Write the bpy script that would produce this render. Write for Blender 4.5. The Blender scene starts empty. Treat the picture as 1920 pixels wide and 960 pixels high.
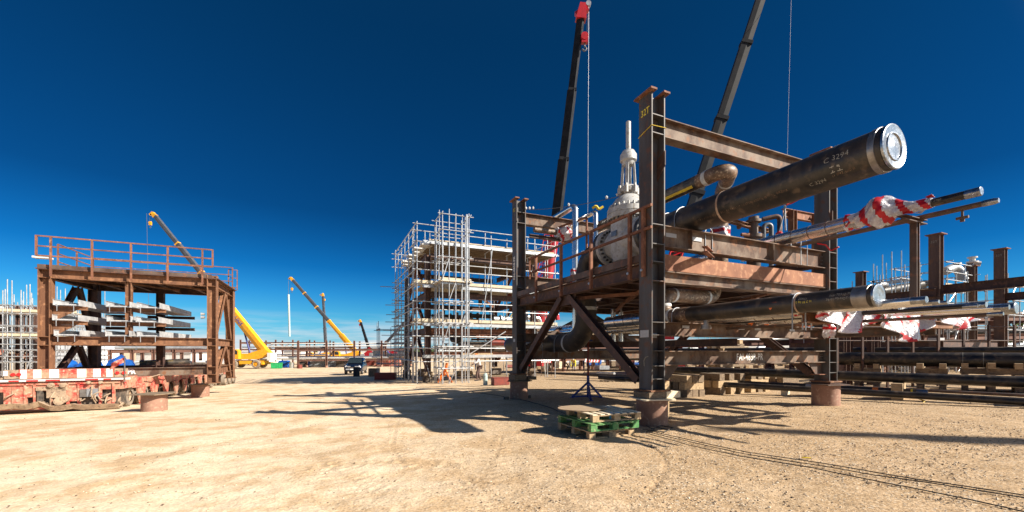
import bpy, math, random
import numpy as np
from mathutils import Vector, Matrix

R = math.radians
random.seed(7)
scene = bpy.context.scene

# ------------------------------------------------------------------ camera
FPX = 776.0; HZ = 657.0; EYE = 1.65
cam_d = bpy.data.cameras.new("camera"); cam = bpy.data.objects.new("camera", cam_d)
scene.collection.objects.link(cam); scene.camera = cam
cam.location = (0, 0, EYE); cam.rotation_euler = (R(90), 0, 0)
cam_d.sensor_width = 36; cam_d.lens = 36 * FPX / 1920
cam_d.shift_y = (HZ - 480) / 1920
cam_d.clip_start = 0.05; cam_d.clip_end = 8000

# ------------------------------------------------------------------ sun, sky, exposure
SUN_TRAVEL = Vector((-1.447, .525, -1.0)).normalized()
sun_d = bpy.data.lights.new("sun", 'SUN'); sun = bpy.data.objects.new("sun", sun_d)
scene.collection.objects.link(sun)
sun.rotation_euler = SUN_TRAVEL.to_track_quat('-Z', 'Y').to_euler()
sun_d.energy = 5.0; sun_d.angle = R(.5); sun_d.color = (1, .915, .785)
sun.location = (40, -20, 40)
w = bpy.data.worlds.new("World"); scene.world = w; w.use_nodes = True
nt = w.node_tree; nt.nodes.clear()
N = nt.nodes.new; L = nt.links.new
out = N('ShaderNodeOutputWorld'); bg = N('ShaderNodeBackground'); bg.inputs[1].default_value = 0.059
sky = N('ShaderNodeTexSky'); sky.sky_type = 'NISHITA'; sky.sun_disc = False
sky.sun_elevation = R(33); sky.sun_rotation = math.atan2(1.447, -.525)
sky.altitude = 800; sky.air_density = 1.0; sky.dust_density = .25; sky.ozone_density = 3.0
# deep, polarised daylight blue: darkest away from the sun, unseen sky round the sun and overhead brightened to lift the shade
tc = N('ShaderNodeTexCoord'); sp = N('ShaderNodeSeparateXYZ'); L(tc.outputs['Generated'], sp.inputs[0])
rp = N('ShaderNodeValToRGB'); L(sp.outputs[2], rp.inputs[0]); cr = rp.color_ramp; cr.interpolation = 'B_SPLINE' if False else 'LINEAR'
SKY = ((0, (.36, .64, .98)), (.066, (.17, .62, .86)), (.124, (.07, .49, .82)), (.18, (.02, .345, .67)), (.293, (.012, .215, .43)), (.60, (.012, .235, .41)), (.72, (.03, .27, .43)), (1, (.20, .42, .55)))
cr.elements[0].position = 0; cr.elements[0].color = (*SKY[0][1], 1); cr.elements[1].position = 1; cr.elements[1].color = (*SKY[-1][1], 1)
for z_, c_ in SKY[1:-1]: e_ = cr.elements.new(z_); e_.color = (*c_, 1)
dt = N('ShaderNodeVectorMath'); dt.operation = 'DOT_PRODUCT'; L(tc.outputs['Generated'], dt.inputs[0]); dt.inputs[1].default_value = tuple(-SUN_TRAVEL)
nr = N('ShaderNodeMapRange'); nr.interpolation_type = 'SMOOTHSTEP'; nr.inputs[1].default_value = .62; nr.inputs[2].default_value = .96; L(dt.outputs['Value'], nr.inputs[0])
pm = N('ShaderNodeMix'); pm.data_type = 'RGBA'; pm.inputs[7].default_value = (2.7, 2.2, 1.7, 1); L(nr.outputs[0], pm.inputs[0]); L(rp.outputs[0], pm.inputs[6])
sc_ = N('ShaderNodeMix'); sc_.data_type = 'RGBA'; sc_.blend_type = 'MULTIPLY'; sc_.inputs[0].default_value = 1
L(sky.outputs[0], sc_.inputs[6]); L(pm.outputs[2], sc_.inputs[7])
# thin cloud banks low over the horizon, laid out by direction in the sky
mp = N('ShaderNodeMapping'); mp.inputs['Scale'].default_value = (3.2, 3.2, 34); L(tc.outputs['Generated'], mp.inputs[0])
no = N('ShaderNodeTexNoise'); no.inputs['Scale'].default_value = 1.6; no.inputs['Detail'].default_value = 7; no.inputs['Roughness'].default_value = .58
L(mp.outputs[0], no.inputs['Vector'])
r1 = N('ShaderNodeMapRange'); r1.inputs[1].default_value = .38; r1.inputs[2].default_value = .58; r1.clamp = True; L(no.outputs[0], r1.inputs[0])
r2 = N('ShaderNodeMapRange'); r2.inputs[1].default_value = .085; r2.inputs[2].default_value = .03; L(sp.outputs[2], r2.inputs[0])
mu = N('ShaderNodeMath'); mu.operation = 'MULTIPLY'; L(r1.outputs[0], mu.inputs[0]); L(r2.outputs[0], mu.inputs[1])
mu2 = N('ShaderNodeMath'); mu2.operation = 'MULTIPLY'; mu2.inputs[1].default_value = .8; L(mu.outputs[0], mu2.inputs[0])
cm = N('ShaderNodeMix'); cm.data_type = 'RGBA'; cm.inputs[7].default_value = (6.6, 6.8, 7.1, 1)
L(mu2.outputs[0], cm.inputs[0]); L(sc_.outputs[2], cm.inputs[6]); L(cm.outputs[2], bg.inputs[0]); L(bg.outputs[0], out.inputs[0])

scene.view_settings.view_transform = 'Standard'; scene.view_settings.look = 'None'
scene.view_settings.exposure = 1.02; scene.view_settings.gamma = 1
scene.view_settings.use_curve_mapping = False
scene.render.engine = 'CYCLES'
scene.cycles.max_bounces = 6; scene.cycles.diffuse_bounces = 3; scene.cycles.glossy_bounces = 3
scene.cycles.transparent_max_bounces = 8; scene.cycles.use_denoising = True
scene.render.resolution_x = 1024; scene.render.resolution_y = 512

# ------------------------------------------------------------------ materials
def mat(name, c1, c2=None, rough=.6, metal=0., scale=3., c3=None, fine=40., bump=.15, streak=None, rough2=None, contrast=(.38, .62), spec=.5, bdist=.01):
    m = bpy.data.materials.new(name); m.use_nodes = True
    t = m.node_tree; b = t.nodes['Principled BSDF']; n = t.nodes.new; l = t.links.new
    b.inputs['Roughness'].default_value = rough; b.inputs['Metallic'].default_value = metal
    b.inputs['Specular IOR Level'].default_value = spec
    if c2 is None:
        b.inputs['Base Color'].default_value = (*c1, 1)
        if bump <= 0: return m
    ge = n('ShaderNodeNewGeometry')
    vec = ge.outputs['Position']
    if streak:
        q = n('ShaderNodeMapping'); q.inputs['Scale'].default_value = streak; l(vec, q.inputs[0]); sv = q.outputs[0]
    else: sv = vec
    if c2 is not None:
        n1 = n('ShaderNodeTexNoise'); n1.inputs['Scale'].default_value = scale; n1.inputs['Detail'].default_value = 6; n1.inputs['Roughness'].default_value = .65
        l(sv, n1.inputs['Vector'])
        mr = n('ShaderNodeMapRange'); mr.inputs[1].default_value = contrast[0]; mr.inputs[2].default_value = contrast[1]; l(n1.outputs[0], mr.inputs[0])
        mx = n('ShaderNodeMix'); mx.data_type = 'RGBA'; mx.inputs[6].default_value = (*c1, 1); mx.inputs[7].default_value = (*c2, 1)
        l(mr.outputs[0], mx.inputs[0]); col = mx.outputs[2]
        if c3:
            n2 = n('ShaderNodeTexNoise'); n2.inputs['Scale'].default_value = scale * 3.7; n2.inputs['Detail'].default_value = 5
            l(vec, n2.inputs['Vector'])
            m2 = n('ShaderNodeMapRange'); m2.inputs[1].default_value = .55; m2.inputs[2].default_value = .68; l(n2.outputs[0], m2.inputs[0])
            mx2 = n('ShaderNodeMix'); mx2.data_type = 'RGBA'; l(m2.outputs[0], mx2.inputs[0]); l(col, mx2.inputs[6]); mx2.inputs[7].default_value = (*c3, 1)
            col = mx2.outputs[2]
        l(col, b.inputs['Base Color'])
        if rough2 is not None:
            m3 = n('ShaderNodeMapRange'); m3.inputs[3].default_value = rough; m3.inputs[4].default_value = rough2; l(mr.outputs[0], m3.inputs[0]); l(m3.outputs[0], b.inputs['Roughness'])
    if bump > 0:
        nb = n('ShaderNodeTexNoise'); nb.inputs['Scale'].default_value = fine; nb.inputs['Detail'].default_value = 4; l(vec, nb.inputs['Vector'])
        bu = n('ShaderNodeBump'); bu.inputs['Strength'].default_value = bump; bu.inputs['Distance'].default_value = bdist
        l(nb.outputs[0], bu.inputs['Height']); l(bu.outputs[0], b.inputs['Normal'])
    return m

M = {}
M['steel'] = mat('weathered_steel', (.115, .080, .062), (.062, .033, .022), .62, .0, 1.6, (.20, .085, .045), streak=(1, 1, .35), bump=.1)
M['column'] = mat('column_steel', (.085, .084, .088), (.050, .038, .032), .6, .0, 1.4, (.11, .050, .028), streak=(2, 2, .25), bump=.1)
M['beam'] = mat('beam_steel', (.205, .150, .112), (.085, .046, .031), .7, 0, 1.5, (.21, .098, .05), streak=(1.4, 1.4, .8), bump=.15, contrast=(.42, .60), spec=.3)
M['rust'] = mat('rusty_steel', (.24, .098, .052), (.125, .050, .030), .8, 0, 2.2, (.31, .145, .08), bump=.2)
M['toe'] = mat('orange_brown_toe_steel', (.31, .135, .068), (.20, .078, .040), .8, 0, 2., (.38, .19, .10), streak=(1, 1, .6), bump=.15)
M['brownsteel'] = mat('brown_module_steel', (.135, .082, .062), (.075, .042, .030), .7, 0, 1.4, (.18, .09, .05), streak=(2, 2, .3), bump=.1)
M['orange'] = mat('orange_rust', (.235, .108, .052), (.125, .055, .028), .8, 0, 1.6, (.31, .155, .078), streak=(2, 2, .3), bump=.15)
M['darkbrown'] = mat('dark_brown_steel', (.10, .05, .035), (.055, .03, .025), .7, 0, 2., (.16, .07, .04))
M['rack'] = mat('far_rack_steel', (.20, .10, .07), (.13, .065, .05), .8, 0, 1.)
M['pipe'] = mat('black_pipe_coat', (.014, .013, .013), (.060, .044, .030), .34, 0, 1.5, (.10, .07, .045), streak=(2.2, 2.2, .9), rough2=.55, contrast=(.40, .70), bump=.16, fine=18)
M['pipedull'] = mat('dull_black_pipe', (.02, .019, .02), (.05, .04, .032), .45, 0, 1.3, (.08, .055, .04), rough2=.65, bump=.05)
M['primer'] = mat('brown_wrapped_pipe', (.21, .12, .07), (.07, .045, .03), .5, 0, 5., (.4, .3, .2), bump=.3, fine=20)
M['galv'] = mat('galvanised_tube', (.54, .55, .56), (.38, .39, .40), .38, .55, 3., bump=.04)
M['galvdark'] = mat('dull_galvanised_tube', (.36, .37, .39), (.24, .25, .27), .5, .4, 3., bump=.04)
M['tray'] = mat('cable_tray_zinc', (.54, .54, .545), (.36, .36, .37), .55, .15, 4., bump=.05)
M['cap'] = mat('pressed_steel_cap', (.36, .38, .41), (.22, .24, .27), .30, .95, 7., (.48, .50, .54), bump=.5, fine=9, bdist=.02)
M['band'] = mat('bare_steel_band', (.34, .32, .30), (.22, .20, .19), .42, .8, 6.)
M['weld'] = mat('bare_weld_ring', (.50, .36, .26), (.36, .22, .14), .6, .2, 9.)
M['white_ring'] = mat('white_coating_ring', (.6, .6, .58), (.42, .42, .42), .6, 0, 9.)
M['valve'] = mat('pale_valve_paint', (.47, .47, .465), (.33, .32, .305), .5, 0, 3.5, (.30, .26, .21), bump=.3, fine=30, contrast=(.45, .62))
M['valvedark'] = mat('valve_bolt_steel', (.05, .05, .055), (.1, .09, .08), .5, .5, 9.)
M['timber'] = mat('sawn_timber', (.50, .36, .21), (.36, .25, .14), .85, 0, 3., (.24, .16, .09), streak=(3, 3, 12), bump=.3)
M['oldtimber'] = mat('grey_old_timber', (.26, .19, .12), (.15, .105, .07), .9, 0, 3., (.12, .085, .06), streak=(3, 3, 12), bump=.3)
M['paletimber'] = mat('pale_new_timber', (.76, .66, .50), (.60, .49, .33), .85, 0, 4., streak=(3, 3, 10), bump=.25)
M['greenpaint'] = mat('green_pallet_paint', (.05, .20, .06), (.11, .25, .08), .75, 0, 5., (.28, .33, .16), bump=.2)
M['greenplastic'] = mat('green_plastic', (.01, .32, .09), (.015, .22, .07), .45, 0, 3.)
M['white'] = mat('white_paint', (.68, .68, .66), (.54, .53, .5), .6, 0, 4.)
M['board'] = mat('pale_scaffold_board', (.58, .50, .37), (.42, .34, .23), .85, 0, 3., streak=(1, 1, 8), bump=.15)
M['red'] = mat('red_crane_paint', (.40, .012, .018), (.28, .012, .016), .4, 0, 2.)
M['redtape'] = mat('red_tape', (.52, .005, .012), (.38, .004, .01), .45, 0, 6.)
M['yellow'] = mat('yellow_crane_paint', (.82, .40, .015), (.70, .32, .015), .42, 0, 1.5, (.5, .25, .05))
M['yellowtape'] = mat('yellow_marking', (.72, .52, .02), (.5, .33, .03), .6, 0, 6.)
M['blackboom'] = mat('black_boom_paint', (.012, .013, .016), (.022, .022, .025), .55, .0, 1.5, spec=.12)
M['greyboom'] = mat('grey_boom_paint', (.11, .115, .13), (.07, .075, .085), .45, .2, 1.5)
M['cable'] = mat('steel_cable', (.10, .11, .13), None, .5, .3, bump=0)
M['rubber'] = mat('dusty_rubber', (.16, .135, .11), (.30, .24, .18), .9, 0, 4., bump=.3)
M['blackrubber'] = mat('black_rubber', (.02, .02, .02), (.05, .045, .04), .7, 0, 4.)
M['dustyred'] = mat('dusty_red_paint', (.42, .040, .032), (.44, .25, .16), .7, 0, 3.2, (.50, .38, .27), bump=.15, contrast=(.40, .58))
M['dust'] = mat('mud_caked_steel', (.42, .31, .21), (.27, .19, .13), .9, 0, 4., (.16, .11, .08), bump=.4, fine=20)
M['darkmech'] = mat('dark_machinery', (.05, .045, .04), (.17, .13, .10), .7, .2, 7., bump=.3)
M['bluetarp'] = mat('blue_tarpaulin', (.005, .07, .32), (.008, .11, .42), .5, 0, 1.2, bump=.6, fine=3, bdist=.2)
M['greytarp'] = mat('grey_tarpaulin', (.30, .32, .34), (.18, .2, .22), .5, 0, 1.2, bump=.6, fine=3, bdist=.2)
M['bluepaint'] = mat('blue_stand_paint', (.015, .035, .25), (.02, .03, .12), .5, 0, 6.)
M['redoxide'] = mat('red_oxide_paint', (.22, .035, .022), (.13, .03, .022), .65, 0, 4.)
M['carpaint'] = mat('dark_blue_car_paint', (.006, .012, .03), None, .18, .35, bump=0)
M['glass'] = mat('dark_glass', (.02, .03, .035), None, .06, .1, bump=0, spec=.9)
M['lamp'] = mat('clear_headlamp', (.75, .77, .8), None, .1, .3, bump=0)
M['redlamp'] = mat('red_lamp_lens', (.62, .02, .02), None, .2, 0, bump=0)
M['chalk'] = mat('white_marker', (.34, .32, .27), None, .9, 0, bump=0)
M['stencil'] = mat('white_stencil_paint', (.8, .8, .78), None, .7, 0, bump=0)
M['yellowink'] = mat('yellow_marker', (.72, .58, .06), None, .7, 0, bump=0)
M['blueink'] = mat('blue_lettering_paint', (.05, .06, .30), None, .6, 0, bump=0)
M['label'] = mat('white_label', (.45, .46, .47), (.38, .38, .40), .5, 0, 20.)
M['skin'] = mat('skin', (.48, .27, .18), None, .6, 0, bump=0)
M['shirt'] = mat('grey_white_shirt', (.62, .60, .6), (.48, .46, .46), .9, 0, 9.)
M['trousers'] = mat('brown_trousers', (.11, .065, .055), (.07, .045, .04), .9, 0, 9.)
M['navy'] = mat('navy_overalls', (.03, .04, .14), (.02, .03, .09), .9, 0, 9.)
M['greycloth'] = mat('grey_overalls', (.34, .34, .36), (.2, .2, .22), .9, 0, 9.)
M['hivis'] = mat('yellow_vest', (.72, .62, .03), None, .8, 0, bump=0)
M['orangeplastic'] = mat('orange_plastic', (.82, .18, .02), None, .4, 0, bump=0)
M['blackcloth'] = mat('black_clothing', (.025, .025, .03), None, .9, 0, bump=0)
M['teal'] = mat('pale_teal_paint', (.28, .42, .40), (.5, .58, .55), .6, 0, 9.)
M['sandstub'] = mat('dusty_rusted_stub', (.30, .165, .115), (.235, .125, .085), .8, 0, 3., (.37, .24, .17), bump=.15)
M['sheeting'] = mat('white_sheeting', (.74, .76, .80), (.62, .65, .70), .6, 0, .6, bump=.1)
M['shrub'] = mat('distant_foliage', (.035, .06, .02), (.07, .09, .03), .9, 0, 1.)
M['lightgreen'] = mat('light_green_foliage', (.10, .15, .04), (.16, .18, .05), .9, 0, 1.)
M['plywood'] = mat('weathered_plywood', (.36, .26, .17), (.27, .19, .12), .85, 0, 4., bump=.1)

def foil_mat():
    m = mat('aluminium_cladding', (.80, .79, .77), (.66, .66, .66), .24, .95, 4., bump=.12, fine=14)
    return m
M['foil'] = foil_mat()
def wrap_mat():
    m = mat('plastic_wrap', (.60, .58, .61), (.44, .40, .43), .22, 0, 9., (.70, .70, .72), bump=.8, fine=14, bdist=.05)
    b_ = m.node_tree.nodes['Principled BSDF']; b_.inputs['Subsurface Weight'].default_value = .0; b_.inputs['Coat Weight'].default_value = .4
    return m
M['wrap'] = wrap_mat()

# ------------------------------------------------------------------ things, parts, mesh batches
C = scene.collection
ORG = {}
def V(*a): return Vector(a)
def tag(o, label=None, cat=None, group=None, kind=None):
    if label: o['label'] = label
    if cat: o['category'] = cat
    if group: o['group'] = group
    if kind: o['kind'] = kind
    return o
def thing(name, label, cat, loc, group=None):
    o = bpy.data.objects.new(name, None); C.objects.link(o); o.location = loc
    o.empty_display_size = .2
    ORG[o.name] = Vector(loc)
    return tag(o, label, cat, group)

class MB:
    def __init__(s): s.v = []; s.f = []; s.mi = []
    def add(s, vs, fs, mi=0):
        k = len(s.v); s.v += [tuple(p) for p in vs]; s.f += [tuple(i + k for i in f) for f in fs]
        s.mi += [mi] * len(fs); return s
    def box(s, c, sx, sy, sz, ex=None, ey=None, ez=None, mi=0, taper=1.):
        c = Vector(c); ex = Vector(ex or (1, 0, 0)); ey = Vector(ey or (0, 1, 0)); ez = Vector(ez or ex.cross(ey))
        vs = []
        for k in (-1, 1):
            t = taper if k > 0 else 1.
            for i, j in ((-1, -1), (1, -1), (1, 1), (-1, 1)):
                vs.append(c + ex * (i * sx / 2 * t) + ey * (j * sy / 2 * t) + ez * (k * sz / 2))
        return s.add(vs, [(3, 2, 1, 0), (4, 5, 6, 7), (0, 1, 5, 4), (1, 2, 6, 5), (2, 3, 7, 6), (3, 0, 4, 7)], mi)
    def bar(s, p0, p1, w, h, up=(0, 0, 1), mi=0, w1=None, h1=None):
        p0 = Vector(p0); p1 = Vector(p1); d = (p1 - p0).normalized(); up = Vector(up)
        if abs(d.dot(up.normalized())) > .98: up = Vector((1, 0, 0)) if abs(d.x) < .9 else Vector((0, 1, 0))
        sd = d.cross(up).normalized(); u = sd.cross(d).normalized()
        w1 = w if w1 is None else w1; h1 = h if h1 is None else h1
        vs = []
        for p, a, b in ((p0, w, h), (p1, w1, h1)):
            for i, j in ((-1, -1), (1, -1), (1, 1), (-1, 1)): vs.append(p + sd * (i * a / 2) + u * (j * b / 2))
        return s.add(vs, [(3, 2, 1, 0), (4, 5, 6, 7), (0, 1, 5, 4), (1, 2, 6, 5), (2, 3, 7, 6), (3, 0, 4, 7)], mi)
    def ibeam(s, p0, p1, depth, width, up=(0, 0, 1), tf=.018, tw=.012, mi=0):
        """I section; `up` is the web direction (across the two flanges)"""
        p0 = Vector(p0); p1 = Vector(p1); d = (p1 - p0).normalized(); up = Vector(up)
        sd = d.cross(up).normalized(); u = sd.cross(d).normalized()
        h = depth / 2; w = width / 2; t = tw / 2
        prof = [(-w, -h), (w, -h), (w, -h + tf), (t, -h + tf), (t, h - tf), (w, h - tf), (w, h), (-w, h), (-w, h - tf), (-t, h - tf), (-t, -h + tf), (-w, -h + tf)]
        n = len(prof); vs = [p + sd * a + u * b for p in (p0, p1) for a, b in prof]
        fs = [(i, (i + 1) % n, n + (i + 1) % n, n + i) for i in range(n)]
        for o, rev in ((0, True), (n, False)):
            for q in ((0, 1, 2, 11), (2, 3, 10, 11), (3, 4, 9, 10), (4, 5, 8, 9), (5, 6, 7, 8)):
                q = tuple(o + k for k in q); fs.append(q[::-1] if rev else q)
        return s.add(vs, fs, mi)
    def channel(s, p0, p1, depth, width, side, up=(0, 0, 1), t=.012, mi=0):
        """C section with the web facing -side and flanges reaching towards +side"""
        p0 = Vector(p0); p1 = Vector(p1); u = Vector(up).normalized(); sd = Vector(side).normalized()
        h = depth / 2
        prof = [(0, -h), (width, -h), (width, -h + t), (t, -h + t), (t, h - t), (width, h - t), (width, h), (0, h)]
        n = 8; vs = [p + sd * a + u * b for p in (p0, p1) for a, b in prof]
        fs = [(i, (i + 1) % n, n + (i + 1) % n, n + i) for i in range(n)]
        for o, rev in ((0, True), (n, False)):
            for q in ((0, 1, 2, 3), (0, 3, 4, 7), (4, 5, 6, 7)):
                q = tuple(o + k for k in q); fs.append(q[::-1] if rev else q)
        return s.add(vs, fs, mi)
    def rev(s, p0, axis, prof, n=16, mi=0, cap=True, ref=None, mis=None):
        """revolve (t, r) pairs about a line"""
        p0 = Vector(p0); a = Vector(axis).normalized()
        r_ = Vector(ref) if ref else (Vector((0, 0, 1)) if abs(a.z) < .9 else Vector((1, 0, 0)))
        e = a.cross(r_).normalized(); g = a.cross(e).normalized()
        k = len(s.v)
        for t, r in prof:
            for i in range(n):
                th = 2 * math.pi * i / n
                s.v.append(tuple(p0 + a * t + (e * math.cos(th) + g * math.sin(th)) * r))
        for j in range(len(prof) - 1):
            for i in range(n):
                i2 = (i + 1) % n
                s.f.append((k + j * n + i, k + j * n + i2, k + (j + 1) * n + i2, k + (j + 1) * n + i))
                s.mi.append(mis[j] if mis else mi)
        if cap:
            if prof[0][1] > 1e-4: s.f.append(tuple(k + i for i in range(n))[::-1]); s.mi.append(mis[0] if mis else mi)
            if prof[-1][1] > 1e-4: s.f.append(tuple(k + (len(prof) - 1) * n + i for i in range(n))); s.mi.append(mis[-1] if mis else mi)
        return s
    def tube(s, p0, p1, r, n=8, r1=None, mi=0, cap=True):
        p0 = Vector(p0); p1 = Vector(p1)
        return s.rev(p0, p1 - p0, [(0, r), ((p1 - p0).length, r if r1 is None else r1)], n, mi, cap)
    def path(s, pts, r, n=12, mi=0, bend=None, cap=True, seg=8, radf=None):
        """tube along a polyline whose corners are rounded with radius bend"""
        pts = [Vector(p) for p in pts]; q = [pts[0]]
        for i in range(1, len(pts) - 1):
            a, b, c = pts[i - 1], pts[i], pts[i + 1]
            if not bend: q.append(b); continue
            d0 = (a - b).normalized(); d1 = (c - b).normalized(); ang = d0.angle(d1)
            tl = min(bend / math.tan(ang / 2), (a - b).length * .49, (c - b).length * .49)
            s0 = b + d0 * tl; s1 = b + d1 * tl
            rr = tl * math.tan(ang / 2); bis = (d0 + d1).normalized(); cen = b + bis * (rr / math.sin(ang / 2))
            v0 = s0 - cen; v1 = s1 - cen; tot = v0.angle(v1); ax = v0.cross(v1).normalized()
            for j in range(seg + 1): q.append(cen + Matrix.Rotation(tot * j / seg, 3, ax) @ v0)
        q.append(pts[-1])
        d = (q[1] - q[0]).normalized(); ref = Vector((0, 0, 1)) if abs(d.z) < .9 else Vector((1, 0, 0))
        e = d.cross(ref).normalized(); k = len(s.v)
        for j, p in enumerate(q):
            if j == 0: t = q[1] - q[0]
            elif j == len(q) - 1: t = q[-1] - q[-2]
            else: t = (q[j + 1] - p).normalized() + (p - q[j - 1]).normalized()
            t.normalize(); e = (e - t * e.dot(t)).normalized(); g = t.cross(e)
            rj = radf(j, len(q)) if radf else r
            for i in range(n):
                th = 2 * math.pi * i / n; s.v.append(tuple(p + (e * math.cos(th) + g * math.sin(th)) * rj))
        for j in range(len(q) - 1):
            for i in range(n):
                i2 = (i + 1) % n; s.f.append((k + j * n + i, k + j * n + i2, k + (j + 1) * n + i2, k + (j + 1) * n + i)); s.mi.append(mi)
        if cap:
            s.f.append(tuple(k + i for i in range(n))[::-1]); s.f.append(tuple(k + (len(q) - 1) * n + i for i in range(n))); s.mi += [mi, mi]
        return s
    def prism(s, poly, base, ex, ey, ez, th, mi=0):
        """polygon in the (ex, ey) plane, given thickness th along ez"""
        base = Vector(base); ex = Vector(ex); ey = Vector(ey); ez = Vector(ez).normalized(); n = len(poly)
        vs = [base + ex * a + ey * b + ez * (k * th) for k in (0, 1) for a, b in poly]
        return s.add(vs, [tuple(range(n))[::-1], tuple(range(n, 2 * n))] + [(i, (i + 1) % n, n + (i + 1) % n, n + i) for i in range(n)], mi)
    def build(s, name, mats, parent=None, smooth=True, label=None):
        if not isinstance(mats, (list, tuple)): mats = [mats]
        mats = [M[m] if isinstance(m, str) else m for m in mats]
        vs = np.array(s.v, dtype=float); cen = (vs.min(0) + vs.max(0)) / 2
        me = bpy.data.meshes.new(name)
        me.from_pydata([tuple(p) for p in (vs - cen)], [], s.f)
        for m in mats: me.materials.append(m)
        if len(mats) > 1: me.polygons.foreach_set('material_index', s.mi)
        me.update()
        import bmesh
        bm = bmesh.new(); bm.from_mesh(me); bmesh.ops.recalc_face_normals(bm, faces=bm.faces); bm.to_mesh(me); bm.free()
        if smooth:
            me.polygons.foreach_set('use_smooth', [True] * len(me.polygons))
            try: me.set_sharp_from_angle(angle=.62)
            except Exception: me.polygons.foreach_set('use_smooth', [False] * len(me.polygons))
        o = bpy.data.objects.new(name, me); C.objects.link(o)
        po = ORG[parent.name] if parent else Vector((0, 0, 0))
        if parent: o.parent = parent
        o.location = Vector(cen) - po; ORG[o.name] = Vector(cen)
        if label: o['label'] = label
        return o
def solo(name, mb, mats, label, cat, group=None, kind=None, smooth=True):
    return tag(mb.build(name, mats, None, smooth), label, cat, group, kind)

def text(s, size, origin, xd, yd, mname, parent, name='lettering', mapf=None, bold=0., aspect=1., space=1., lift=.003):
    cu = bpy.data.curves.new('t', 'FONT'); cu.body = s; cu.size = size; cu.offset = bold; cu.space_character = space
    cu.align_x = 'CENTER'; cu.align_y = 'CENTER'; cu.resolution_u = 2
    o = bpy.data.objects.new('t', cu); C.objects.link(o)
    bpy.context.view_layer.update()
    me = bpy.data.meshes.new_from_object(o.evaluated_get(bpy.context.evaluated_depsgraph_get()))
    bpy.data.objects.remove(o); bpy.data.curves.remove(cu)
    xd = Vector(xd).normalized() if xd else None; yd = Vector(yd).normalized() if yd else None
    mb = MB(); vs = []
    for v in me.vertices:
        a, b = v.co.x * aspect, v.co.y
        vs.append(mapf(a, b) if mapf else Vector(origin) + xd * a + yd * b + xd.cross(yd) * lift)
    mb.add(vs, [tuple(p.vertices) for p in me.polygons]); bpy.data.meshes.remove(me)
    ob = mb.build(name, mname, parent, smooth=False)
    return ob

# ------------------------------------------------------------------ terrain height and picture-to-place helpers
def gz(x, y):
    p = .0218 * (x - 3.13) - .0184 * (y - 9.26)
    if p < -1.2: return -1.2 - 1.25 * (1 - math.exp((p + 1.2) / 1.25))
    if p > .35: return .35 + .4 * (1 - math.exp(-(p - .35) / .4))
    return p
def W(px, py, Y): return Vector(((px - 960) / FPX * Y, Y, EYE - (py - HZ) / FPX * Y))
def G(px, py):
    """where the sight line of a picture point meets the ground"""
    u = (px - 960) / FPX; v = (py - HZ) / FPX; y = 1.
    while y < 600:
        if EYE - v * y <= gz(u * y, y): break
        y *= 1.002
    return Vector((u * y, y, gz(u * y, y)))
e1 = Vector((.912, .409, 0)).normalized(); e2 = Vector((-.409, .913, 0)).normalized(); ZU = Vector((0, 0, 1))
B0 = Vector((3.13, 9.26, 0))
def P(a, b, z): return B0 + e1 * a + e2 * b + ZU * z
def at_b(px, py, b):
    """point of the plane b=const on the sight line"""
    u = (px - 960) / FPX; X0 = B0 + e2 * b
    t = (X0.x - u * X0.y) / (u * e1.y - e1.x); y = X0.y + e1.y * t
    return t, EYE - (py - HZ) / FPX * y
def at_a(px, py, a):
    u = (px - 960) / FPX; X0 = B0 + e1 * a
    t = (X0.x - u * X0.y) / (u * e2.y - e2.x); y = X0.y + e2.y * t
    return t, EYE - (py - HZ) / FPX * y
# ------------------------------------------------------------------ ground
def lattice(x, y, seed):
    rs = np.random.RandomState(seed); T = rs.rand(256, 256)
    xi = np.floor(x).astype(int); yi = np.floor(y).astype(int); fx = x - xi; fy = y - yi
    fx = fx * fx * (3 - 2 * fx); fy = fy * fy * (3 - 2 * fy)
    g = lambda a, b: T[a % 256, b % 256]
    return (g(xi, yi) * (1 - fx) + g(xi + 1, yi) * fx) * (1 - fy) + (g(xi, yi + 1) * (1 - fx) + g(xi + 1, yi + 1) * fx) * fy
def gz_np(X, Y):
    p = .0218 * (X - 3.13) - .0184 * (Y - 9.26)
    lo = -1.2 - 1.25 * (1 - np.exp(np.minimum(p + 1.2, 0) / 1.25)); hi = .35 + .4 * (1 - np.exp(-np.maximum(p - .35, 0) / .4))
    return np.where(p < -1.2, lo, np.where(p > .35, hi, p))
def axis(lo, hi, step, far, grow=1.09):
    a = list(np.arange(lo, hi, step)); s = step; v = a[-1]
    while v < far: s *= grow; v += s; a.append(v)
    s = step; v = lo; b = []
    while v > -far: s *= grow; v -= s; b.append(v)
    return np.array(b[::-1] + a)
gx = axis(-7, 9.5, .06, 3500); gy = axis(3.2, 12.5, .06, 3500)
gx = np.concatenate([gx[gx < -3.01], np.arange(-3, 3.4, .022), gx[gx > 3.41]]); gy = np.concatenate([gy[gy < 3.21], np.arange(3.24, 9.2, .022), gy[gy > 9.21]])
gy = gy[gy > -60]
XX, YY = np.meshgrid(gx, gy)
ZZ = gz_np(XX, YY)
near = np.exp(-np.maximum(np.hypot(XX, YY - 6) - 14, 0) / 6)
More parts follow.
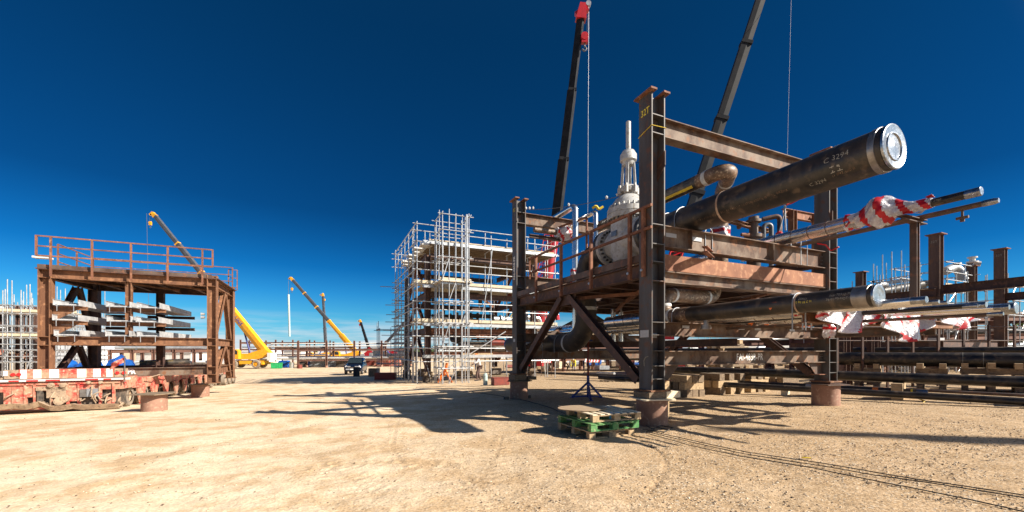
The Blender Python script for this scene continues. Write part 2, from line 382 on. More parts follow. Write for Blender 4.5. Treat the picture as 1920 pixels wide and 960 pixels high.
# tyre ruts with tread lugs, as polylines across the yard
TRACKS = [([(940, 822), (930, 855), (905, 895), (860, 920)], .22, .015), ([(985, 835), (1010, 862), (1060, 885), (1150, 900)], .2, .010),
          ([(1185, 815), (1240, 850), (1252, 880), (1215, 925)], .07, .02), ([(745, 790), (735, 840), (760, 880)], .22, .014),
          ([(560, 880), (700, 868), (840, 872)], .2, .012), ([(430, 800), (560, 840), (700, 930)], .3, .008), ([(250, 860), (520, 812), (700, 790)], .3, .01)]
RUTM = np.zeros(XX.shape)
detail = (lattice(XX * 1.1, YY * 1.1, 1) - .5) * .03 + (lattice(XX * 4, YY * 4, 2) - .5) * .014 + (lattice(XX * 11, YY * 11, 3) - .5) * .008
for tp, wd, dp in TRACKS:
    q = [G(*t) for t in tp]
    arc = 0.
    best = np.full(XX.shape, 9.); along = np.zeros(XX.shape)
    for a, b in zip(q[:-1], q[1:]):
        dx, dy = b.x - a.x, b.y - a.y; ln = math.hypot(dx, dy)
        t = np.clip(((XX - a.x) * dx + (YY - a.y) * dy) / ln ** 2, 0, 1)
        d = np.hypot(XX - a.x - t * dx, YY - a.y - t * dy)
        m = d < best; along = np.where(m, arc + t * ln, along); best = np.minimum(best, d); arc += ln
    inside = np.clip(1.15 - best / wd, 0, 1) ** .6
    lug = (np.sin(along * 2 * math.pi / .19 + np.where(best > .03, best * 14, 0)) > .2) * (best > .035) * 1.
    RUTM = np.maximum(RUTM, inside * (1 - lug * .6) * (.5 + .6 * lattice(XX * 2 + 3, YY * 2, 6)) * min(1, dp / .016))
    detail += inside * (-dp * .55 + dp * .85 * lug) * (.4 + lattice(XX * 3 + 7, YY * 3, 5))
ZZ = ZZ + detail * near
ny, nx = XX.shape
verts = np.stack([XX.ravel(), YY.ravel(), ZZ.ravel()], 1)
idx = np.arange(ny * nx).reshape(ny, nx)
quads = np.stack([idx[:-1, :-1].ravel(), idx[:-1, 1:].ravel(), idx[1:, 1:].ravel(), idx[1:, :-1].ravel()], 1)
gm_ = bpy.data.meshes.new('ground'); gm_.vertices.add(len(verts)); gm_.vertices.foreach_set('co', verts.ravel())
gm_.loops.add(quads.size); gm_.loops.foreach_set('vertex_index', quads.ravel().astype(np.int32))
gm_.polygons.add(len(quads)); gm_.polygons.foreach_set('loop_start', np.arange(0, quads.size, 4, dtype=np.int32)); gm_.polygons.foreach_set('loop_total', np.full(len(quads), 4, dtype=np.int32))
gm_.polygons.foreach_set('use_smooth', [True] * len(quads)); gm_.update(calc_edges=True)
at_ = gm_.attributes.new('rut', 'FLOAT', 'POINT'); at_.data.foreach_set('value', RUTM.ravel().astype(np.float32))
ground = bpy.data.objects.new('ground', gm_); C.objects.link(ground)
tag(ground, 'open yard of pale sandy gravel with tyre ruts', 'ground', kind='structure')

m = bpy.data.materials.new('sandy_gravel'); m.use_nodes = True; t = m.node_tree; b = t.nodes['Principled BSDF']; n = t.nodes.new; l = t.links.new
b.inputs['Roughness'].default_value = .95; b.inputs['Specular IOR Level'].default_value = .2
ge = n('ShaderNodeNewGeometry'); pos = ge.outputs['Position']
def noise(scale, detail=5, rough=.6, v=None):
    q = n('ShaderNodeTexNoise'); q.inputs['Scale'].default_value = scale; q.inputs['Detail'].default_value = detail; q.inputs['Roughness'].default_value = rough
    l(v or pos, q.inputs['Vector']); return q.outputs[0]
def rng(x, a, b_, c=0., d=1.):
    q = n('ShaderNodeMapRange'); q.inputs[1].default_value = a; q.inputs[2].default_value = b_; q.inputs[3].default_value = c; q.inputs[4].default_value = d; l(x, q.inputs[0]); return q.outputs[0]
def mix(f, a, b_, mode='MIX'):
    q = n('ShaderNodeMix'); q.data_type = 'RGBA'; q.blend_type = mode
    if isinstance(f, float): q.inputs[0].default_value = f
    else: l(f, q.inputs[0])
    for s_, k in ((a, 6), (b_, 7)):
        if isinstance(s_, tuple): q.inputs[k].default_value = (*s_, 1)
        else: l(s_, q.inputs[k])
    return q.outputs[2]
def math_(op, a, b_=None):
    q = n('ShaderNodeMath'); q.operation = op
    for s_, k in ((a, 0), (b_, 1)):
        if s_ is None: continue
        if isinstance(s_, (float, int)): q.inputs[k].default_value = s_
        else: l(s_, q.inputs[k])
    return q.outputs[0]
sx = n('ShaderNodeSeparateXYZ'); l(pos, sx.inputs[0])
# compacted pale haul road west of the modules, loose gravel to the east
side = math_('ADD', math_('ADD', sx.outputs[0], math_('MULTIPLY', sx.outputs[1], .10)), math_('MULTIPLY', math_('SUBTRACT', noise(.35, 4), .5), 9.))
pale = rng(side, 3.2, -3.0)
patch = rng(noise(.9, 7, .7), .47, .57)
mpg = n('ShaderNodeMapping'); mpg.inputs['Rotation'].default_value = (0, 0, R(-24)); mpg.inputs['Scale'].default_value = (.35, 2.2, 1); l(pos, mpg.inputs[0])
streaks = rng(noise(1.1, 5, .6, mpg.outputs[0]), .42, .66)
loose = mix(rng(noise(2.3, 5), .4, .62), (.56, .385, .225), (.45, .295, .155))
packed = mix(streaks, (.86, .695, .50), (.78, .60, .40))
packed = mix(math_('MULTIPLY', patch, .75), packed, (.56, .365, .19))
col = mix(pale, loose, packed)
# far ground paler again
vor = n('ShaderNodeTexVoronoi'); vor.inputs['Scale'].default_value = 24; vor.inputs['Randomness'].default_value = 1; l(pos, vor.inputs['Vector'])
vs_ = n('ShaderNodeSeparateColor'); l(vor.outputs['Color'], vs_.inputs[0])
st = rng(vor.outputs['Distance'], .36, .30)
big = n('ShaderNodeTexVoronoi'); big.inputs['Scale'].default_value = 15; l(pos, big.inputs['Vector'])
bs_ = n('ShaderNodeSeparateColor'); l(big.outputs['Color'], bs_.inputs[0])
dark = math_('MULTIPLY', st, rng(vs_.outputs[0], .56, .60)); light = math_('MULTIPLY', st, rng(vs_.outputs[1], .60, .64))
stone_amt = math_('MULTIPLY', rng(pale, 0, 1, 1.0, .22), rng(noise(.8, 4), .36, .58, .35, 1.0))
col = mix(math_('MULTIPLY', dark, stone_amt), col, (.085, .06, .042))
col = mix(math_('MULTIPLY', light, stone_amt), col, (.80, .70, .56))
sp2 = math_('MULTIPLY', rng(big.outputs['Distance'], .20, .14), rng(bs_.outputs[0], .70, .73))
col = mix(math_('MULTIPLY', sp2, rng(pale, 0, 1, .8, .35)), col, (.16, .11, .075))
col = mix(rng(noise(26, 3), .35, .7, 0, .35), col, (.24, .165, .10))
grit = noise(46, 6, .75); col = mix(math_('MULTIPLY', rng(grit, .50, .60), rng(pale, 0, 1, .75, .22)), col, (.17, .115, .07)); col = mix(math_('MULTIPLY', rng(grit, .47, .38), rng(pale, 0, 1, .65, .25)), col, (.74, .62, .45))
clump = noise(7, 6, .7); col = mix(math_('MULTIPLY', rng(clump, .50, .66), rng(pale, 0, 1, .55, .18)), col, (.25, .165, .09))
ra = n('ShaderNodeAttribute'); ra.attribute_name = 'rut'; col = mix(math_('MULTIPLY', ra.outputs['Fac'], .38), col, (.25, .16, .085))   # churned darker soil in the ruts
# sparse weeds
weed = math_('MULTIPLY', rng(noise(1.7, 6, .7), .70, .76), rng(noise(30, 2), .5, .6)); col = mix(math_('MULTIPLY', weed, .6), col, (.16, .16, .05))
l(col, b.inputs['Base Color'])
h = math_('ADD', math_('MULTIPLY', math_('MULTIPLY', st, rng(vs_.outputs[2], .2, 1)), stone_amt), math_('MULTIPLY', noise(18, 5), .8))
bu = n('ShaderNodeBump'); bu.inputs['Strength'].default_value = .9; bu.inputs['Distance'].default_value = .02; l(h, bu.inputs['Height']); l(bu.outputs[0], b.inputs['Normal'])
gm_.materials.append(m)

# loose stones lying on the near ground (countless: one object)
rs = np.random.RandomState(4)
cnt = 72000
yy = 3.6 + 10.5 * rs.rand(cnt) ** 1.25; uu = rs.rand(cnt) * 2.6 - 1.3; xx = uu * yy
keep = rs.rand(cnt) < np.clip(.10 + .45 * (xx + 1.5) / 4, .10, 1); xx = xx[keep]; yy = yy[keep]
zz = gz_np(xx, yy); k = len(xx)
dirs = np.array([(1, 0, 0), (0, 1, 0), (-1, 0, 0), (0, -1, 0), (0, 0, 1), (0, 0, -1)], float)
sz = .0045 + .014 * rs.rand(k) ** 3.2
jit = .65 + .6 * rs.rand(k, 6, 1)
an = rs.rand(k) * 6.28; ca, sa = np.cos(an), np.sin(an)
vv = dirs[None] * jit; vv = np.stack([vv[:, :, 0] * ca[:, None] - vv[:, :, 1] * sa[:, None], vv[:, :, 0] * sa[:, None] + vv[:, :, 1] * ca[:, None], vv[:, :, 2] * .6], 2) * sz[:, None, None]
vv += np.stack([xx, yy, zz + sz * .25], 1)[:, None, :]
tri = np.array([(0, 1, 4), (1, 2, 4), (2, 3, 4), (3, 0, 4), (1, 0, 5), (2, 1, 5), (3, 2, 5), (0, 3, 5)])
ff = (tri[None] + 6 * np.arange(k)[:, None, None]).reshape(-1, 3)
sm = bpy.data.meshes.new('gravel'); sm.from_pydata(vv.reshape(-1, 3).tolist(), [], ff.tolist())
for nm_, c_ in (('gravel_tan', (.50, .39, .27)), ('gravel_brown', (.13, .09, .06)), ('gravel_pale', (.60, .50, .38))):
    sm.materials.append(mat(nm_, c_, None, .9, 0, bump=0))
sm.polygons.foreach_set('material_index', np.repeat(rs.choice(3, k, p=[.5, .3, .2]), 8).astype(np.int32)); sm.update()
so = bpy.data.objects.new('gravel', sm); C.objects.link(so); tag(so, 'loose small stones scattered over the sandy yard', 'gravel', kind='stuff')
# ------------------------------------------------------------------ main module frame
CD, CW = .382, .40                                   # column section
def column_bm(a, b, z0, z1, stiff=()):
    """column whose flanges face along e1, as seen in the photograph"""
    s = MB(); c0 = P(a, b, z0); c1 = P(a, b, z1)
    s.ibeam(c0, c1, CD, CW, up=e1, tf=.028, tw=.018)
    for z in stiff: s.box(P(a, b, z), CD - .058, CW * .96, .02, e1, e2, ZU)
    return s
mod = thing('steel_module', 'tall dark rusty module with an open deck carrying the pale valve and fat black pipe', 'steel module', P(3.2, 3.5, .75))
colpos = [(0, 0), (0, 7.01), (6.455, 0), (6.455, 7.01)]
cols = []
for i, (a, b) in enumerate(colpos):
    s = column_bm(a, b, .78, 7.30, (6.82, 6.42, 4.42, 3.99, 3.60, 3.18, 2.27, 1.99, 1.64, 1.31, 1.02))
    c = s.build('column', 'column', mod); cols.append(c)
    for k in (-1, 1):
        MB().box(P(a, b, 7.32) + e1 * (k * (CD / 2 + (.0 if k < 0 else -.01))), .17, .56, .04, e1, e2, ZU).build('cap_plate', 'rust', c)
    MB().box(P(a, b, .765), .56, .56, .035, e1, e2, ZU).build('base_plate', 'orange', c)
# beams between B and C (south face), in the deck and on the other faces
def beam(pa, pb, depth, width, name='beam', m='beam', parent=mod, label=None):
    return MB().ibeam(pa, pb, depth, width, tf=.02, tw=.014).build(name, m, parent, label=label)
a0, a1 = .19, 6.265
BC = {}
for z0, z1, nm in ((6.42, 6.85, 'top'), (3.97, 4.45, 'pipe'), (3.17, 3.43, 'deck'), (1.97, 2.29, 'low'), (1.31, 1.64, 'base')):
    BC[nm] = beam(P(a0, 0, (z0 + z1) / 2), P(a1, 0, (z0 + z1) / 2), z1 - z0, .26)
    beam(P(a0, 7.01, (z0 + z1) / 2), P(a1, 7.01, (z0 + z1) / 2), z1 - z0, .26)
for z0, z1, nm in ((6.42, 6.85, 'top'), (3.97, 4.45, 'pipe'), (3.17, 3.43, 'deck'), (1.97, 2.29, 'low'), (1.31, 1.64, 'base')):
    for sg, aa in ((1, a0), (-1, a1)):
        MB().box(P(aa + sg * .06, -.014, (z0 + z1) / 2), .12, .012, (z1 - z0) * .7, e1, e2, ZU).build('clip_plate', 'steel', BC[nm])
        for q_ in (-.22, 0, .22):
            for dx in (.035, .09): MB().rev(P(aa + sg * dx, -.02, (z0 + z1) / 2 + q_ * (z1 - z0)), -e2, [(0, .018), (.02, .018)], 6).build('bolt', 'band', BC[nm])
MB().channel(P(a0, -.10, 3.63), P(a1, -.10, 3.63), .36, .09, e2).build('toe_beam', 'toe', mod, label='broad orange-brown rusty toe beam over the deck edge')
# west face A-B: deck beam with toe channel; east face C-D the same
b0, b1 = .0, 7.01
MB().ibeam(P(-.05, .21, 3.46), P(-.05, 6.80, 3.46), .32, .22).build('beam', 'darkbrown', mod)
MB().channel(P(-.17, .21, 3.74), P(-.17, 6.95, 3.74), .17, .07, e1).build('toe_beam', 'steel', mod)
MB().ibeam(P(6.455, .21, 3.40), P(6.455, 6.80, 3.40), .34, .26).build('beam', 'steel', mod)
for aa in (0, 6.455):
    beam(P(aa, .2, 4.21), P(aa, 6.81, 4.21), .30, .2, m='darkbrown') if aa else None
# joists, under-deck bracing and floor panels
s = MB()
for b in np.arange(.85, 6.6, .88): s.ibeam(P(.1, b, 3.42), P(6.35, b, 3.42), .26, .16)
for a in (2.1, 4.3): s.ibeam(P(a, .1, 3.36), P(a, 6.9, 3.36), .30, .18)
s.build('deck_joists', 'darkbrown', mod)
s = MB()
for a, b, c_, d in ((.2, .2, 2.1, 3.4), (2.1, .2, .2, 3.4), (4.3, .2, 6.3, 3.4), (2.1, 3.5, 4.3, 6.8), (6.3, 3.5, 4.3, 6.8), (2.2, .2, 4.2, 2.4)):
    s.bar(P(a, b, 3.21), P(c_, d, 3.21), .09, .09)
s.build('deck_bracing', 'rust', mod)
s = MB(); hole = {(1, 0), (1, 4), (3, 3), (2, 5), (5, 1), (4, 0), (3, 0)}
for i in range(6):
    for j in range(7):
        if (i, j) in hole: continue
        s.box(P(.06 + 1.06 * (i + .5), .0 + 1.0 * (j + .5), 3.585), 1.05, .99, .03, e1, e2, ZU)
s.build('deck_floor', 'darkbrown', mod)
# inverted V braces of the two side faces
for aa in (-.02, 6.45):
    MB().ibeam(P(aa, 6.70, .95), P(aa, 3.78, 3.28), .20, .20, up=e1).build('brace', 'darkbrown', mod)
    MB().ibeam(P(aa, 3.40, 3.28), P(aa, .36, .95), .20, .20, up=e1).build('brace', 'darkbrown', mod)
    MB().prism([(-.55, 0), (.55, 0), (.38, -.30), (-.38, -.30)], P(aa, 3.6, 3.32), e2, ZU, e1, .02).build('gusset', 'darkbrown', mod)
MB().ibeam(P(0, 6.8, 1.42), P(0, .2, 1.42), .2, .2).build('beam', 'darkbrown', mod) if False else None
beam(P(6.455, .2, 1.48), P(6.455, 6.8, 1.48), .32, .24, m='darkbrown')
beam(P(2.9, .1, 1.86), P(2.9, 6.9, 1.86), .2, .2, m='darkbrown')
# V braces of the far face
for p, q in (((.3, 1.75), (3.1, 3.1)), ((3.3, 3.1), (6.1, 1.75))):
    MB().ibeam(P(p[0], 7.01, p[1]), P(q[0], 7.01, q[1]), .16, .16, up=e2).build('brace', 'steel', mod)
# haunches at the feet
for a, sg in ((.19, 1), (6.265, -1)):
    MB().prism([(0, 1.31), (sg * .62, 1.31), (sg * .30, .98), (0, .98)], P(a, 0, 0), e1, ZU, e2, .018).build('gusset', 'steel', mod)
    MB().box(P(a + sg * .16, 0, .975), .34, .26, .018, e1, e2, ZU).build('gusset', 'rust', mod)
    for z in (6.1, ): pass
for a, z, sg in ((.13, 5.62, 1), (6.3, 5.15, -1)):
    MB().prism([(.2, -.42), (.2, .05), (-.02, .30), (-.26, .42), (-.26, .10)], P(a, 0, z), e2, ZU, e1, .02).build('gusset', 'darkbrown', mod)
# stiffener ribs on the pipe beam and label plates
s = MB()
for a in (1.1, 4.0): s.box(P(a, -.02, 4.21), .014, .2, .44, e1, e2, ZU)
s.build('stiffener', 'beam', mod)
for a in (.55, 1.35): MB().box(P(a, -.022, 4.28), .32, .006, .09, e1, e2, ZU).build('label_plate', 'label', BC['pipe'])
for a in (1.0, 2.9, 3.5, 4.9): MB().box(P(a, -.022, 2.20), .22, .006, .06, e1, e2, ZU).build('label_plate', 'label', BC['low'])
MB().box(P(0, 0, 2.02) - e1 * (CD / 2 + .005) + e2 * .02, .006, .27, .16, e1, e2, ZU).build('label_plate', 'label', cols[0])
MB().box(P(.06, -.0, 1.98), .12, .05, .1, e1, e2, ZU).build('label_plate', 'label', cols[0])
MB().box(P(0, 7.01, 2.03) - e1 * (CD / 2 + .005), .006, .16, .12, e1, e2, ZU).build('label_plate', 'label', cols[1])
s = MB(); s.path([P(0, -.10, 1.52) - e1 * .20, P(0, -.02, 1.5) - e1 * .20, P(0, .03, 1.42) - e1 * .20, P(0, .02, 1.30) - e1 * .2], .008, 5, bend=.02); s.build('marker_stroke', 'chalk', cols[0])
# small pallets rods and clamps on beam BC-low
text('FAI-483B-PR', .245, P(3.22, -.012, 1.475), e1, ZU, 'stencil', BC['base'], bold=.003, aspect=.70, space=1.12)
text('FAI-4838-PR', .19, P(0, 7.01, 4.75) - e1 * (CD / 2 + .002), ZU, e2, 'stencil', cols[1], bold=.006, aspect=.9)
text('32T', .21, P(0, 0, 6.93) - e1 * (CD / 2 + .002), -e2, ZU, 'yellowink', cols[0], bold=.003, aspect=.8)
text('32T', .17, P(0, 7.01, 6.93) - e1 * (CD / 2 + .002), -e2, ZU, 'yellowink', cols[1], bold=.0, aspect=.8)
s = MB()
for i, z in enumerate((6.55, )):   # tie wire around the column head
    hw = CD / 2 + .012
    q = [P(-hw, -.21, z), P(hw, -.21, z + .02), P(hw, .21, z + .1), P(-hw, .21, z - .1), P(-hw, -.21, z)]
    s.path(q, .007, 5)
s.build('tie_wire', 'yellowtape', cols[0])
# handrail along the west edge
pb = [at_a(x, 560, -.24)[0] for x in (993.5, 1005, 1052, 1108, 1181)]
rail = thing('handrail', 'brown angle-iron handrail along the west edge of the big module deck', 'handrail', P(-.24, 3.6, 3.3))
for b in pb[1:] + [-.0]:
    MB().bar(P(-.24, b, 3.28), P(-.24, b, 4.80), .075, .075, up=e1).build('post', 'rust', rail)
    MB().rev(P(-.29, b, 3.42), -e1, [(0, .03), (.03, .03)], 6).build('bolt', 'galv', rail)
for z in (4.80, 4.32):
    MB().bar(P(-.24, pb[0], z), P(-.24, -.25, z), .055, .055).build('rail', 'rust', rail)
MB().bar(P(-.24, pb[0], 4.85), P(-.24, pb[0], 4.10), .06, .06).build('post', 'rust', rail)
rail2 = thing('handrail', 'short handrail behind the north-west column of the big module', 'handrail', P(.6, 7.3, 3.6))
for a in (.45, 1.0): MB().bar(P(a, 7.25, 3.3), P(a, 7.25, 4.5), .06, .06).build('post', 'rust', rail2)
for z in (4.5, 4.05): MB().bar(P(.3, 7.25, z), P(1.2, 7.25, z), .05, .05).build('rail', 'rust', rail2)

# ------------------------------------------------------------------ stub piles, packing and plates under it
def pile(x, y, h_top, label, r=.34, plate=.95, pm='oldtimber', m='sandstub', rot=0., dz=0.):
    z = gz(x, y) + dz; p = thing('steel_stub_pile', label, 'stub pile', (x, y, z), 'short steel pipe stubs used as supports')
    s = MB(); hh = h_top - z
    s.rev((x, y, z - .1), ZU, [(0, r), (hh + .1 - .03, r)], 40, cap=True); s.build('stub', m, p)
    ex = Vector((math.cos(rot), math.sin(rot), 0)); ey = Vector((-math.sin(rot), math.cos(rot), 0))
    MB().prism([(-.5 * plate, -.36 * plate), (.28 * plate, -.5 * plate), (.52 * plate, -.1 * plate), (.34 * plate, .46 * plate), (-.36 * plate, .42 * plate)], (x, y, h_top - .028), ex, ey, ZU, .026).build('top_plate', pm, p)
    return p
P0 = P(0, 0, 0)
pB = P(0, 0, 0); pile(pB.x, pB.y, .60, 'rusty round pile with timber packing under the nearest module column', rot=.3, pm='paletimber')
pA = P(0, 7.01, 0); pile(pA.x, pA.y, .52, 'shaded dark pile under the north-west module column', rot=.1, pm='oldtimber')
pC = P(6.455, 0, 0); pile(pC.x, pC.y, .70, 'sunlit brown pile under the south-east module column', rot=.4, pm='steel')
pD = P(6.455, 7.01, 0); pile(pD.x, pD.y, .60, 'pile under the hidden north-east module column')
def blockbox(c, sx, sy, sz, ex, m, label, cat='timber block', group='timber packing blocks', name='timber_block', bev=.0):
    ex = Vector(ex).normalized(); ey = ZU.cross(ex); s = MB(); s.box(c, sx, sy, sz, ex, ey, ZU)
    return solo(name, s, m, label, cat, group, smooth=False)
blockbox(P(-.10, -.03, .672), .46, .50, .135, e1, 'oldtimber', 'dark squared timber under the nearest column base plate')
blockbox(P(.34, -.02, .676), .40, .56, .14, e1, 'paletimber', 'bleached pale timber beside the dark one on the nearest pile')
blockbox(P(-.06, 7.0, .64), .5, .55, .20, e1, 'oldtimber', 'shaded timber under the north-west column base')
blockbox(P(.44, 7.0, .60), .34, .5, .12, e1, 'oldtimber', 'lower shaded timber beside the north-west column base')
blockbox(P(6.455, 0, .735), .5, .5, .06, e1, 'darkbrown', 'dark packing slab under the south-east column base')
blockbox(P(.50, .18, .62), .17, .22, 1.05, e1, 'timber', 'upright squared timber post beside the nearest column foot')
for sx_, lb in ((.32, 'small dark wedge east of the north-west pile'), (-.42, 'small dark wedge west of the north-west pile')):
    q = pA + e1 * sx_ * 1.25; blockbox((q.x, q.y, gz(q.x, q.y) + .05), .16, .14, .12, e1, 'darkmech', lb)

# ------------------------------------------------------------------ pipes
def ring(mb, p, ax, r, t=.04, n=40, mi=0, dr=.008):
    mb.rev(Vector(p) - Vector(ax).normalized() * t / 2, ax, [(0, r + .001), (t * .25, r + dr), (t * .75, r + dr), (t, r + .001)], n, mi, cap=False)
def ubolt(parent, c, ax, r, zb, m='galvdark', label=None):
    """rod bent over a pipe, its legs reaching down to zb"""
    c = Vector(c); ax = Vector(ax).normalized(); sd = ax.cross(ZU).normalized(); s = MB(); R_ = r + .015
    pts = [Vector((0, 0, zb)) + V((c + sd * R_).x, (c + sd * R_).y, 0) if False else V((c + sd * R_).x, (c + sd * R_).y, zb)]
    for k in range(0, 13):
        th = math.pi * k / 12; pts.append(c + sd * (R_ * math.cos(th)) + ZU * (R_ * math.sin(th)))
    q = c - sd * R_; pts.append(V(q.x, q.y, zb)); s.path(pts, .011, 6)
    return s.build('u_bolt', m, parent)
ap, Zp, rp = 1.36, 4.80, .34
Yend = (Zp - EYE) * FPX / 382.; bend_ = (Yend - P(ap, 0, 0).y) / e2.y
big = thing('black_pipe', 'fat black coated pipe slung across the module with a bright round end cap', 'pipe', P(ap, -1, Zp), 'black coated line pipes')
s = MB(); s.rev(P(ap, bend_ + .03, Zp), e2, [(0, rp), (1.85 - bend_, rp)], 72, cap=False); body = s.build('pipe_body', 'pipe', big)
s = MB(); s.rev(P(ap, bend_, Zp), -e2, [(-.02, rp * .0 + .001), (-.02, rp + .004), (.012, rp + .006), (.020, rp * .97), (.012, rp * .90), (.006, rp * .66), (.022, rp * .63), (.022, rp * .58), (.004, rp * .55), (.0, .06), (.012, .02), (.012, .0005)], 72, cap=False)
s.build('end_cap', 'cap', big)
s = MB(); s.rev(P(ap, bend_ + .10, Zp), e2, [(0, rp + .001), (.005, rp + .012), (.09, rp + .012), (.095, rp + .001)], 72, cap=False); s.build('steel_band', 'band', big)
wb = at_b(1432, 600, 0)
def pipe_b(px, a, Z):                                   # where along e2 a pipe shows at column px
    return at_a(px, 500, a)[0]
for px, mm in ((1364 + 8, 'weld'), ):
    s = MB(); ring(s, P(ap, pipe_b(px, ap, Zp) + .12, Zp), e2, rp, .05, 72); s.build('weld_ring', mm, big)
for px in (1262, 1285): ubolt(big, P(ap, pipe_b(px, ap, Zp) - (0 if px == 1285 else -.1), Zp), e2, rp, 4.0 if px == 1285 else 4.35)
def on_pipe(a, Z, r, b_c, ang_c, flip=1):
    """maps flat lettering (u along the pipe, v up) onto the pipe's side facing south-east"""
    def f(u, v):
        v += .006 * math.sin(u * 31 + b_c) + .004 * math.sin(u * 83)
        th = ang_c + v / r
        d = (-e1) * math.cos(th) + ZU * math.sin(th)
        return P(a, b_c, Z) - e2 * u + d * (r + .003)
    return f
# marker writing on the side that faces the camera
text('C 3294', .125, None, None, None, 'chalk', body, mapf=on_pipe(ap, Zp, rp, bend_ + .62, .10), bold=-.001)
f_ = on_pipe(ap, Zp, rp, bend_ + .62, -.42); s = MB()
for u0, v0, u1, v1 in ((-.075, -.05, -.060, .05), (-.10, .040, -.035, .053), (-.10, -.053, -.035, -.040), (.03, -.05, .045, .05), (.005, .02, .03, .05), (.0, -.053, .075, -.040)):
    s.add([f_(u0, v0), f_(u1, v0), f_(u1, v1), f_(u0, v1)], [(0, 1, 2, 3)])
s.build('lettering', 'chalk', body, smooth=False)
text('C 32', .10, None, None, None, 'chalk', body, mapf=on_pipe(ap, Zp, rp, bend_ + .75, 1.05), bold=-.001)
text('22', .08, None, None, None, 'chalk', body, mapf=on_pipe(ap, Zp, rp, bend_ + .70, .82), bold=-.001)
text('C 3294', .09, None, None, None, 'chalk', body, mapf=on_pipe(ap, Zp, rp, bend_ + .95, -.80), bold=-.001)
text('I1 002 480 II', .065, None, None, None, 'yellowink' if False else 'primer', body, mapf=on_pipe(ap, Zp, rp, bend_ + .55, -.72), bold=0)
text('NO.22 1 BTA II WELD 022 FR 04922N 11 ITEM 0227N II NOL BRZIIR', .06, None, None, None, 'primer', body, mapf=on_pipe(ap, Zp, rp, bend_ + 2.5, -.62), bold=0, space=1.2)

# the pale gate valve
bv, uv = 2.42, P(1.36, 2.42, 0)
valve = thing('gate_valve', 'large pale grey gate valve standing on the module deck with a tall stem', 'valve', P(ap, bv, 3.7))
vc = P(ap, bv, 0)
s = MB(); s.rev(vc + ZU * 4.15, ZU, [(0, .25), (.08, .42), (.35, .50), (.65, .52), (1.0, .50), (1.30, .50), (1.36, .56)], 40)
s.rev(P(ap, bv - .78, Zp), e2, [(0, .36), (.12, .37), (.32, .46), (.78, .52), (1.24, .46), (1.44, .37), (1.56, .36)], 40, cap=False)
s.build('valve_body', 'valve', valve)
def bolts(mb, c, ax, R_, n, r=.028, L_=.07):
    ax = Vector(ax).normalized(); ref = ZU if abs(ax.z) < .9 else V(1, 0, 0); e = ax.cross(ref).normalized(); g = ax.cross(e)
    for i in range(n):
        th = 2 * math.pi * i / n; q = Vector(c) + (e * math.cos(th) + g * math.sin(th)) * R_
        mb.rev(q - ax * L_ / 2, ax, [(0, r), (L_, r)], 6)
for db in (-.78, .78):
    sg = 1 if db > 0 else -1
    fl = MB().rev(P(ap, bv + db - .07, Zp), e2, [(0, .54), (.01, .56), (.13, .56), (.14, .54)], 48).build('flange', 'valve', valve)
    MB().rev(P(ap, bv + db + sg * .15 - .07, Zp), e2, [(0, .54), (.01, .56), (.13, .56), (.14, .54)], 48).build('flange', 'valvedark', valve)
    s = MB(); bolts(s, P(ap, bv + db - sg * .1, Zp), e2, .475, 24, .034, .06); bolts(s, P(ap, bv + db + sg * .24, Zp), e2, .475, 24, .03, .08); tag(s.build('flange_bolts', 'valvedark', fl), kind='stuff')
s = MB(); s.rev(vc + ZU * 5.42, ZU, [(0, .50), (.01, .60), (.13, .61), (.135, .59), (.15, .59), (.155, .61), (.30, .60), (.31, .55), (.36, .50), (.48, .46), (.60, .38), (.70, .26), (.74, .16)], 48)
bo = s.build('bonnet', 'valve', valve); MB().box(P(ap - .525, bv, 4.98), .012, .24, .15, e1, e2, ZU).build('name_plate', 'band', valve)
s = MB(); bolts(s, vc + ZU * 5.76, ZU, .535, 24, .032, .12); tag(s.build('bonnet_bolts', 'valve', bo), kind='stuff')
s = MB(); bolts(s, vc + ZU * 5.40, ZU, .555, 24, .028, .07); tag(s.build('bonnet_studs', 'valvedark', bo), kind='stuff')
yk = thing('yoke', None, None, (0, 0, 0)) if False else None
s = MB()
s.rev(vc + ZU * 6.12, ZU, [(0, .12), (.10, .14), (.12, .24), (.22, .24), (.24, .2), (.30, .17)], 24)
for k in range(4):
    th = math.pi / 4 + k * math.pi / 2 + .3; q = vc + V(math.cos(th), math.sin(th), 0) * .20
    s.bar(q + ZU * 6.3, vc + V(math.cos(th), math.sin(th), 0) * .15 + ZU * 7.08, .09, .06, up=(math.cos(th), math.sin(th), 0))
s.rev(vc + ZU * 7.02, ZU, [(0, .15), (.08, .18), (.12, .19)], 24)
yo = s.build('yoke', 'valve', valve)
s = MB()
for k in range(6):
    th = k * math.pi / 3; q = vc + V(math.cos(th), math.sin(th), 0) * .25; s.rev(q + ZU * 6.17, ZU, [(0, .065), (.19, .065), (.2, .04), (.26, .04)], 6)
s.build('gland_bolts', 'valve', yo)
MB().rev(vc + ZU * 7.12, ZU, [(0, .20), (.03, .235), (.20, .235), (.25, .20), (.31, .17), (.33, .10)], 28).build('yoke_nut_housing', 'valve', valve)
MB().rev(vc + ZU * 6.2, ZU, [(0, .035), (.9, .035)], 12).build('stem', 'band', valve)
MB().rev(vc + ZU * 7.40, ZU, [(0, .07), (.88, .07), (.90, .05), (.905, .01)], 20).build('stem_cover', 'valve', valve)
s = MB(); q = vc + V(.25, .05, 7.1)
s.path([q, q + V(.12, -.05, .1), q + V(.2, 0, -.1), q + V(.12, 0, -.3), q + V(.16, 0, -.45), q + V(.05, 0, -.6)], .012, 5, bend=.05); s.build('cable_loop', 'blackrubber', valve)
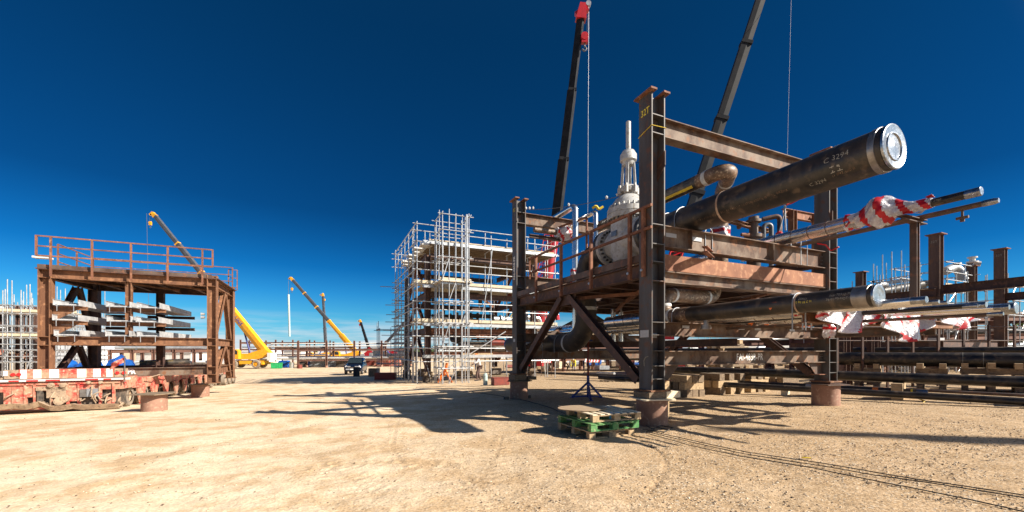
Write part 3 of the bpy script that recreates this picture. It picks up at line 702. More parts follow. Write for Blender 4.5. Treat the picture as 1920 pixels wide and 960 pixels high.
blockbox(P(ap, bv + .25, 3.86), 1.1, 1.25, .28, e1, 'oldtimber', 'grey timber cribbing under the valve on the deck')
blockbox(P(ap, bv - .55, 3.98), .9, .28, .34, e1, 'timber', 'timber chock under the south flange of the valve')

# elbow, vertical drop and low run behind the valve
low = thing('black_pipe', 'black elbowed pipe dropping from the valve through the deck and running low', 'pipe', P(ap, 6, 2), 'black coated line pipes')
s = MB(); s.path([P(ap, bv + .85, Zp), P(ap, 4.55, Zp), P(ap, 4.55, 1.92), P(ap, 10.75, 1.92)], rp, 48, bend=1.0, seg=14); s.build('pipe_body', 'pipedull', low)
for p_, ax in ((P(ap, 4.55, 3.05), ZU), (P(ap, 5.60, 1.92), e2)):
    s = MB(); ring(s, p_, ax, rp, .11, 48); s.build('coating_ring', 'white_ring', low)
MB().rev(P(ap, 10.75, 1.92), e2, [(0, rp + .005), (.1, rp + .005), (.16, rp * .8), (.2, .01)], 40).build('end_cap', 'bluepaint', low)
ubolt(low, P(ap, 7.01, 1.92), e2, rp, 1.2); ubolt(low, P(ap, 6.1, 1.92), e2, rp, 1.55)

# trestle jack under the elbow
q = V(2.74, 14.9, 0); q.z = gz(q.x, q.y)
jk = thing('pipe_stand', 'tall blue and red tripod jack under the black elbow', 'pipe stand', q)
s = MB()
for k in range(3):
    th = .5 + k * 2.094; d = V(math.cos(th), math.sin(th), 0)
    s.bar(q + ZU * .62, q + d * .62 + ZU * .05, .05, .07); s.bar(q + ZU * .12, q + d * .55 + ZU * .06, .03, .05)
    s.box(q + d * .64 + ZU * .03, .16, .16, .02)
s.tube(q + ZU * .08, q + ZU * .85, .05, 10); s.build('tripod', 'bluepaint', jk)
MB().tube(q + ZU * .85, q + ZU * 2.1, .036, 10).build('post', 'redoxide', jk)
MB().box(q + ZU * 2.12, .3, .14, .05).build('head', 'bluepaint', jk)

# upper pipe with yellow stripe, elbow and riser
r3 = .18; a3 = 2.35; z3 = 6.12
ub = thing('black_pipe', 'black pipe with a yellow stripe, high in the module, ending in a brown elbow', 'pipe', P(3, 2, 5), 'black coated line pipes')
s = MB(); s.rev(P(a3, .75, z3), e2, [(0, r3), (4.6, r3)], 28); s.build('pipe_body', 'pipe', ub)
s = MB()
def strip(mb, a, Z, r, bA, bB, ang, w, n=2):
    for i in range(n):
        t0, t1 = ang - w / 2 / r + w / r * i / n, ang - w / 2 / r + w / r * (i + 1) / n
        f = lambda b, t: P(a, b, Z) + ((-e1) * math.cos(t) + ZU * math.sin(t)) * (r + .003)
        mb.add([f(bA, t0), f(bB, t0), f(bB, t1), f(bA, t1)], [(0, 1, 2, 3)])
strip(s, a3, z3, r3, .9, 4.8, -.75, .075); s.build('yellow_stripe', 'yellowtape', ub, smooth=False)
s = MB(); s.path([P(a3, .8, z3), P(a3, -.2, z3), P(3.67, 1.2, z3 + .04), P(3.67, 1.2, 3.62)], r3 * 1.02, 24, bend=.33, seg=9); s.build('elbow_run', 'primer', ub)
s = MB()
for p_, ax in ((P(a3, .55, z3), e2), (P(3.06, .55, z3 + .02), P(3.67, 1.2, 0) - P(a3, -.2, 0)), (P(3.67, 1.2, 5.55), ZU)): ring(s, p_, ax, r3 * 1.02, .12, 24)
s.build('coating_ring', 'white_ring', ub)
def wrapmesh(pts, rad, name, parent, stripes=(.33, .5), n=40, seed=1, sag=.0, step=.03, twist=.55):
    """plastic sheeting bound round a pipe: wrinkled skin with helical red tape"""
    rs_ = random.Random(seed); pts = [Vector(p) for p in pts]; L_ = [(b - a).length for a, b in zip(pts[:-1], pts[1:])]; T = sum(L_)
    rows = max(8, int(T / step)); s = MB(); d0 = (pts[-1] - pts[0]).normalized(); ref = ZU if abs(d0.z) < .9 else V(1, 0, 0)
    e = d0.cross(ref).normalized(); g = e.cross(d0).normalized()
    for j in range(rows + 1):
        t = T * j / rows; k = 0
        while k < len(L_) - 1 and t > L_[k]: t -= L_[k]; k += 1
        c = pts[k].lerp(pts[k + 1], min(1, t / L_[k])); r_ = rad(j / rows)
        for i in range(n):
            th = 2 * math.pi * i / n; rr = r_ * (1 + .10 * math.sin(3 * th + j * .35 + seed) + .07 * math.sin(7 * th - j * .6) + rs_.uniform(-.025, .025))
            dd = e * math.cos(th) + g * math.sin(th); q_ = c + dd * rr
            q_ -= ZU * sag * max(0, -math.sin(th)) * math.sin(math.pi * j / rows) ** 1.0
            s.v.append(tuple(q_))
    for j in range(rows):
        for i in range(n):
            i2 = (i + 1) % n; s.f.append((j * n + i, j * n + i2, (j + 1) * n + i2, (j + 1) * n + i))
            ph = (j / rows * T / stripes[1] + twist * math.sin(2 * math.pi * i / n + .4)) % 1.
            s.mi.append(1 if ph < stripes[0] else 0)
    s.f.append(tuple(range(n))[::-1]); s.f.append(tuple(rows * n + i for i in range(n))); s.mi += [0, 0]
    return s.build(name, ['wrap', 'redtape'], parent)
wrapmesh([P(3.67, 1.2, 4.75), P(3.67, 1.2, 5.15)], lambda t: .25, 'plastic_wrap', ub, (.45, .2), seed=3, step=.05, twist=.1)
# hanging wrapped pipe under the pipe beam
hp = thing('wrapped_spool', 'short grey pipe spool wrapped in red and white plastic below the pipe beam', 'pipe spool', P(3.7, 1.4, 3.9))
MB().tube(P(3.75, 1.0, 3.95), P(5.1, 1.3, 3.93), .09, 16).build('spool', 'greycloth', hp)
wrapmesh([P(4.1, 1.05, 3.96), P(5.2, 1.3, 3.93)], lambda t: .12, 'plastic_wrap', hp, (.4, .3), seed=8)

# insulated and small-bore lines that fly out to the south-east, high level
fa, fz = 4.72, 4.68
fo = thing('insulated_pipe', 'shiny foil-clad pipe reaching out high to the right, bundled in red-striped plastic', 'insulated pipe', P(fa, -1, fz))
bE = (7.89 - P(fa, 0, 0).y) / e2.y; bw0 = pipe_b(1600, fa, fz); bw1 = pipe_b(1712, fa, fz)
s = MB(); s.rev(P(fa, bw0 - .1, fz), e2, [(0, .17), (3.6 - bw0, .17)], 32); cl = s.build('cladding', 'foil', fo)
s = MB(); b = bw0 + .1
while b < 2.4: ring(s, P(fa, b, fz), e2, .17, .022, 32, dr=.006); b += .42
s.build('cladding_seams', 'steel', cl)
s = MB(); s.rev(P(fa, bE, fz), e2, [(0, .083), (bw0 - bE, .083)], 24); s.build('bare_pipe', 'pipe', fo)
MB().rev(P(fa, bE - .03, fz), e2, [(0, .075), (.01, .088), (.22, .088)], 24).build('end_cap', 'cap', fo)
bw2 = pipe_b(1748, fa, fz); bwm = pipe_b(1662, fa, fz)
wrapmesh([P(fa, bw0 + .12, fz), P(fa, bwm, fz + .10), P(fa, bw1, fz + .02), P(fa, bw2, fz)], lambda t: .10 + .085 * (1 - t) + .18 * math.exp(-((t - .44) / .17) ** 2), 'plastic_wrap', fo, (.40, .34), n=44, seed=5, twist=.22)
text('C 2180', .06, None, None, None, 'chalk', fo, mapf=on_pipe(fa, fz, .083, bE + .6, .2))
for k_, (px, sg) in enumerate(((1610, 1), (1640, -1), (1690, 1), (1722, -1), (1740, 1))):
    q = P(fa, pipe_b(px, fa, fz), fz + .12 * sg); s = MB(); rr_ = random.Random(k_)
    pts_ = [q, q - e2 * .11 + ZU * rr_.uniform(-.03, .05) * sg, q - e2 * .07 - e1 * rr_.uniform(.03, .08) + ZU * sg * .06, q + e2 * .03 - e1 * .05 + ZU * sg * .03]
    s.add(pts_, [(0, 1, 2), (0, 2, 3)]); o = s.build('loose_flap', 'wrap' if k_ % 2 else 'redtape', fo, smooth=False); o.modifiers.new('t', 'SOLIDIFY').thickness = .004
f2 = thing('small_bore_pipe', 'thin brown pipe under the foil-clad one with a small drain valve near its end', 'pipe', P(5.12, -1, 4.5))
b2 = (7.98 - P(5.12, 0, 0).y) / e2.y
MB().rev(P(5.12, b2, 4.53), e2, [(0, .055), (1.2 - b2, .055)], 16).build('pipe_body', 'steel', f2)
MB().rev(P(5.12, b2 - .05, 4.53), e2, [(0, .045), (.06, .062), (.2, .062), (.22, .055)], 16).build('end_cap', 'cap', f2)
s = MB(); q = P(5.12, b2 + .45, 4.48); s.tube(q, q - ZU * .14, .02, 8); s.tube(q - ZU * .14 - e2 * .09, q - ZU * .14 + e2 * .09, .03, 8); s.tube(q - ZU * .12, q - ZU * .22, .035, 8); s.build('drain_valve', 'steel', f2)
s = MB(); q = P(5.1, bw0 + 1.0, 4.45)
s.path([q, q - ZU * .08 - e2 * .2, q - ZU * .26 - e2 * .32, q - ZU * .2 - e2 * .5], .018, 5, bend=.05); s.build('red_tag', 'redtape', f2)
for bb in (-.02, .03): pass
ubolt(f2, P(5.12, .06, 4.53), e2, .12, 3.95); ubolt(f2, P(5.12, -.2, 4.53), e2, .12, 3.95)

# T post and outrigger frame that carry them
og = thing('outrigger_frame', 'brown steel outrigger frame reaching out from the module under the low pipes', 'support frame', P(3.5, -1.5, 2.1))
zt = 2.30
MB().ibeam(P(1.0, -2.62, zt - .08), P(6.55, -2.62, zt - .08), .16, .16).build('beam', 'orange', og)
for a in (5.5, 6.1): MB().ibeam(P(a, -.14, 2.10), P(a, -2.5, 2.10), .2, .14).build('beam', 'steel', og)
tp = at_b(1708, 405, -2.5)
MB().ibeam(P(5.0, -2.55, zt + .01), P(5.0, -2.55, 4.42), .125, .125, up=e1).build('post', 'steel', og)
MB().ibeam(P(4.45, -2.55, 4.46), P(5.35, -2.55, 4.46), .10, .16).build('post_head', 'darkbrown', og)
ub_ = MB()
for a in (1.1, 4.4, 5.9):
    ub_.tube(P(a, -2.56, 2.02), P(a, -2.56, 2.5), .014, 6); ub_.tube(P(a + .25, -2.56, 2.02), P(a + .25, -2.56, 2.5), .014, 6)
ub_.build('threaded_rods', 'galv', og)

# low bank of pipes along the same direction
def lowpipe(px, py, d, name, label, m, cat='pipe', group='pipes in the low bank', b_far=2.8, ztop=zt, clad=None, capm='cap'):
    Y = (ztop - EYE) * FPX / (HZ - py - d / 2); D = d * Y / FPX; X = (px - 960) / FPX * Y
    dx, dy = X - B0.x, Y - B0.y; a = dx * e1.x + dy * e1.y; b = dx * e2.x + dy * e2.y; Z = ztop + D / 2; r = D / 2
    t = thing(name, label, cat, P(a, b, Z), group)
    MB().rev(P(a, b + .02, Z), e2, [(0, r), (b_far - b, r)], 32).build('pipe_body', m, t)
    MB().rev(P(a, b, Z), e2, [(0, r * .0 + .001), (.0, r * .93), (.01, r * 1.04), (.16, r * 1.04), (.165, r)], 32, cap=False).build('end_cap', capm, t)
    if clad:
        bb = b + clad[0]; s = MB(); s.rev(P(a, bb, Z + clad[1] - r), e2, [(0, r), (.02, clad[1]), (b_far - bb, clad[1])], 32); c = s.build('cladding', 'foil', t)
        s = MB(); q = bb + .1
        while q < b_far - .1: ring(s, P(a, q, Z + clad[1] - r), e2, clad[1], .018, 32, dr=.005); q += .38
        s.build('cladding_seams', 'darkbrown', c)
    return a, b, Z, r, t
zb = 2.46; yb = (zb - EYE) * FPX / 103.; X = (1648 - 960) / FPX * yb; dx, dy = X - B0.x, yb - B0.y; ab = dx * e1.x + dy * e1.y; bb_ = dx * e2.x + dy * e2.y; rb = .165
lb_ = thing('black_pipe', 'black pipe along the low bank with a steel banded round cap and painted notes', 'pipe', P(ab, bb_, zb), 'black coated line pipes')
pb_ = MB().rev(P(ab, bb_ + .02, zb), e2, [(0, rb), (-.3 - bb_, rb)], 48).build('pipe_body', 'pipe', lb_)
MB().rev(P(ab, bb_, zb), -e2, [(-.03, rb), (-.02, rb + .006), (.004, rb + .004), (.01, rb * .9), (.002, rb * .7), (.004, rb * .3), (0, .002)], 48, cap=False).build('end_cap', 'cap', lb_)
MB().rev(P(ab, bb_ + .08, zb), e2, [(0, rb), (.003, rb + .008), (.20, rb + .008), (.203, rb)], 48, cap=False).build('steel_band', 'band', lb_)
bw = pipe_b(1498, ab, zb)
s = MB(); ring(s, P(ab, bw - .02, zb), e2, rb, .03, 48); s.build('weld_ring', 'weld', lb_)
ubolt(lb_, P(ab, bw, zb), e2, rb, 2.0); ubolt(lb_, P(ab, .02, zb), e2, rb, 1.95)
text('ZERO', .055, None, None, None, 'chalk', pb_, mapf=on_pipe(ab, zb, rb, bb_ + .98, .32)); text('CT 80 L8 C H', .05, None, None, None, 'yellowink', pb_, mapf=on_pipe(ab, zb, rb, bb_ + .98, -.02))
text('3x6-70310-PR', .055, None, None, None, 'chalk', pb_, mapf=on_pipe(ab, zb, rb, bb_ + .42, .35)); text('78-01-00-HOT-165', .05, None, None, None, 'chalk', pb_, mapf=on_pipe(ab, zb, rb, bb_ + .42, -.02))
# brown elbows that join it to the deck
s = MB(); s.path([P(ab, -.35, zb), P(ab, .45, zb), P(ab, .45, 3.0), P(2.5, .45, 3.0), P(2.5, .45, 3.55)], rb * 1.02, 28, bend=.24, seg=8); s.build('elbow_run', 'primer', lb_)
s = MB()
for p_, ax in ((P(ab, .2, zb), e2), (P(ab + .3, .45, 3.0), e1), (P(2.2, .45, 3.0), e1), (P(ab, .45, 2.74), ZU)): ring(s, p_, ax, rb * 1.02, .07, 28)
s.build('coating_ring', 'white_ring', lb_)
s = MB(); s.rev(P(ab + .02, -.75, zb - rb), -ZU, [(0, .05), (.1, .05), (.1, .10), (.14, .10), (.15, .11), (.19, .11)], 20); s.build('drain_flange', 'band', lb_)
s = MB(); q = P(ab, bw - .0, zb) - e1 * (rb * .96) - e2 * (-.34) - ZU * .02
s.add([q, q + e2 * .14 + ZU * .06, q + e2 * .06 - ZU * .07, q - e2 * .05 + ZU * .07], [(0, 1, 3), (0, 2, 1)]); s.build('orange_tag', 'orangeplastic', lb_, smooth=False)
lowpipe(1738, 562, 14, 'insulated_pipe', 'foil-clad pipe with a bare capped end just right of the black banded cap', 'foil', clad=(1.2, .17))
lowpipe(1761, 565.5, 7.5, 'small_bore_pipe', 'thin silver pipe end between the first two capped ends', 'foil')
lowpipe(1778, 567, 7.5, 'small_bore_pipe', 'thin silver pipe end, second of the thin pair', 'foil')
lowpipe(1834, 573, 8, 'small_bore_pipe', 'slim black pipe with a silver end lying under the wider silver one', 'pipe')
lowpipe(1850, 571, 12, 'insulated_pipe', 'medium silver pipe end beside the slim black pipe', 'foil', clad=(1.0, .13))
lowpipe(1893, 575.5, 10, 'insulated_pipe', 'silver pipe ending just short of the widest silver cap', 'foil', clad=(1.5, .12))
lowpipe(1907, 578, 21, 'insulated_pipe', 'widest silver pipe, reaching farthest to the right in the low bank', 'foil')
lowpipe(1882, 588, 7, 'small_bore_pipe', 'thin dull pipe hung lowest in the low bank', 'steel', ztop=2.16)
# plastic sheets hanging from the low bank
def sheet(b_, a_from, a_to, drop, label, seed, cross=True):
    rs_ = random.Random(seed); s = MB(); nA, nB = 44, 12
    for j in range(nB + 1):
        for i in range(nA + 1):
            u = i / nA; v = j / nB; sagz = drop * v * (.30 + .70 * math.sin(math.pi * u) ** .8)
            q_ = P(a_from + (a_to - a_from) * u, b_ - .06 * v + .10 * math.sin(u * 19 + v * 3 + seed) * v + rs_.uniform(-.006, .006), 2.42 - sagz - .03 * u + .03 * math.sin(u * 9))
            s.v.append(tuple(q_))
    for j in range(nB):
        for i in range(nA):
            k = j * (nA + 1) + i; s.f.append((k, k + 1, k + nA + 2, k + nA + 1)); s.mi.append(1 if ((i + (j if cross else -j)) % 12) < 3 else 0)
    o = s.build('plastic_sheet', ['wrap', 'redtape']); md = o.modifiers.new('thick', 'SOLIDIFY'); md.thickness = .004
    return tag(o, label, 'plastic sheet', 'red-striped plastic sheets on the low pipes')
sheet(-2.80, .95, 2.90, .42, 'red-striped clear plastic sheet sagging left of the first capped foil pipe', 3)
sheet(-2.88, 2.80, 4.70, .56, 'largest red-striped plastic sheet, sagging deepest under the pipe ends', 9, False)
sheet(-3.05, 4.6, 6.1, .30, 'red-striped plastic sheet flapping at the far right end of the outrigger', 14)
s = MB(); q0 = P(2.2, -1.35, 0)
nA = 7
hang = MB()
for j in range(10):
    for i in range(nA + 1):
        u = i / nA; v = j / 9; q_ = P(2.35 + .36 * u - .05 * math.sin(v * 5), -2.2 + .05 * math.sin(i * 1.7 + j), 2.40 - .50 * v); hang.v.append(tuple(q_))
for j in range(9):
    for i in range(nA):
        k = j * (nA + 1) + i; hang.f.append((k, k + 1, k + nA + 2, k + nA + 1)); hang.mi.append(1 if (i == 3 or j == 5) else 0)
o = hang.build('plastic_sheet', ['wrap', 'redtape']); md = o.modifiers.new('thick', 'SOLIDIFY'); md.thickness = .004
tag(o, 'white plastic bag shape hanging with a red tape cross below the U-bolt', 'plastic sheet', 'red-striped plastic sheets on the low pipes')
wrapmesh([P(1.36, -2.2, 2.5), P(1.36, -2.9, 2.45)], lambda t: .19, 'plastic_wrap', og, (.35, .25), seed=22)

# foil lines lying on the low beam deeper in the module
for a, r_, lb in ((1.95, .165, 'foil-clad pipe on the low beam just behind the black pipe'), (3.7, .12, 'foil-clad pipe crossing the low beam near its middle'), (4.9, .12, 'foil-clad pipe crossing the low beam toward the far column')):
    t = thing('insulated_pipe', lb, 'insulated pipe', P(a, 3, 2.3 + r_), 'foil-clad pipes inside the module')
    MB().rev(P(a, -2.9, 2.30 + r_), e2, [(0, r_), (11.4, r_)], 24).build('cladding', 'foil', t)
    s = MB(); b = -2.7
    while b < 8: ring(s, P(a, b, 2.30 + r_), e2, r_, .018, 24, dr=.005); b += .4
    s.build('cladding_seams', 'darkbrown', t)
# pipe clamps in orange
cl_ = MB()
for a in (3.02, 3.62, 3.92, 5.1, 5.42): cl_.box(P(a, -.16, 2.36), .07, .05, .12, e1, e2, ZU); cl_.path([P(a, -.2, 2.42), P(a + .03, -.22, 2.34), P(a - .02, -.2, 2.27)], .014, 5)
cl_.build('pipe_clamps', 'orangeplastic', mod)
# a red angle bracket hung under the pipe beam
MB().ibeam(P(1.0, -.55, 3.90), P(1.95, .05, 3.96), .13, .12).build('bracket', 'rust', mod)
ubolt(mod, P(1.75, -.02, 4.48), e2, .1, 3.85)

# deck-top pipework near the far side
def gpipe(pts, r, m, label, wrap_=None, name='riser_pipe', group='slim riser pipes on the deck'):
    t = thing(name, label, 'riser pipe', pts[0], group)
    MB().path(pts, r, 18, bend=r * 1.8, seg=7).build('pipe_body', m, t)
    if wrap_: wrapmesh([Vector(wrap_[0]), Vector(wrap_[1])], lambda q_: r * 1.5, 'plastic_wrap', t, (.4, .22), seed=11, step=.05, twist=.1)
    return t
q = P(1.75, 5.84, 0)
gpipe([V(q.x, q.y, 2.35) + e2 * 1.5, V(q.x, q.y, 2.35), V(q.x, q.y, 7.0), V(q.x, q.y, 7.0) + e2 * 2.2], .115, 'foil', 'taller silver pipe bent over the far top beam', ((q.x, q.y, 4.05), (q.x, q.y, 4.65)))
q = W(1117, 430, 14.6)
gpipe([V(q.x, q.y, 3.6), V(q.x, q.y, 6.55), V(q.x, q.y, 6.55) + e2 * 1.6], .085, 'foil', 'shorter silver pipe left of the valve with a yellow strap on top')
s = MB(); s.path([V(q.x - .12, q.y, 6.66), V(q.x, q.y - .05, 6.74), V(q.x + .1, q.y, 6.62), V(q.x + .26, q.y, 6.72)], .045, 6, bend=.06); solo('yellow_strap', s, 'yellowtape', 'yellow strap draped on the shorter silver pipe', 'strap')
q = W(1100, 430, 14.9)
gpipe([V(q.x, q.y, 4.4), V(q.x, q.y, 6.45), V(q.x, q.y, 6.45) + e2 * 1.6 - e1 * .3], .04, 'rust', 'thin rusty bent pipe between the two silver ones')
q = W(1094, 480, 15.2)
gpipe([V(q.x, q.y, 3.6), V(q.x, q.y, 5.3)], .07, 'galv', 'stubby grey pipe with wrapped joint near the silver risers', ((q.x, q.y, 4.5), (q.x, q.y, 4.8)))
for px, lb in ((1150, 'silver pipe pair seen under the deck, western one'), (1164, 'silver pipe pair seen under the deck, eastern one')):
    q = W(px, 600, 16.5); gpipe([V(q.x, q.y, 2.0), V(q.x, q.y, 3.3)], .10, 'foil', lb)
# wrapped flange near the far top beam
q = W(1057, 438, 16.2); t = thing('wrapped_flange', 'pipe flange wrapped in white and red plastic under the far top beam', 'pipe spool', q)
MB().rev(q, -e1, [(-.3, .1), (1.3, .1)], 16).build('spool', 'primer', t); wrapmesh([q - e1 * .35, q + e1 * .3], lambda u: .32 if .3 < u < .8 else .2, 'plastic_wrap', t, (.3, .4), seed=31, step=.07)
MB().ibeam(q - e1 * 1.5 - ZU * .26, q + e1 * .6 - ZU * .26, .12, .14).build('support_angle', 'darkbrown', t)
# valve manifold at the right of the deck
q = P(4.6, 2.3, 0)
mf = thing('pipe_manifold', 'cluster of small flanged pipes and hand valves on the deck behind the fat pipe', 'pipe manifold', V(q.x, q.y, 3.7))
for i, (px, Yq, zt_, r_) in enumerate(((1413, 13.2, 5.9, .15), (1446, 13.4, 5.75, .07), (1462, 13.5, 6.05, .075))):
    q = W(px, 430, Yq); s = MB()
    if i == 0: s.rev((q.x, q.y, 3.6), ZU, [(0, .2), (1.15, .2), (1.3, .27), (1.5, .27), (1.52, .2), (1.6, .2), (1.62, .27), (1.72, .27), (1.74, .13), (2.1, .13), (2.12, .22), (2.2, .22), (2.22, .15), (2.3, .15)], 20)
    elif i == 1: s.path([V(q.x, q.y, 3.6), V(q.x, q.y, zt_), V(q.x - .25, q.y, zt_ - .05), V(q.x - .25, q.y, 5.1)], r_, 12, bend=.12); s.rev((q.x, q.y, 4.9), ZU, [(0, .13), (.1, .13), (.12, .08), (.3, .12), (.45, .12)], 14); s.rev((q.x, q.y - .1, 5.2), V(0, -1, 0), [(0, .03), (.22, .03), (.22, .14), (.25, .14)], 14)
    else: s.path([V(q.x, q.y, 3.6), V(q.x, q.y, zt_), V(q.x - .5, q.y + .1, zt_ - .1)], r_, 12, bend=.12); s.rev((q.x, q.y, 5.0), ZU, [(0, .12), (.06, .12), (.08, .07), (.25, .07), (.27, .12), (.33, .12)], 14)
    s.build('riser', ('steel', 'greyboom', 'darkbrown')[i], mf)
q = W(1413, 430, 13.2); wrapmesh([V(q.x, q.y, 4.55), V(q.x, q.y, 4.95)], lambda u: .25 + .08 * (1 - u), 'plastic_wrap', mf, (.0, .3), seed=4, step=.05)
s = MB(); s.rev(W(1385, 424, 13.0), V(.6, .1, .0), [(0, .1), (.03, .1), (.03, .03), (.4, .03)], 12); s.rev(W(1390, 440, 13.0), V(.6, .1, .0), [(0, .05), (.25, .07)], 10); s.build('hand_wheels', 'rust', mf)
for p_, q_, lb, mm in ((W(1369, 414, 12.6), W(1441, 434, 13.9), 'loose orange-brown beam lying tilted across the deck behind the fat pipe', 'orange'), (W(1468, 399, 14.2), W(1540, 412, 15.6), 'short brown beam at the top of the inner side frame', 'rust')):
    solo('steel_beam', MB().ibeam(p_, q_, .12 if mm == 'orange' else .30, .14), mm, lb, 'steel beam')
sf = thing('side_frame', 'inner orange-brown goal-post frame left of the south-east column', 'support frame', P(5, 3, 3.6))
for px in (1486, 1530):
    q = W(px, 400, 14.3 if px < 1500 else 15.1); MB().ibeam((q.x, q.y, 3.4), (q.x, q.y, EYE + (HZ - (395 if px < 1500 else 402)) / FPX * q.y), .2, .2, up=e1).build('post', 'orange', sf)
# chain hoist rigging
s = MB(); q = W(1474, 385, 12.8); s.tube(q, W(1460, 438, 12.8), .018, 6); s.tube(W(1471, 385, 12.8), W(1473, 432, 12.8), .025, 6)
t = thing('chain_hoist', 'red chain hoist rigging hanging below the fat pipe', 'chain hoist', q); s.build('chain', 'galvdark', t)
MB().rev(W(1461, 434, 12.8), -ZU, [(0, .04), (.05, .10), (.3, .09), (.36, .04)], 10).build('hoist_body', 'redtape', t)
MB().path([W(1474, 384, 12.8), W(1485, 380, 12.8), W(1500, 372, 12.5)], .035, 6).build('sling', 'redtape', t)
# string of small lamps
p0_, p1_ = P(.1, 6.9, 6.95), vc + ZU * 6.2
st_ = thing('string_light', 'dark cable strung with small bulbs from the far column to the valve', 'string light', p0_)
pts = [p0_.lerp(p1_, i / 24) - ZU * (.12 * 4 * (i / 24) * (1 - i / 24)) for i in range(25)]
MB().path(pts, .010, 5).build('cable', 'cable', st_)
for i in (1, 2, 3, 12, 20, 22): MB().rev(pts[i] + ZU * .02, ZU, [(0, .02), (.05, .045), (.09, .01)], 8).build('bulb', 'white', st_)
# ------------------------------------------------------------------ west module on trailers
L0 = Vector((-13.74, 19.0, 0))
def Q(a, b, z): return L0 + e1 * a + e2 * b + ZU * z
lm = thing('steel_module', 'orange rusty module with a railed roof deck and cable trays, carried on the red trailers', 'steel module', Q(-2.8, 2.3, .5))
LX, LB = -5.56, 3.8
for (a, b) in ((0, 0), (LX, 0), (LX, LB), (0, LB)):
    z1 = 5.08; s = MB(); s.ibeam(Q(a, b, .18), Q(a, b, z1), .36, .38, up=e1, tf=.026, tw=.018)
    for z in (4.9, 4.58, 2.2, 1.86, .9, .56): s.box(Q(a, b, z), .31, .36, .02, e1, e2, ZU)
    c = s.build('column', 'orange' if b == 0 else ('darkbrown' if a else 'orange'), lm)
    MB().box(Q(a, b, .17), .5, .5, .03, e1, e2, ZU).build('base_plate', 'orange', c)
def lb(p, q_, d, wd, m='orange', n='beam', up=ZU): return MB().ibeam(p, q_, d, wd, up=up, tf=.02, tw=.014).build(n, m, lm)
for z0, z1, mm in ((4.57, 4.90, 'orange'), (1.86, 2.21, 'orange'), (.55, .90, 'beam')):
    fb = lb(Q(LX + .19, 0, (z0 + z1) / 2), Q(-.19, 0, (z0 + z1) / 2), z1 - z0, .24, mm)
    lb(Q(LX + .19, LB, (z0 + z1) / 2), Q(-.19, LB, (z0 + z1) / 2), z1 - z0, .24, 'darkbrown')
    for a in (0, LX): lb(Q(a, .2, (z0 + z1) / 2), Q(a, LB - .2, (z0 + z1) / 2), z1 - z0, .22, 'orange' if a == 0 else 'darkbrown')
text('FAI-475C-PR', .26, Q(-3.42, -.012, .725), e1, ZU, 'stencil', fb, bold=.012, aspect=.95)
MB().ibeam(Q(-2.97, 0, 4.57), Q(-2.97, 0, 2.21), .2, .22, up=e1).build('hanger_post', 'orange', lm)
MB().ibeam(Q(-3.0, LB, 4.57), Q(-3.0, LB, .55), .3, .3, up=e1).build('post', 'darkbrown', lm)
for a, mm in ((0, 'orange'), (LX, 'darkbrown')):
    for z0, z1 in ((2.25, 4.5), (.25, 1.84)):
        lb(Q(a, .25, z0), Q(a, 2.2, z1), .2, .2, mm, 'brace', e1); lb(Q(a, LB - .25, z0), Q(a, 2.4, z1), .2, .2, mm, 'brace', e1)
s = MB(); s.box(Q(LX / 2, LB / 2, 4.93), -LX + .5, LB + .4, .04, e1, e2, ZU); s.build('deck_floor', 'darkbrown', lm)
s = MB()
for i in range(1, 5): s.ibeam(Q(LX + i * 1.13, .1, 4.76), Q(LX + i * 1.13, LB - .1, 4.76), .26, .14)
s.build('deck_joists', 'darkbrown', lm)
s = MB()
for i in range(3): s.bar(Q(LX + .4 + 1.7 * i, .25, 4.60), Q(LX + 2.0 + 1.7 * i, 2.4, 4.60), .09, .07)
s.build('deck_bracing', 'orange', lm)
MB().channel(Q(LX - .2, -.16, 5.02), Q(.0, -.16, 5.02), .16, .06, e2).build('toe_plate', 'steel', lm)
# rails round the deck
def railrun(pts, zs, zt_, parent, m='rust', step=1.35, zbot=4.62, size=.06, ends=True):
    for p, q_ in zip(pts[:-1], pts[1:]):
        Ln = (q_ - p).length; n = max(1, round(Ln / step))
        for i in range(n + 1):
            c = p.lerp(q_, i / n); MB().bar(c + ZU * zbot, c + ZU * zt_, size, size, up=e1).build('rail_post', m, parent)
        for z in zs: MB().bar(p + ZU * z, q_ + ZU * z, size * .75, size * .75).build('rail', m, parent)
hr = thing('handrail', 'three-bar rusty handrail round the roof deck of the orange module', 'handrail', Q(-2.8, -.3, 4.95))
railrun([Q(-5.30, -.3, 0), Q(-.32, -.3, 0)], (), 6.2, hr)
for z in (6.2, 5.8, 5.42): MB().bar(Q(-5.72, -.3, z), Q(.06, -.3, z), .045, .05).build('rail', 'rust', hr)
for a in (-5.72, .06): MB().bar(Q(a, -.3, 5.42), Q(a, -.3, 6.22), .06, .06, up=e1).build('rail_post', 'rust', hr)
railrun([Q(LX - .05, .9, 0), Q(LX - .05, LB, 0), Q(.1, LB, 0)], (6.15, 5.75, 5.4), 6.15, hr, zbot=5.0, step=1.5, size=.05)
MB().box(Q(-5.6, -.15, 5.36), .50, .3, .07, e1, e2, ZU).build('light_bracket', 'white', hr)
sr = thing('handrail', 'small railed ledge at the north-east corner of the orange module', 'handrail', Q(.2, LB, 4.9))
railrun([Q(-.1, LB + .1, 0), Q(.30, LB + .1, 0)], (6.05, 5.6, 5.1), 6.05, sr, zbot=4.95, step=.8, size=.045)
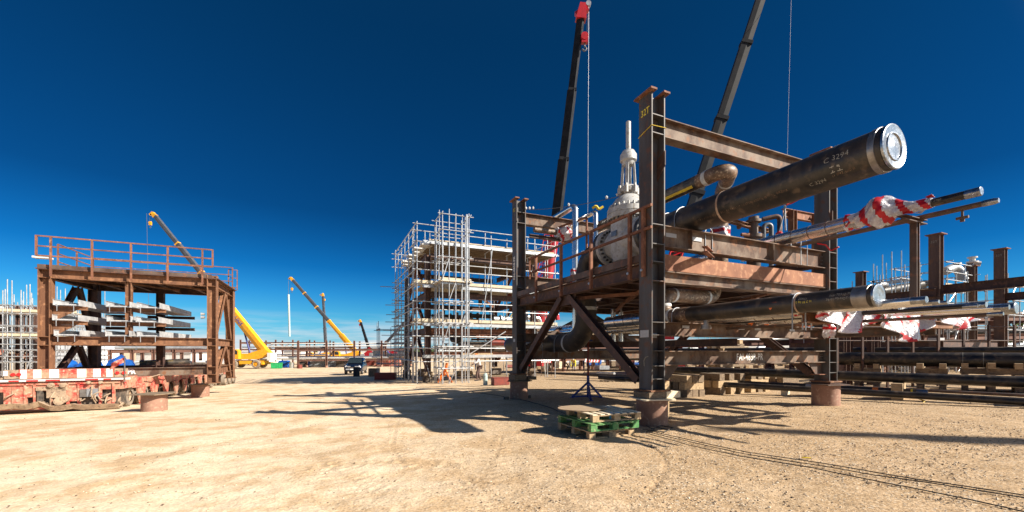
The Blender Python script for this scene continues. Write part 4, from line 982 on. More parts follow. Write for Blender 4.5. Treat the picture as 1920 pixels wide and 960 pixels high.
# cable trays on cantilever arms
TW, TL = .78, 4.6
for zi, z in enumerate((2.24, 2.86, 3.47)):
    if zi:
        for p_, q_ in ((LX + .2, -4.30), (-3.70, -1.70)):
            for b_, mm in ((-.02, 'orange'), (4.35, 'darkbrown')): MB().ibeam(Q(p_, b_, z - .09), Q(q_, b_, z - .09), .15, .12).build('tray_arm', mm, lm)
        MB().prism([(0, -.5), (.7, -.02), (0, -.02)], Q(LX + .2, -.02, z - .15), e1, ZU, e2, .03).build('gusset', 'orange', lm)
    for si, a_ in enumerate((-4.80, -3.24, -2.20)):
        a_ += .05 * math.sin(zi * 5 + si * 3)
        lab = '%s cable tray of the three at the %s level of the orange module' % (('west', 'middle', 'east')[si], ('bottom', 'middle', 'top')[zi])
        t = thing('cable_tray', lab, 'cable tray', Q(a_, 2, z), 'galvanised cable trays stacked in the module')
        for sd in (-.5, .5):
            MB().channel(Q(a_ + sd * TW, -.35, z + .12), Q(a_ + sd * TW, -.35 + TL, z + .12), .24, .04, e1 * (-1 if sd > 0 else 1), t=.01).build('side_rail', 'tray', t)
        s = MB(); y = -.2
        while y < TL - .4: s.box(Q(a_, y, z + .05), TW - .02, .06, .03, e1, e2, ZU); y += .3
        s.box(Q(a_, -.34 + TL / 2, z + .012), TW - .02, TL - .1, .008, e1, e2, ZU)
        s.build('rungs', 'tray', t)
        for sd in (-.25, .25): MB().tube(Q(a_ + sd, -.40, z - .24), Q(a_ + sd, -.40, z + .06), .013, 6).build('hold_down_rod', 'galv', t)
# small spotlights on the east column
s = MB()
for z in (3.3, 3.15): s.rev(Q(-.28, -.1, z), -e1, [(0, .05), (.14, .07)], 10)
solo('spotlight', s, 'galv', 'pair of small silver spotlights clamped to the east column of the orange module', 'spotlight')
# pipes and tarp seen through it
s = MB(); s.rev(W(262, 683, 24), W(330, 680, 25) - W(262, 683, 24), [(0, .22), (2.3, .22)], 20)
t = thing('black_pipe', 'short black pipe with yellow stripes lying behind the orange module', 'pipe', W(262, 683, 24)); s.build('pipe_body', 'pipe', t)
q, q2 = W(262, 683, 24), W(330, 680, 25); s = MB()
for dz in (-.06, .1): s.bar(q + V(0, -.22, dz), q2 + V(0, -.22, dz), .02, .04)
s.build('yellow_stripe', 'yellowtape', t)
def tarp(px0, px1, py0, Y, h, name_label, seed, m='bluetarp'):
    rs_ = random.Random(seed); s = MB(); n = 16; x0 = (px0 - 960) / FPX * Y; x1 = (px1 - 960) / FPX * Y
    for j in range(7):
        v = j / 6
        for i in range(n + 1):
            u = i / n; x = x0 + (x1 - x0) * u; pr = h * (.88 + .07 * math.sin(u * 7 + seed) + .05 * math.sin(u * 17)) * min(1, (7 * min(u, 1 - u) + .35)) ** .5
            yy_ = Y + (v - .5) * 2.2; z = gz(x, yy_) + pr * math.sin(math.pi * min(max(v, .0), 1)) ** .45 + rs_.uniform(-.03, .03) * (0 < j < 6)
            s.v.append((x + .15 * math.sin(v * 3 + i), yy_, z - (.05 if j in (0, 6) else 0)))
    for j in range(6):
        for i in range(n):
            k = j * (n + 1) + i; s.f.append((k, k + 1, k + n + 2, k + n + 1)); s.mi.append(0)
    return solo('tarpaulin', s, m, name_label, 'tarpaulin', 'tarpaulins over stored goods')
tarp(128, 186, 690, 30, 2.25, 'blue tarpaulin heap seen under the mid beam at the west end of the orange module', 2)
tarp(210, 244, 672, 31, 2.45, 'darker blue tarpaulin behind the middle post of the orange module', 5)

# ------------------------------------------------------------------ red self-propelled trailer
S0 = Vector((-14.35, 15.3, 0))
def T(a, b, z): return S0 + e1 * a + e2 * b + ZU * z
zg = gz(*T(-2, 3, 0).xy)
tr = thing('modular_trailer', 'dusty red multi-wheel trailer with a red and white striped end board', 'trailer', T(-2, 6, zg))
WD = 4.9
MB().box(T(-WD / 2, 9.2, .33), WD - .2, 14.6, .42, e1, e2, ZU).build('deck', 'dustyred', tr)
def wheel(c, ax, r, wd, parent, tm='rubber', rm='dust', name='wheel'):
    c = Vector(c); ax = Vector(ax).normalized(); p = thing_child(name, parent, c)
    MB().rev(c - ax * wd / 2, ax, [(0, r * .55), (0, r * .88), (wd * .15, r), (wd * .3, r * .985), (wd * .32, r), (wd * .5, r), (wd * .52, r * .985), (wd * .7, r), (wd * .85, r), (wd, r * .88), (wd, r * .55)], 28, cap=False).build('tyre', tm, p)
    MB().rev(c - ax * wd * .42, ax, [(0, .001), (0, r * .2), (wd * .1, r * .22), (wd * .22, r * .5), (wd * .05, r * .56), (wd * .8, r * .56), (wd * .62, r * .5), (wd * .74, r * .22), (wd * .84, r * .2), (wd * .84, .001)], 24, cap=False).build('rim', rm, p)
    return p
def thing_child(name, parent, loc):
    o = bpy.data.objects.new(name, None); C.objects.link(o); o.parent = parent; o.location = Vector(loc) - ORG[parent.name]; ORG[o.name] = Vector(loc); o.empty_display_size = .1
    return o
b = .75
for i in range(10):
    bb = 1.0 + i * 1.42
    for a in (-.32, -.85, -WD + .9, -WD + .36):
        if a < -2 and i > 3: continue
        q = T(a, bb, 0); q.z = gz(q.x, q.y) + .40; wheel(q, e1, .40, .34, tr)
    # saddle gussets hanging from the deck edge
    MB().prism([(-.42, .14), (.42, .14), (.10, -.5), (-.10, -.5)], T(.0, bb + .66, 0), e2, ZU, -e1, .06).build('side_gusset', 'dustyred', tr)
    MB().bar(T(-.6, bb + .3, .1), T(-.6, bb + .02, gz(*T(0, bb, 0).xy) + .45), .2, .22, up=e1).build('axle_arm', 'darkmech', tr)
# end power pack, seen nearly face on
MB().box(T(-WD / 2 - .25, .55, .45), WD + .5, 1.3, .42, e1, e2, ZU).build('chassis_head', 'dustyred', tr)
s = MB(); s.box(T(-WD / 2 - .25, -.12, .72), WD + .2, .06, .10, e1, e2, ZU); s.build('top_rail', 'dust', tr)
# striped board
def onplane(px, py, b=-.16):
    u = (px - 960) / FPX; X0 = S0 + e2 * b; t = (X0.x - u * X0.y) / (u * e1.y - e1.x); y = X0.y + e1.y * t
    return t, EYE - (py - HZ) / FPX * y
xa, za = onplane(37, 693); xb, zb_ = onplane(215, 693); xa2, za2 = onplane(37, 710.5)
ztop = 1.0; zlow = .68
MB().box(T((xa + xb) / 2, -.18, (ztop + zlow) / 2), xb - xa, .05, ztop - zlow, e1, e2, ZU).build('end_board', 'dustyred', tr)
s = MB(); nw = 5
for px0, px1 in ((40, 52), (64, 79), (94, 112), (146, 163), (176, 190), (201, 212)):
    x0, x1 = onplane(px0, 700)[0], onplane(px1, 700)[0]; MB().box(T((x0 + x1) / 2, -.21, (ztop + zlow) / 2), x1 - x0, .008, ztop - zlow - .02, e1, e2, ZU).build('white_mark', 'stencil', tr)
s = MB(); s.box(T((xa + xb) / 2, -.20, zlow - .06), xb - xa + .9, .06, .07, e1, e2, ZU); s.build('reflector_rail', 'white', tr)
s = MB()
for px0, px1 in ((19, 38), (52, 74), (88, 115), (162, 186), (196, 210)):
    x0, x1 = onplane(px0, 712)[0], onplane(px1, 712)[0]; MB().box(T((x0 + x1) / 2, -.235, zlow - .065), x1 - x0, .008, .045, e1, e2, ZU).build('reflector', 'redlamp', tr)
for px0, px1 in ((10, 36), (216, 240)):
    x0, x1 = onplane(px0, 700)[0], onplane(px1, 700)[0]; mid = (x0 + x1) / 2
    pl = MB().box(T(mid, -.19, .84), x1 - x0, .05, .30, e1, e2, ZU).build('light_panel', 'dust', tr)
    MB().box(T(mid - .16, -.225, .88), .16, .01, .16, e1, e2, ZU).build('number_plate', 'stencil', pl) if px0 < 100 else None
    for dx in ((.05, .19) if px0 < 100 else (-.1, .09)): MB().rev(T(mid + dx, -.22, .83), -e2, [(0, .06), (.03, .055), (.035, .001)], 14).build('tail_lamp', 'redlamp', pl)
# engine bay face: rails, recesses, tanks, hoses
s = MB(); fx0, fx1 = xa - .5, 0.0; zf = gz(*T(-2, 0, 0).xy)
s.box(T(-WD / 2, .45, .04), WD - .3, .8, .80, e1, e2, ZU); s.build('engine_bay', 'darkmech', tr)
s = MB()
for px0, px1, py0, py1 in ((20, 46, 726, 758), (47, 62, 728, 745), (200, 214, 745, 768), (126, 146, 728, 752), (5, 18, 735, 770)):
    x0, z1 = onplane(px0, py0); x1, z0 = onplane(px1, py1); MB().box(T((x0 + x1) / 2, -.06, (z0 + z1) / 2), x1 - x0, .12, z1 - z0, e1, e2, ZU).build('side_panel', 'dustyred', tr)
s = MB()
for px in (46, 64, 96, 126, 147, 187, 212):
    x0, z1 = onplane(px, 718); _, z0 = onplane(px, 762); s.box(T(x0, -.10, (z0 + z1) / 2), .06, .10, z1 - z0, e1, e2, ZU)
for py in (719, 764):
    x0, z0 = onplane(-10, py); x1, z1 = onplane(225, py); s.box(T((x0 + x1) / 2, -.11, (z0 + z1) / 2), x1 - x0, .08, .07, e1, e2, ZU)
s.build('frame_bars', 'dustyred', tr)
for px0, px1, py0, py1, nm_, mm in ((150, 162, 730, 744, 'grille_panel', 'band'), (163, 184, 729, 743, 'radiator_grille', 'galvdark'), (70, 80, 733, 752, 'hydraulic_box', 'darkmech'), (88, 124, 726, 745, 'tank', 'dust'), (68, 126, 726, 731, 'cover_plate', 'dust')):
    x0, z1 = onplane(px0, py0); x1, z0 = onplane(px1, py1); MB().box(T((x0 + x1) / 2, -.12, (z0 + z1) / 2), x1 - x0, .14, z1 - z0, e1, e2, ZU).build(nm_, mm, tr)
s = MB(); rs_ = random.Random(3)
for i in range(16):
    px = rs_.choice([150, 160, 175, 190, 200, 215, 225, 12, 100, 112]) + rs_.uniform(-8, 8); x0, z0 = onplane(px, rs_.uniform(745, 764)); x1, z1 = onplane(px + rs_.uniform(-18, 18), rs_.uniform(722, 755)); m_ = T((x0 + x1) / 2, -.24 - rs_.random() * .1, (z0 + z1) / 2 + rs_.uniform(-.1, .1))
    MB().path([T(x0, -.14, z0), m_, T(x1, -.14, z1)], .022, 6, bend=.08).build('hose', 'dust', tr)
s = MB()
for px, py, r_ in ((113, 752, .14), (122, 748, .12), (97, 722, .08), (120, 722, .08), (190, 717, .05), (168, 717, .05)):
    x0, z0 = onplane(px, py); MB().rev(T(x0, -.12, z0), -e2, [(0, r_), (.14, r_), (.15, r_ * .5)], 16).build('reservoir', 'dust', tr)
# bent mud-caked skid plate
s = MB(); prof = [(-20, 768), (20, 764), (45, 766), (70, 760), (90, 768), (110, 768), (132, 764), (148, 768), (190, 768), (222, 764)]
tops = []; 
for px, py in prof:
    x0, z0 = onplane(px, py, -.35); tops.append((x0, max(z0, zf + .12)))
for i in range(len(tops) - 1):
    (xa_, z0_), (xb__, z1_) = tops[i], tops[i + 1]
    s.add([T(xa_, -.34, z0_ + .13), T(xb__, -.34, z1_ + .13), T(xb__, -.22, z1_ - .06), T(xa_, -.22, z0_ - .06), T(xa_, .2, z0_ + .1), T(xb__, .2, z1_ + .1)], [(0, 1, 2, 3), (1, 0, 4, 5), (3, 2, 5, 4)])
s.build('skid_plate', 'dust', tr)
# red flags
for px, py, lab in ((236, 690, 'faded red flag flying at the east corner of the striped trailer end'), (8, 676, 'faded red flag over the west corner of the striped trailer end')):
    x0, z0 = onplane(px, py); q = T(x0, -.25, z0); f_ = thing('warning_flag', lab, 'flag', q, 'red flags on the trailer')
    MB().tube(q - ZU * .5, q + ZU * .45, .018, 6).build('pole', 'band', f_); s = MB(); n = 6
    for j in range(n + 1):
        for i in range(n + 1): u, v = i / n, j / n; s.v.append(tuple(q + ZU * (.42 - .20 * v - u * .26) - e1 * (u * .40) + e2 * (.06 * math.sin(u * 7 + v * 3))))
    for j in range(n):
        for i in range(n): k = j * (n + 1) + i; s.f.append((k, k + 1, k + n + 2, k + n + 1)); s.mi.append(0)
    c = s.build('flag', 'dustyred', f_); c.modifiers.new('t', 'SOLIDIFY').thickness = .006
# hoses and struts at its far end
s = MB()
for i in range(5): MB().path([T(.05, 2 + 1.5 * i, .5), T(.3, 2.6 + 1.5 * i, .62), T(.05, 3.2 + 1.5 * i, .5)], .02, 6, bend=.1).build('hose', 'dust', tr)
tr2 = thing('modular_trailer', 'farther red wheeled trailer behind the east column of the orange module', 'trailer', Q(.9, 2, -.6))
s = MB(); s.box(T(-1.4, 18.2, .32), 2.4, 4.5, .4, e1, e2, ZU); s.build('deck', 'dustyred', tr2)
for i in range(3):
    for a in (-.15, -.75): q = T(a + .1, 16.7 + i * 1.4, 0); q.z = gz(q.x, q.y) + .4; wheel(q, e1, .4, .34, tr2)
    MB().prism([(-.4, .12), (.4, .12), (.1, -.5), (-.1, -.5)], T(-.1, 17.2 + i * 1.4, 0), e2, ZU, -e1, .06).build('side_gusset', 'dustyred', tr2)

# stub piles beside the trailer
q = G(275, 772); pile(q.x, q.y + .3, gz(q.x, q.y) + .60, 'stub pile with a crooked dirty top plate in front of the trailer wheels', plate=1.15, rot=.2, r=.36)
q = G(367, 745); pile(q.x, q.y + .3, gz(q.x, q.y) + .62, 'stub pile with a flat grey top plate nearer the orange column', plate=1.05, rot=-.2, r=.36)
# ------------------------------------------------------------------ scaffolding
def scaffold(name, label, O, la, lb, na, nb, lifts, ztop, decks=(), rails=(), m='galv', r=.027, braces=True, jit=.35, seed=1, group=None, ex=e1, ey=e2, sides='NSEW', z0=None, inner=False, deckw=1.2, boardm='board'):
    rs_ = random.Random(seed); O = Vector((O[0], O[1], 0)); t = thing(name, label, 'scaffold', (O.x, O.y, gz(O.x, O.y)), group)
    def p(a, b, z): return O + ex * a + ey * b + ZU * z
    uprights = set()
    for i in range(na + 1):
        if 'S' in sides: uprights.add((la * i / na, 0.)); 
        if 'N' in sides: uprights.add((la * i / na, lb))
        if inner and lb > 2: uprights.add((la * i / na, min(deckw, lb)))
    for j in range(nb + 1):
        if 'W' in sides: uprights.add((0., lb * j / nb))
        if 'E' in sides: uprights.add((la, lb * j / nb))
        if inner and la > 2: uprights.add((min(deckw, la), lb * j / nb))
    for a, b in sorted(uprights):
        q = p(a, b, 0); zb_ = gz(q.x, q.y) if z0 is None else z0
        MB().tube(p(a, b, zb_), p(a, b, ztop + rs_.uniform(-jit, jit)), r, 8).build('upright', m, t)
        if r > .02: MB().box(p(a, b, zb_ + .01), .16, .16, .012).build('foot_plate', m, t)
    for z in list(lifts) + list(rails):
        segs = []
        if 'S' in sides: segs.append((p(-.3, -.05, z), p(la + .3, -.05, z)))
        if 'N' in sides: segs.append((p(-.3, lb + .05, z), p(la + .3, lb + .05, z)))
        if 'W' in sides: segs.append((p(-.05, -.3, z + .05), p(-.05, lb + .3, z + .05)))
        if 'E' in sides: segs.append((p(la + .05, -.3, z + .05), p(la + .05, lb + .3, z + .05)))
        for a_, b_ in segs: MB().tube(a_, b_, r * .95, 8).build('ledger', m, t)
    for z in lifts:
        for i in range(na + 1):
            if lb < 2.5 or inner: MB().tube(p(la * i / na, -.2, z - .06), p(la * i / na, min(lb, deckw) + .2, z - .06), r * .9, 6).build('transom', m, t)
    for z, sd in decks:                                   # boarded lifts along a side
        for k in range(4):
            o = .08 + k * (deckw - .16) / 3.6
            if sd == 'S': MB().box(p(la / 2, o + .1, z), la + .5, .235, .045, ex, ey, ZU).build('deck_board', boardm, t)
            if sd == 'W': MB().box(p(o + .1, lb / 2, z), .235, lb + .4, .045, ex, ey, ZU).build('deck_board', boardm, t)
        if sd == 'S': MB().box(p(la / 2, .02, z + .12), la + .4, .035, .20, ex, ey, ZU).build('toe_board', boardm, t)
        if sd == 'W': MB().box(p(.02, lb / 2, z + .12), .035, lb, .20, ex, ey, ZU).build('toe_board', boardm, t)
        if sd == 'F': 
            MB().box(p(la / 2, lb / 2, z), la + .3, lb + .3, .05, ex, ey, ZU).build('deck_board', boardm, t)
            s = MB(); b_ = .1
            while b_ < lb: s.box(p(la / 2, b_, z - .10), la + .2, .10, .12, ex, ey, ZU); b_ += .45
            s.build('deck_beams', m, t)
            MB().box(p(la / 2, .02, z + .13), la + .3, .035, .21, ex, ey, ZU).build('toe_board', boardm, t)
    if braces:
        zl = [gz(O.x, O.y)] + list(lifts)
        for k in range(len(zl) - 1):
            i = rs_.randrange(max(1, na)); MB().tube(p(la * i / na, -.1, zl[k] + .1), p(la * (i + 1) / na, -.1, zl[k + 1]), r * .9, 6).build('brace', m, t)
    # couplers
    s = MB()
    for a, b in sorted(uprights):
        for z in list(lifts) + list(rails): s.box(p(a, b, z), .10, .10, .09)
    if s.v: tag(s.build('couplers', 'galvdark' if m == 'galv' else m, t), kind='stuff')
    return t, p

# tall module wrapped in scaffold, centre of the picture
SO = W(806, 700, 27.6); SO.z = 0
SL, SB = 9.6, 9.4
def S(a, b, z): return SO + e1 * a + e2 * b + ZU * z
sm_ = thing('steel_module', 'brown steel module inside the tall scaffold in the middle of the yard', 'steel module', S(4.5, 5, 0))
for a in (.05, 8.2):
    for b in (.9, 8.9):
        q = S(a, b, 0); MB().ibeam((q.x, q.y, gz(q.x, q.y) + .75), S(a, b, 8.2 if b < 2 else 7.9), .38, .40, up=e1).build('column', 'darkbrown', sm_)
for z, d in ((8.15, .35), (5.5, .4), (3.0, .4), (1.35, .35)):
    for b in (.9, 8.9): MB().ibeam(S(.25, b, z), S(8.0, b, z), d, .25).build('beam', 'darkbrown' if z > 3 else 'rust', sm_)
    for a in (.05, 8.2): MB().ibeam(S(a, 1.3, z), S(a, 8.4, z), d, .25).build('beam', 'darkbrown', sm_)
for a in (.05, 8.2):
    for z0, z1 in ((5.7, 8.0), (3.2, 5.3), (.6, 2.8)):
        MB().ibeam(S(a, 1.4, z0), S(a, 4.6, z1), .2, .2, up=e1).build('brace', 'rust', sm_); MB().ibeam(S(a, 8.3, z0), S(a, 5.0, z1), .2, .2, up=e1).build('brace', 'rust', sm_)
for z0, z1 in ((5.7, 8.0), ):
    MB().ibeam(S(1.3, 8.6, z0), S(4.4, 8.6, z1), .2, .2, up=e2).build('brace', 'rust', sm_); MB().ibeam(S(7.9, 8.6, z0), S(4.8, 8.6, z1), .2, .2, up=e2).build('brace', 'rust', sm_)
for ps, lb_n in (((.05, .9), 'south-west'), ((8.2, 1.1), 'south-east'), ((.05, 8.9), 'north-west')):
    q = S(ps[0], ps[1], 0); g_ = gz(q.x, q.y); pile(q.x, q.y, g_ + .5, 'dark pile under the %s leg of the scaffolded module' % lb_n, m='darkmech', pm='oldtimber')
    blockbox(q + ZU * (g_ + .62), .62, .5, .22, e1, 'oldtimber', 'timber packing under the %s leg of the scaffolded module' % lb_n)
# process gear on its lower floors
rs_ = random.Random(12)
for i in range(40):
    a = rs_.uniform(.6, 9.3); b = rs_.uniform(1.2, 6); z = rs_.choice([1.6, 2.1, 2.5, 3.3, 3.6, 4.0, 4.4, 5.9, 6.3]); r_ = rs_.uniform(.05, .2)
    mm = rs_.choice(['pipedull', 'darkbrown', 'galv', 'steel', 'primer', 'foil', 'pipedull'])
    s = MB(); ln = rs_.uniform(1.5, 4.5); d = rs_.choice([e1, e1, e2]); tail = rs_.choice([ZU * .7, -ZU * .8, e2 * 1.0]); s.path([S(a, b, z), S(a, b, z) + d * ln * .7, S(a, b, z) + d * ln * .7 + tail], r_, 10, bend=r_ * 2)
    s.rev(S(a, b, z) + d * .5, d, [(0, r_ * 1.7), (.08, r_ * 1.7)], 10); s.build('process_pipe', mm, sm_)
for i in range(12):
    a = rs_.uniform(1.5, 9.2); z = rs_.choice([1.55, 3.25, 5.75]); q = S(a, rs_.uniform(1.4, 2.6), z); s = MB(); s.rev(q, ZU, [(0, .12), (.1, .2), (.3, .22), (.35, .1), (.55, .08), (.56, .16), (.62, .16)], 10); s.build('small_valve', rs_.choice(['galv', 'steel', 'valve', 'darkmech', 'redoxide']), sm_)
s = MB()
for a in (5.9, 7.3): s.rev(S(a, 1.9, 2.05), -e2, [(0, .36), (.35, .36), (.36, .42), (.46, .42)], 20)
s.build('vessel_nozzle', 'darkmech', sm_)
MB().rev(S(2.4, 1.6, 1.9), e1, [(0, .001), (.1, .35), (.3, .42), (3.8, .42), (4.0, .35), (4.1, .001)], 20).build('drum', 'darkmech', sm_)
MB().box(S(3.6, 1.0, 1.32), 2.4, .5, .25, e1, e2, ZU).build('drum_cradle', 'timber', sm_)
MB().rev(S(4.6, .6, 2.2), e1, [(0, .22), (1.0, .22)], 12).build('red_pump', 'redoxide', sm_)
tri_ = MB(); q = S(6.1, .5, 4.1); tri_.path([q, q + e1 * .32 + ZU * .62, q + e1 * .64, q], .03, 6); solo('warning_triangle', tri_, 'yellowtape', 'yellow outlined warning triangle hung on the scaffolded module', 'warning sign')

sc1, _ = scaffold('scaffold', 'tall silver tube scaffold wrapped round the brown module in the middle', S(-.85, 0, 0), SL + .85, SB, 6, 6, (.9, 3.45, 6.0, 8.85), 10.1, rails=(1.8, 2.6, 4.4, 4.9, 7.0, 7.5, 9.55, 10.0), decks=((3.55, 'S'), (6.1, 'S')), seed=3, inner=True, r=.033, braces=False)
MB().box(S(4.9, 5.0, 8.98), 9.6, 9.0, .05, e1, e2, ZU).build('deck_board', 'board', sc1)
s = MB()
for k in range(20): s.box(S(4.9, .7 + k * .46, 8.88), 9.5, .12, .13, e1, e2, ZU)
s.build('deck_beams', 'oldtimber', sc1)
for z in (3.38, 5.93, 8.86, 1.25): MB().box(S(4.6, -.06, z), 10.2, .06, .20, e1, e2, ZU).build('fascia_beam', 'galv', sc1)
for z in (6.1, 3.55): MB().box(S(4.6, 2.6, z), 9.8, 2.6, .05, e1, e2, ZU).build('deck_board', 'board', sc1)
for i_ in range(12): MB().tube(S(.8 * i_, 8.9 - .35 * (i_ % 3), -.3), S(.8 * i_, 8.9 - .35 * (i_ % 3), 9.6 + .3 * math.sin(i_)), .03, 6).build('upright', 'galvdark', sc1)
MB().box(S(4.9, .45, 9.10), 9.7, .04, .22, e1, e2, ZU).build('toe_board', 'board', sc1)
for k in range(7): MB().box(S(.0 - .25 * (k % 2), 1.2 + k * 1.2, 8.9), .8, .9, .10, e1, e2, ZU).build('cladding_sheet', 'white', sc1)
q = S(2.0, -.15, 0)
for aa, bb, zz0, zz1 in ((.4, 5.6, -.4, 3.3),):
    MB().tube(S(.2, -.25, zz0 + .3), S(5.4, -.25, 3.0), .033, 8).build('brace', 'galv', sc1)
MB().tube(S(3.6, -.2, 3.6), S(4.4, -.2, 8.8), .03, 8).build('brace', 'galv', sc1)
MB().tube(S(.0, 0, -.1), S(0, 4, 3.2), .03, 8).build('brace', 'galv', sc1)
# ladder-access tower with close-set tubes at its corner
scaffold('scaffold_tower', 'narrow access tower of close-set silver tubes at the front corner of the tall scaffold', S(.4, -1.75, 0), 1.75, 1.6, 4, 2, (.5, 1.9, 3.4, 4.8, 6.1, 7.6), 10.55, rails=(10.3, 9.3), m='galv', r=.030, seed=8, jit=.25, braces=True, decks=((6.05, 'F'),))
s = MB(); s.tube(S(1.95, -1.9, 3.4), S(1.95, -1.9, 10.4), .06, 10)
solo('scaffold_pole', s, 'galv', 'thickest silver pole of the access tower, reaching its full height', 'scaffold pole')
# side tower with outriggers at the west face
scaffold('scaffold_tower', 'slim scaffold tower with short outrigger tubes against the west face of the tall scaffold', S(-.9, 7.4, 0), .9, 1.8, 1, 2, (.3, 1.6, 3.0, 4.4, 5.7, 6.6), 7.4, m='galv', r=.03, seed=6, rails=(2.3, 3.7, 5.0))
for z in (6.9, 5.4, 4.6, 4.0, 3.3, 2.9): MB().tube(S(-2.1 - .3 * math.sin(z), 8, z), S(.2, 7.6, z), .03, 6).build('outrigger_tube', 'galvdark', sc1)
# small dark scaffold beside the car
q = G(712, 708)
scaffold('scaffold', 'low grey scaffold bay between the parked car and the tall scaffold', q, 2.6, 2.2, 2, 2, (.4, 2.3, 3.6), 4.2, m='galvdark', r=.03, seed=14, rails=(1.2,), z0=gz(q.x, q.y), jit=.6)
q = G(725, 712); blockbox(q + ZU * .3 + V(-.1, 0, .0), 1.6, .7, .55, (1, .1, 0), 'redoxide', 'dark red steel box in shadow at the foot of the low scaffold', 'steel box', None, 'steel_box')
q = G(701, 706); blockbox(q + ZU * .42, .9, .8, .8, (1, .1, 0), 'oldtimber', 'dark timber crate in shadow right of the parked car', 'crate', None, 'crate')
# worker at the scaffold foot
def person(loc, facing, label, hipz=.92, lean=.25, arm=(.35, -.1, .95), arm2=(.3, .1, 1.0), knee=.05, shirt='shirt', pants='trousers', helmet='red', scale=1., stride=.18, crouch=0., helm=True):
    loc = Vector(loc); f = Vector((math.cos(facing), math.sin(facing), 0)); sd = Vector((-f.y, f.x, 0))
    def w(a, b, c): return loc + (f * a + sd * b + ZU * c) * scale
    t = thing('person', label, 'person', loc)
    hip = (-.08 - .25 * crouch, 0, hipz - .42 * crouch); lean_ = lean + .35 * crouch
    def up(d, b=0.): return (hip[0] + d * math.sin(lean_), b, hip[2] + d * math.cos(lean_))
    J = {'pel': hip, 'waist': up(.18), 'chest': up(.38), 'neck': up(.52), 'head0': up(.60), 'head': up(.72),
         'sl': up(.46, .19), 'sr': up(.46, -.19)}
    J['hl'] = (hip[0], .10, hip[2] - .04); J['hr'] = (hip[0], -.10, hip[2] - .04)
    J['kl'] = (stride * .6 + .25 * crouch + knee, .12, .50 - .08 * crouch); J['kr'] = (-stride * .5 + .2 * crouch + knee, -.12, .50 - .08 * crouch)
    J['al'] = (stride * .7, .12, .09); J['ar'] = (-stride, -.12, .09); J['tl'] = (stride * .7 + .17, .13, .04); J['tr'] = (-stride + .17, -.13, .04)
    def mid(a, b, k=.5, off=(0, 0, 0)): return tuple(J[a][i] * (1 - k) + b[i] * k + off[i] for i in range(3))
    J['wl'] = (arm[0], .20, arm[2]); J['wr'] = (arm2[0], -.20, arm2[2])
    J['el'] = mid('sl', J['wl'], .5, (-.04, .06, -.06)); J['er'] = mid('sr', J['wr'], .5, (-.04, -.06, -.06))
    J['fl'] = tuple(J['wl'][i] + (.09, -.01, .0)[i] for i in range(3)); J['fr'] = tuple(J['wr'][i] + (.09, .01, 0)[i] for i in range(3))
    def skin(name, edges, rad, mname, root):
        names = sorted({n for e in edges for n in e}); ix = {n: i for i, n in enumerate(names)}
        me = bpy.data.meshes.new(name); co = [w(*J[n]) for n in names]; c0 = sum(co, Vector()) / len(co)
        me.from_pydata([tuple(c - c0) for c in co], [(ix[a], ix[b]) for a, b in edges], []); me.materials.append(M[mname])
        o = bpy.data.objects.new(name, me); C.objects.link(o); o.parent = t; o.location = c0 - loc; ORG[o.name] = c0
        o.modifiers.new('skin', 'SKIN'); sv = me.skin_vertices[0].data
        for n in names: sv[ix[n]].radius = (rad[n] * scale, rad[n] * scale); sv[ix[n]].use_root = (n == root)
        o.modifiers.new('sub', 'SUBSURF').render_levels = 1
        for m_ in o.modifiers:
            if m_.type == 'SKIN': m_.use_smooth_shade = True
        return o
    rb = dict(pel=.11, waist=.11, chest=.13, neck=.05, head0=.075, head=.09, sl=.055, sr=.055, el=.04, er=.04, wl=.03, wr=.03, fl=.035, fr=.035, hl=.08, hr=.08, kl=.055, kr=.055, al=.04, ar=.04, tl=.035, tr=.035)
    allE = [('pel', 'waist'), ('waist', 'chest'), ('chest', 'neck'), ('neck', 'head0'), ('head0', 'head'), ('chest', 'sl'), ('chest', 'sr'), ('sl', 'el'), ('sr', 'er'), ('el', 'wl'), ('er', 'wr'), ('wl', 'fl'), ('wr', 'fr'), ('pel', 'hl'), ('pel', 'hr'), ('hl', 'kl'), ('hr', 'kr'), ('kl', 'al'), ('kr', 'ar'), ('al', 'tl'), ('ar', 'tr')]
    skin('body', allE, rb, 'skin', 'pel')
    rs = {k: v + .025 for k, v in rb.items()}
    skin('shirt', [('pel', 'waist'), ('waist', 'chest'), ('chest', 'sl'), ('chest', 'sr'), ('sl', 'el'), ('sr', 'er'), ('el', 'wl'), ('er', 'wr')], rs, shirt, 'waist')
    rp_ = {k: v + .03 for k, v in rb.items()}; rp_['al'] = rp_['ar'] = .065
    skin('trousers', [('pel', 'hl'), ('pel', 'hr'), ('hl', 'kl'), ('hr', 'kr'), ('kl', 'al'), ('kr', 'ar')], rp_, pants, 'pel')
    for n in ('l', 'r'): MB().bar(w(*J['a' + n]) - ZU * .03 - f * .04, w(*J['t' + n]), .1, .1, h1=.06).build('boot', 'blackcloth', t)
    if helm:
        hc = w(*J['head']) + ZU * .02; ax = (ZU + f * math.sin(lean_) * .8).normalized()
        MB().rev(hc, ax, [(0, .15 * scale), (.01, .13 * scale), (.07, .115 * scale), (.11, .07 * scale), (.13, .005)], 16).build('hard_hat', helmet, t)
    return t
q = G(897, 714); person(q, R(205), 'worker in a pale shirt, brown trousers and red hard hat bending by the scaffold', lean=.32, helmet='orangeplastic', scale=1.1, arm=(.42, 0, 1.12), arm2=(.38, 0, 1.0))
q = G(910, 722); s = MB(); s.rev(q, ZU, [(0, .13), (.60, .13), (.62, .10), (.68, .10), (.70, .03)], 18); solo('gas_cylinder', s, 'teal', 'short pale teal cylinder standing on the ground beside the bending worker', 'gas cylinder')
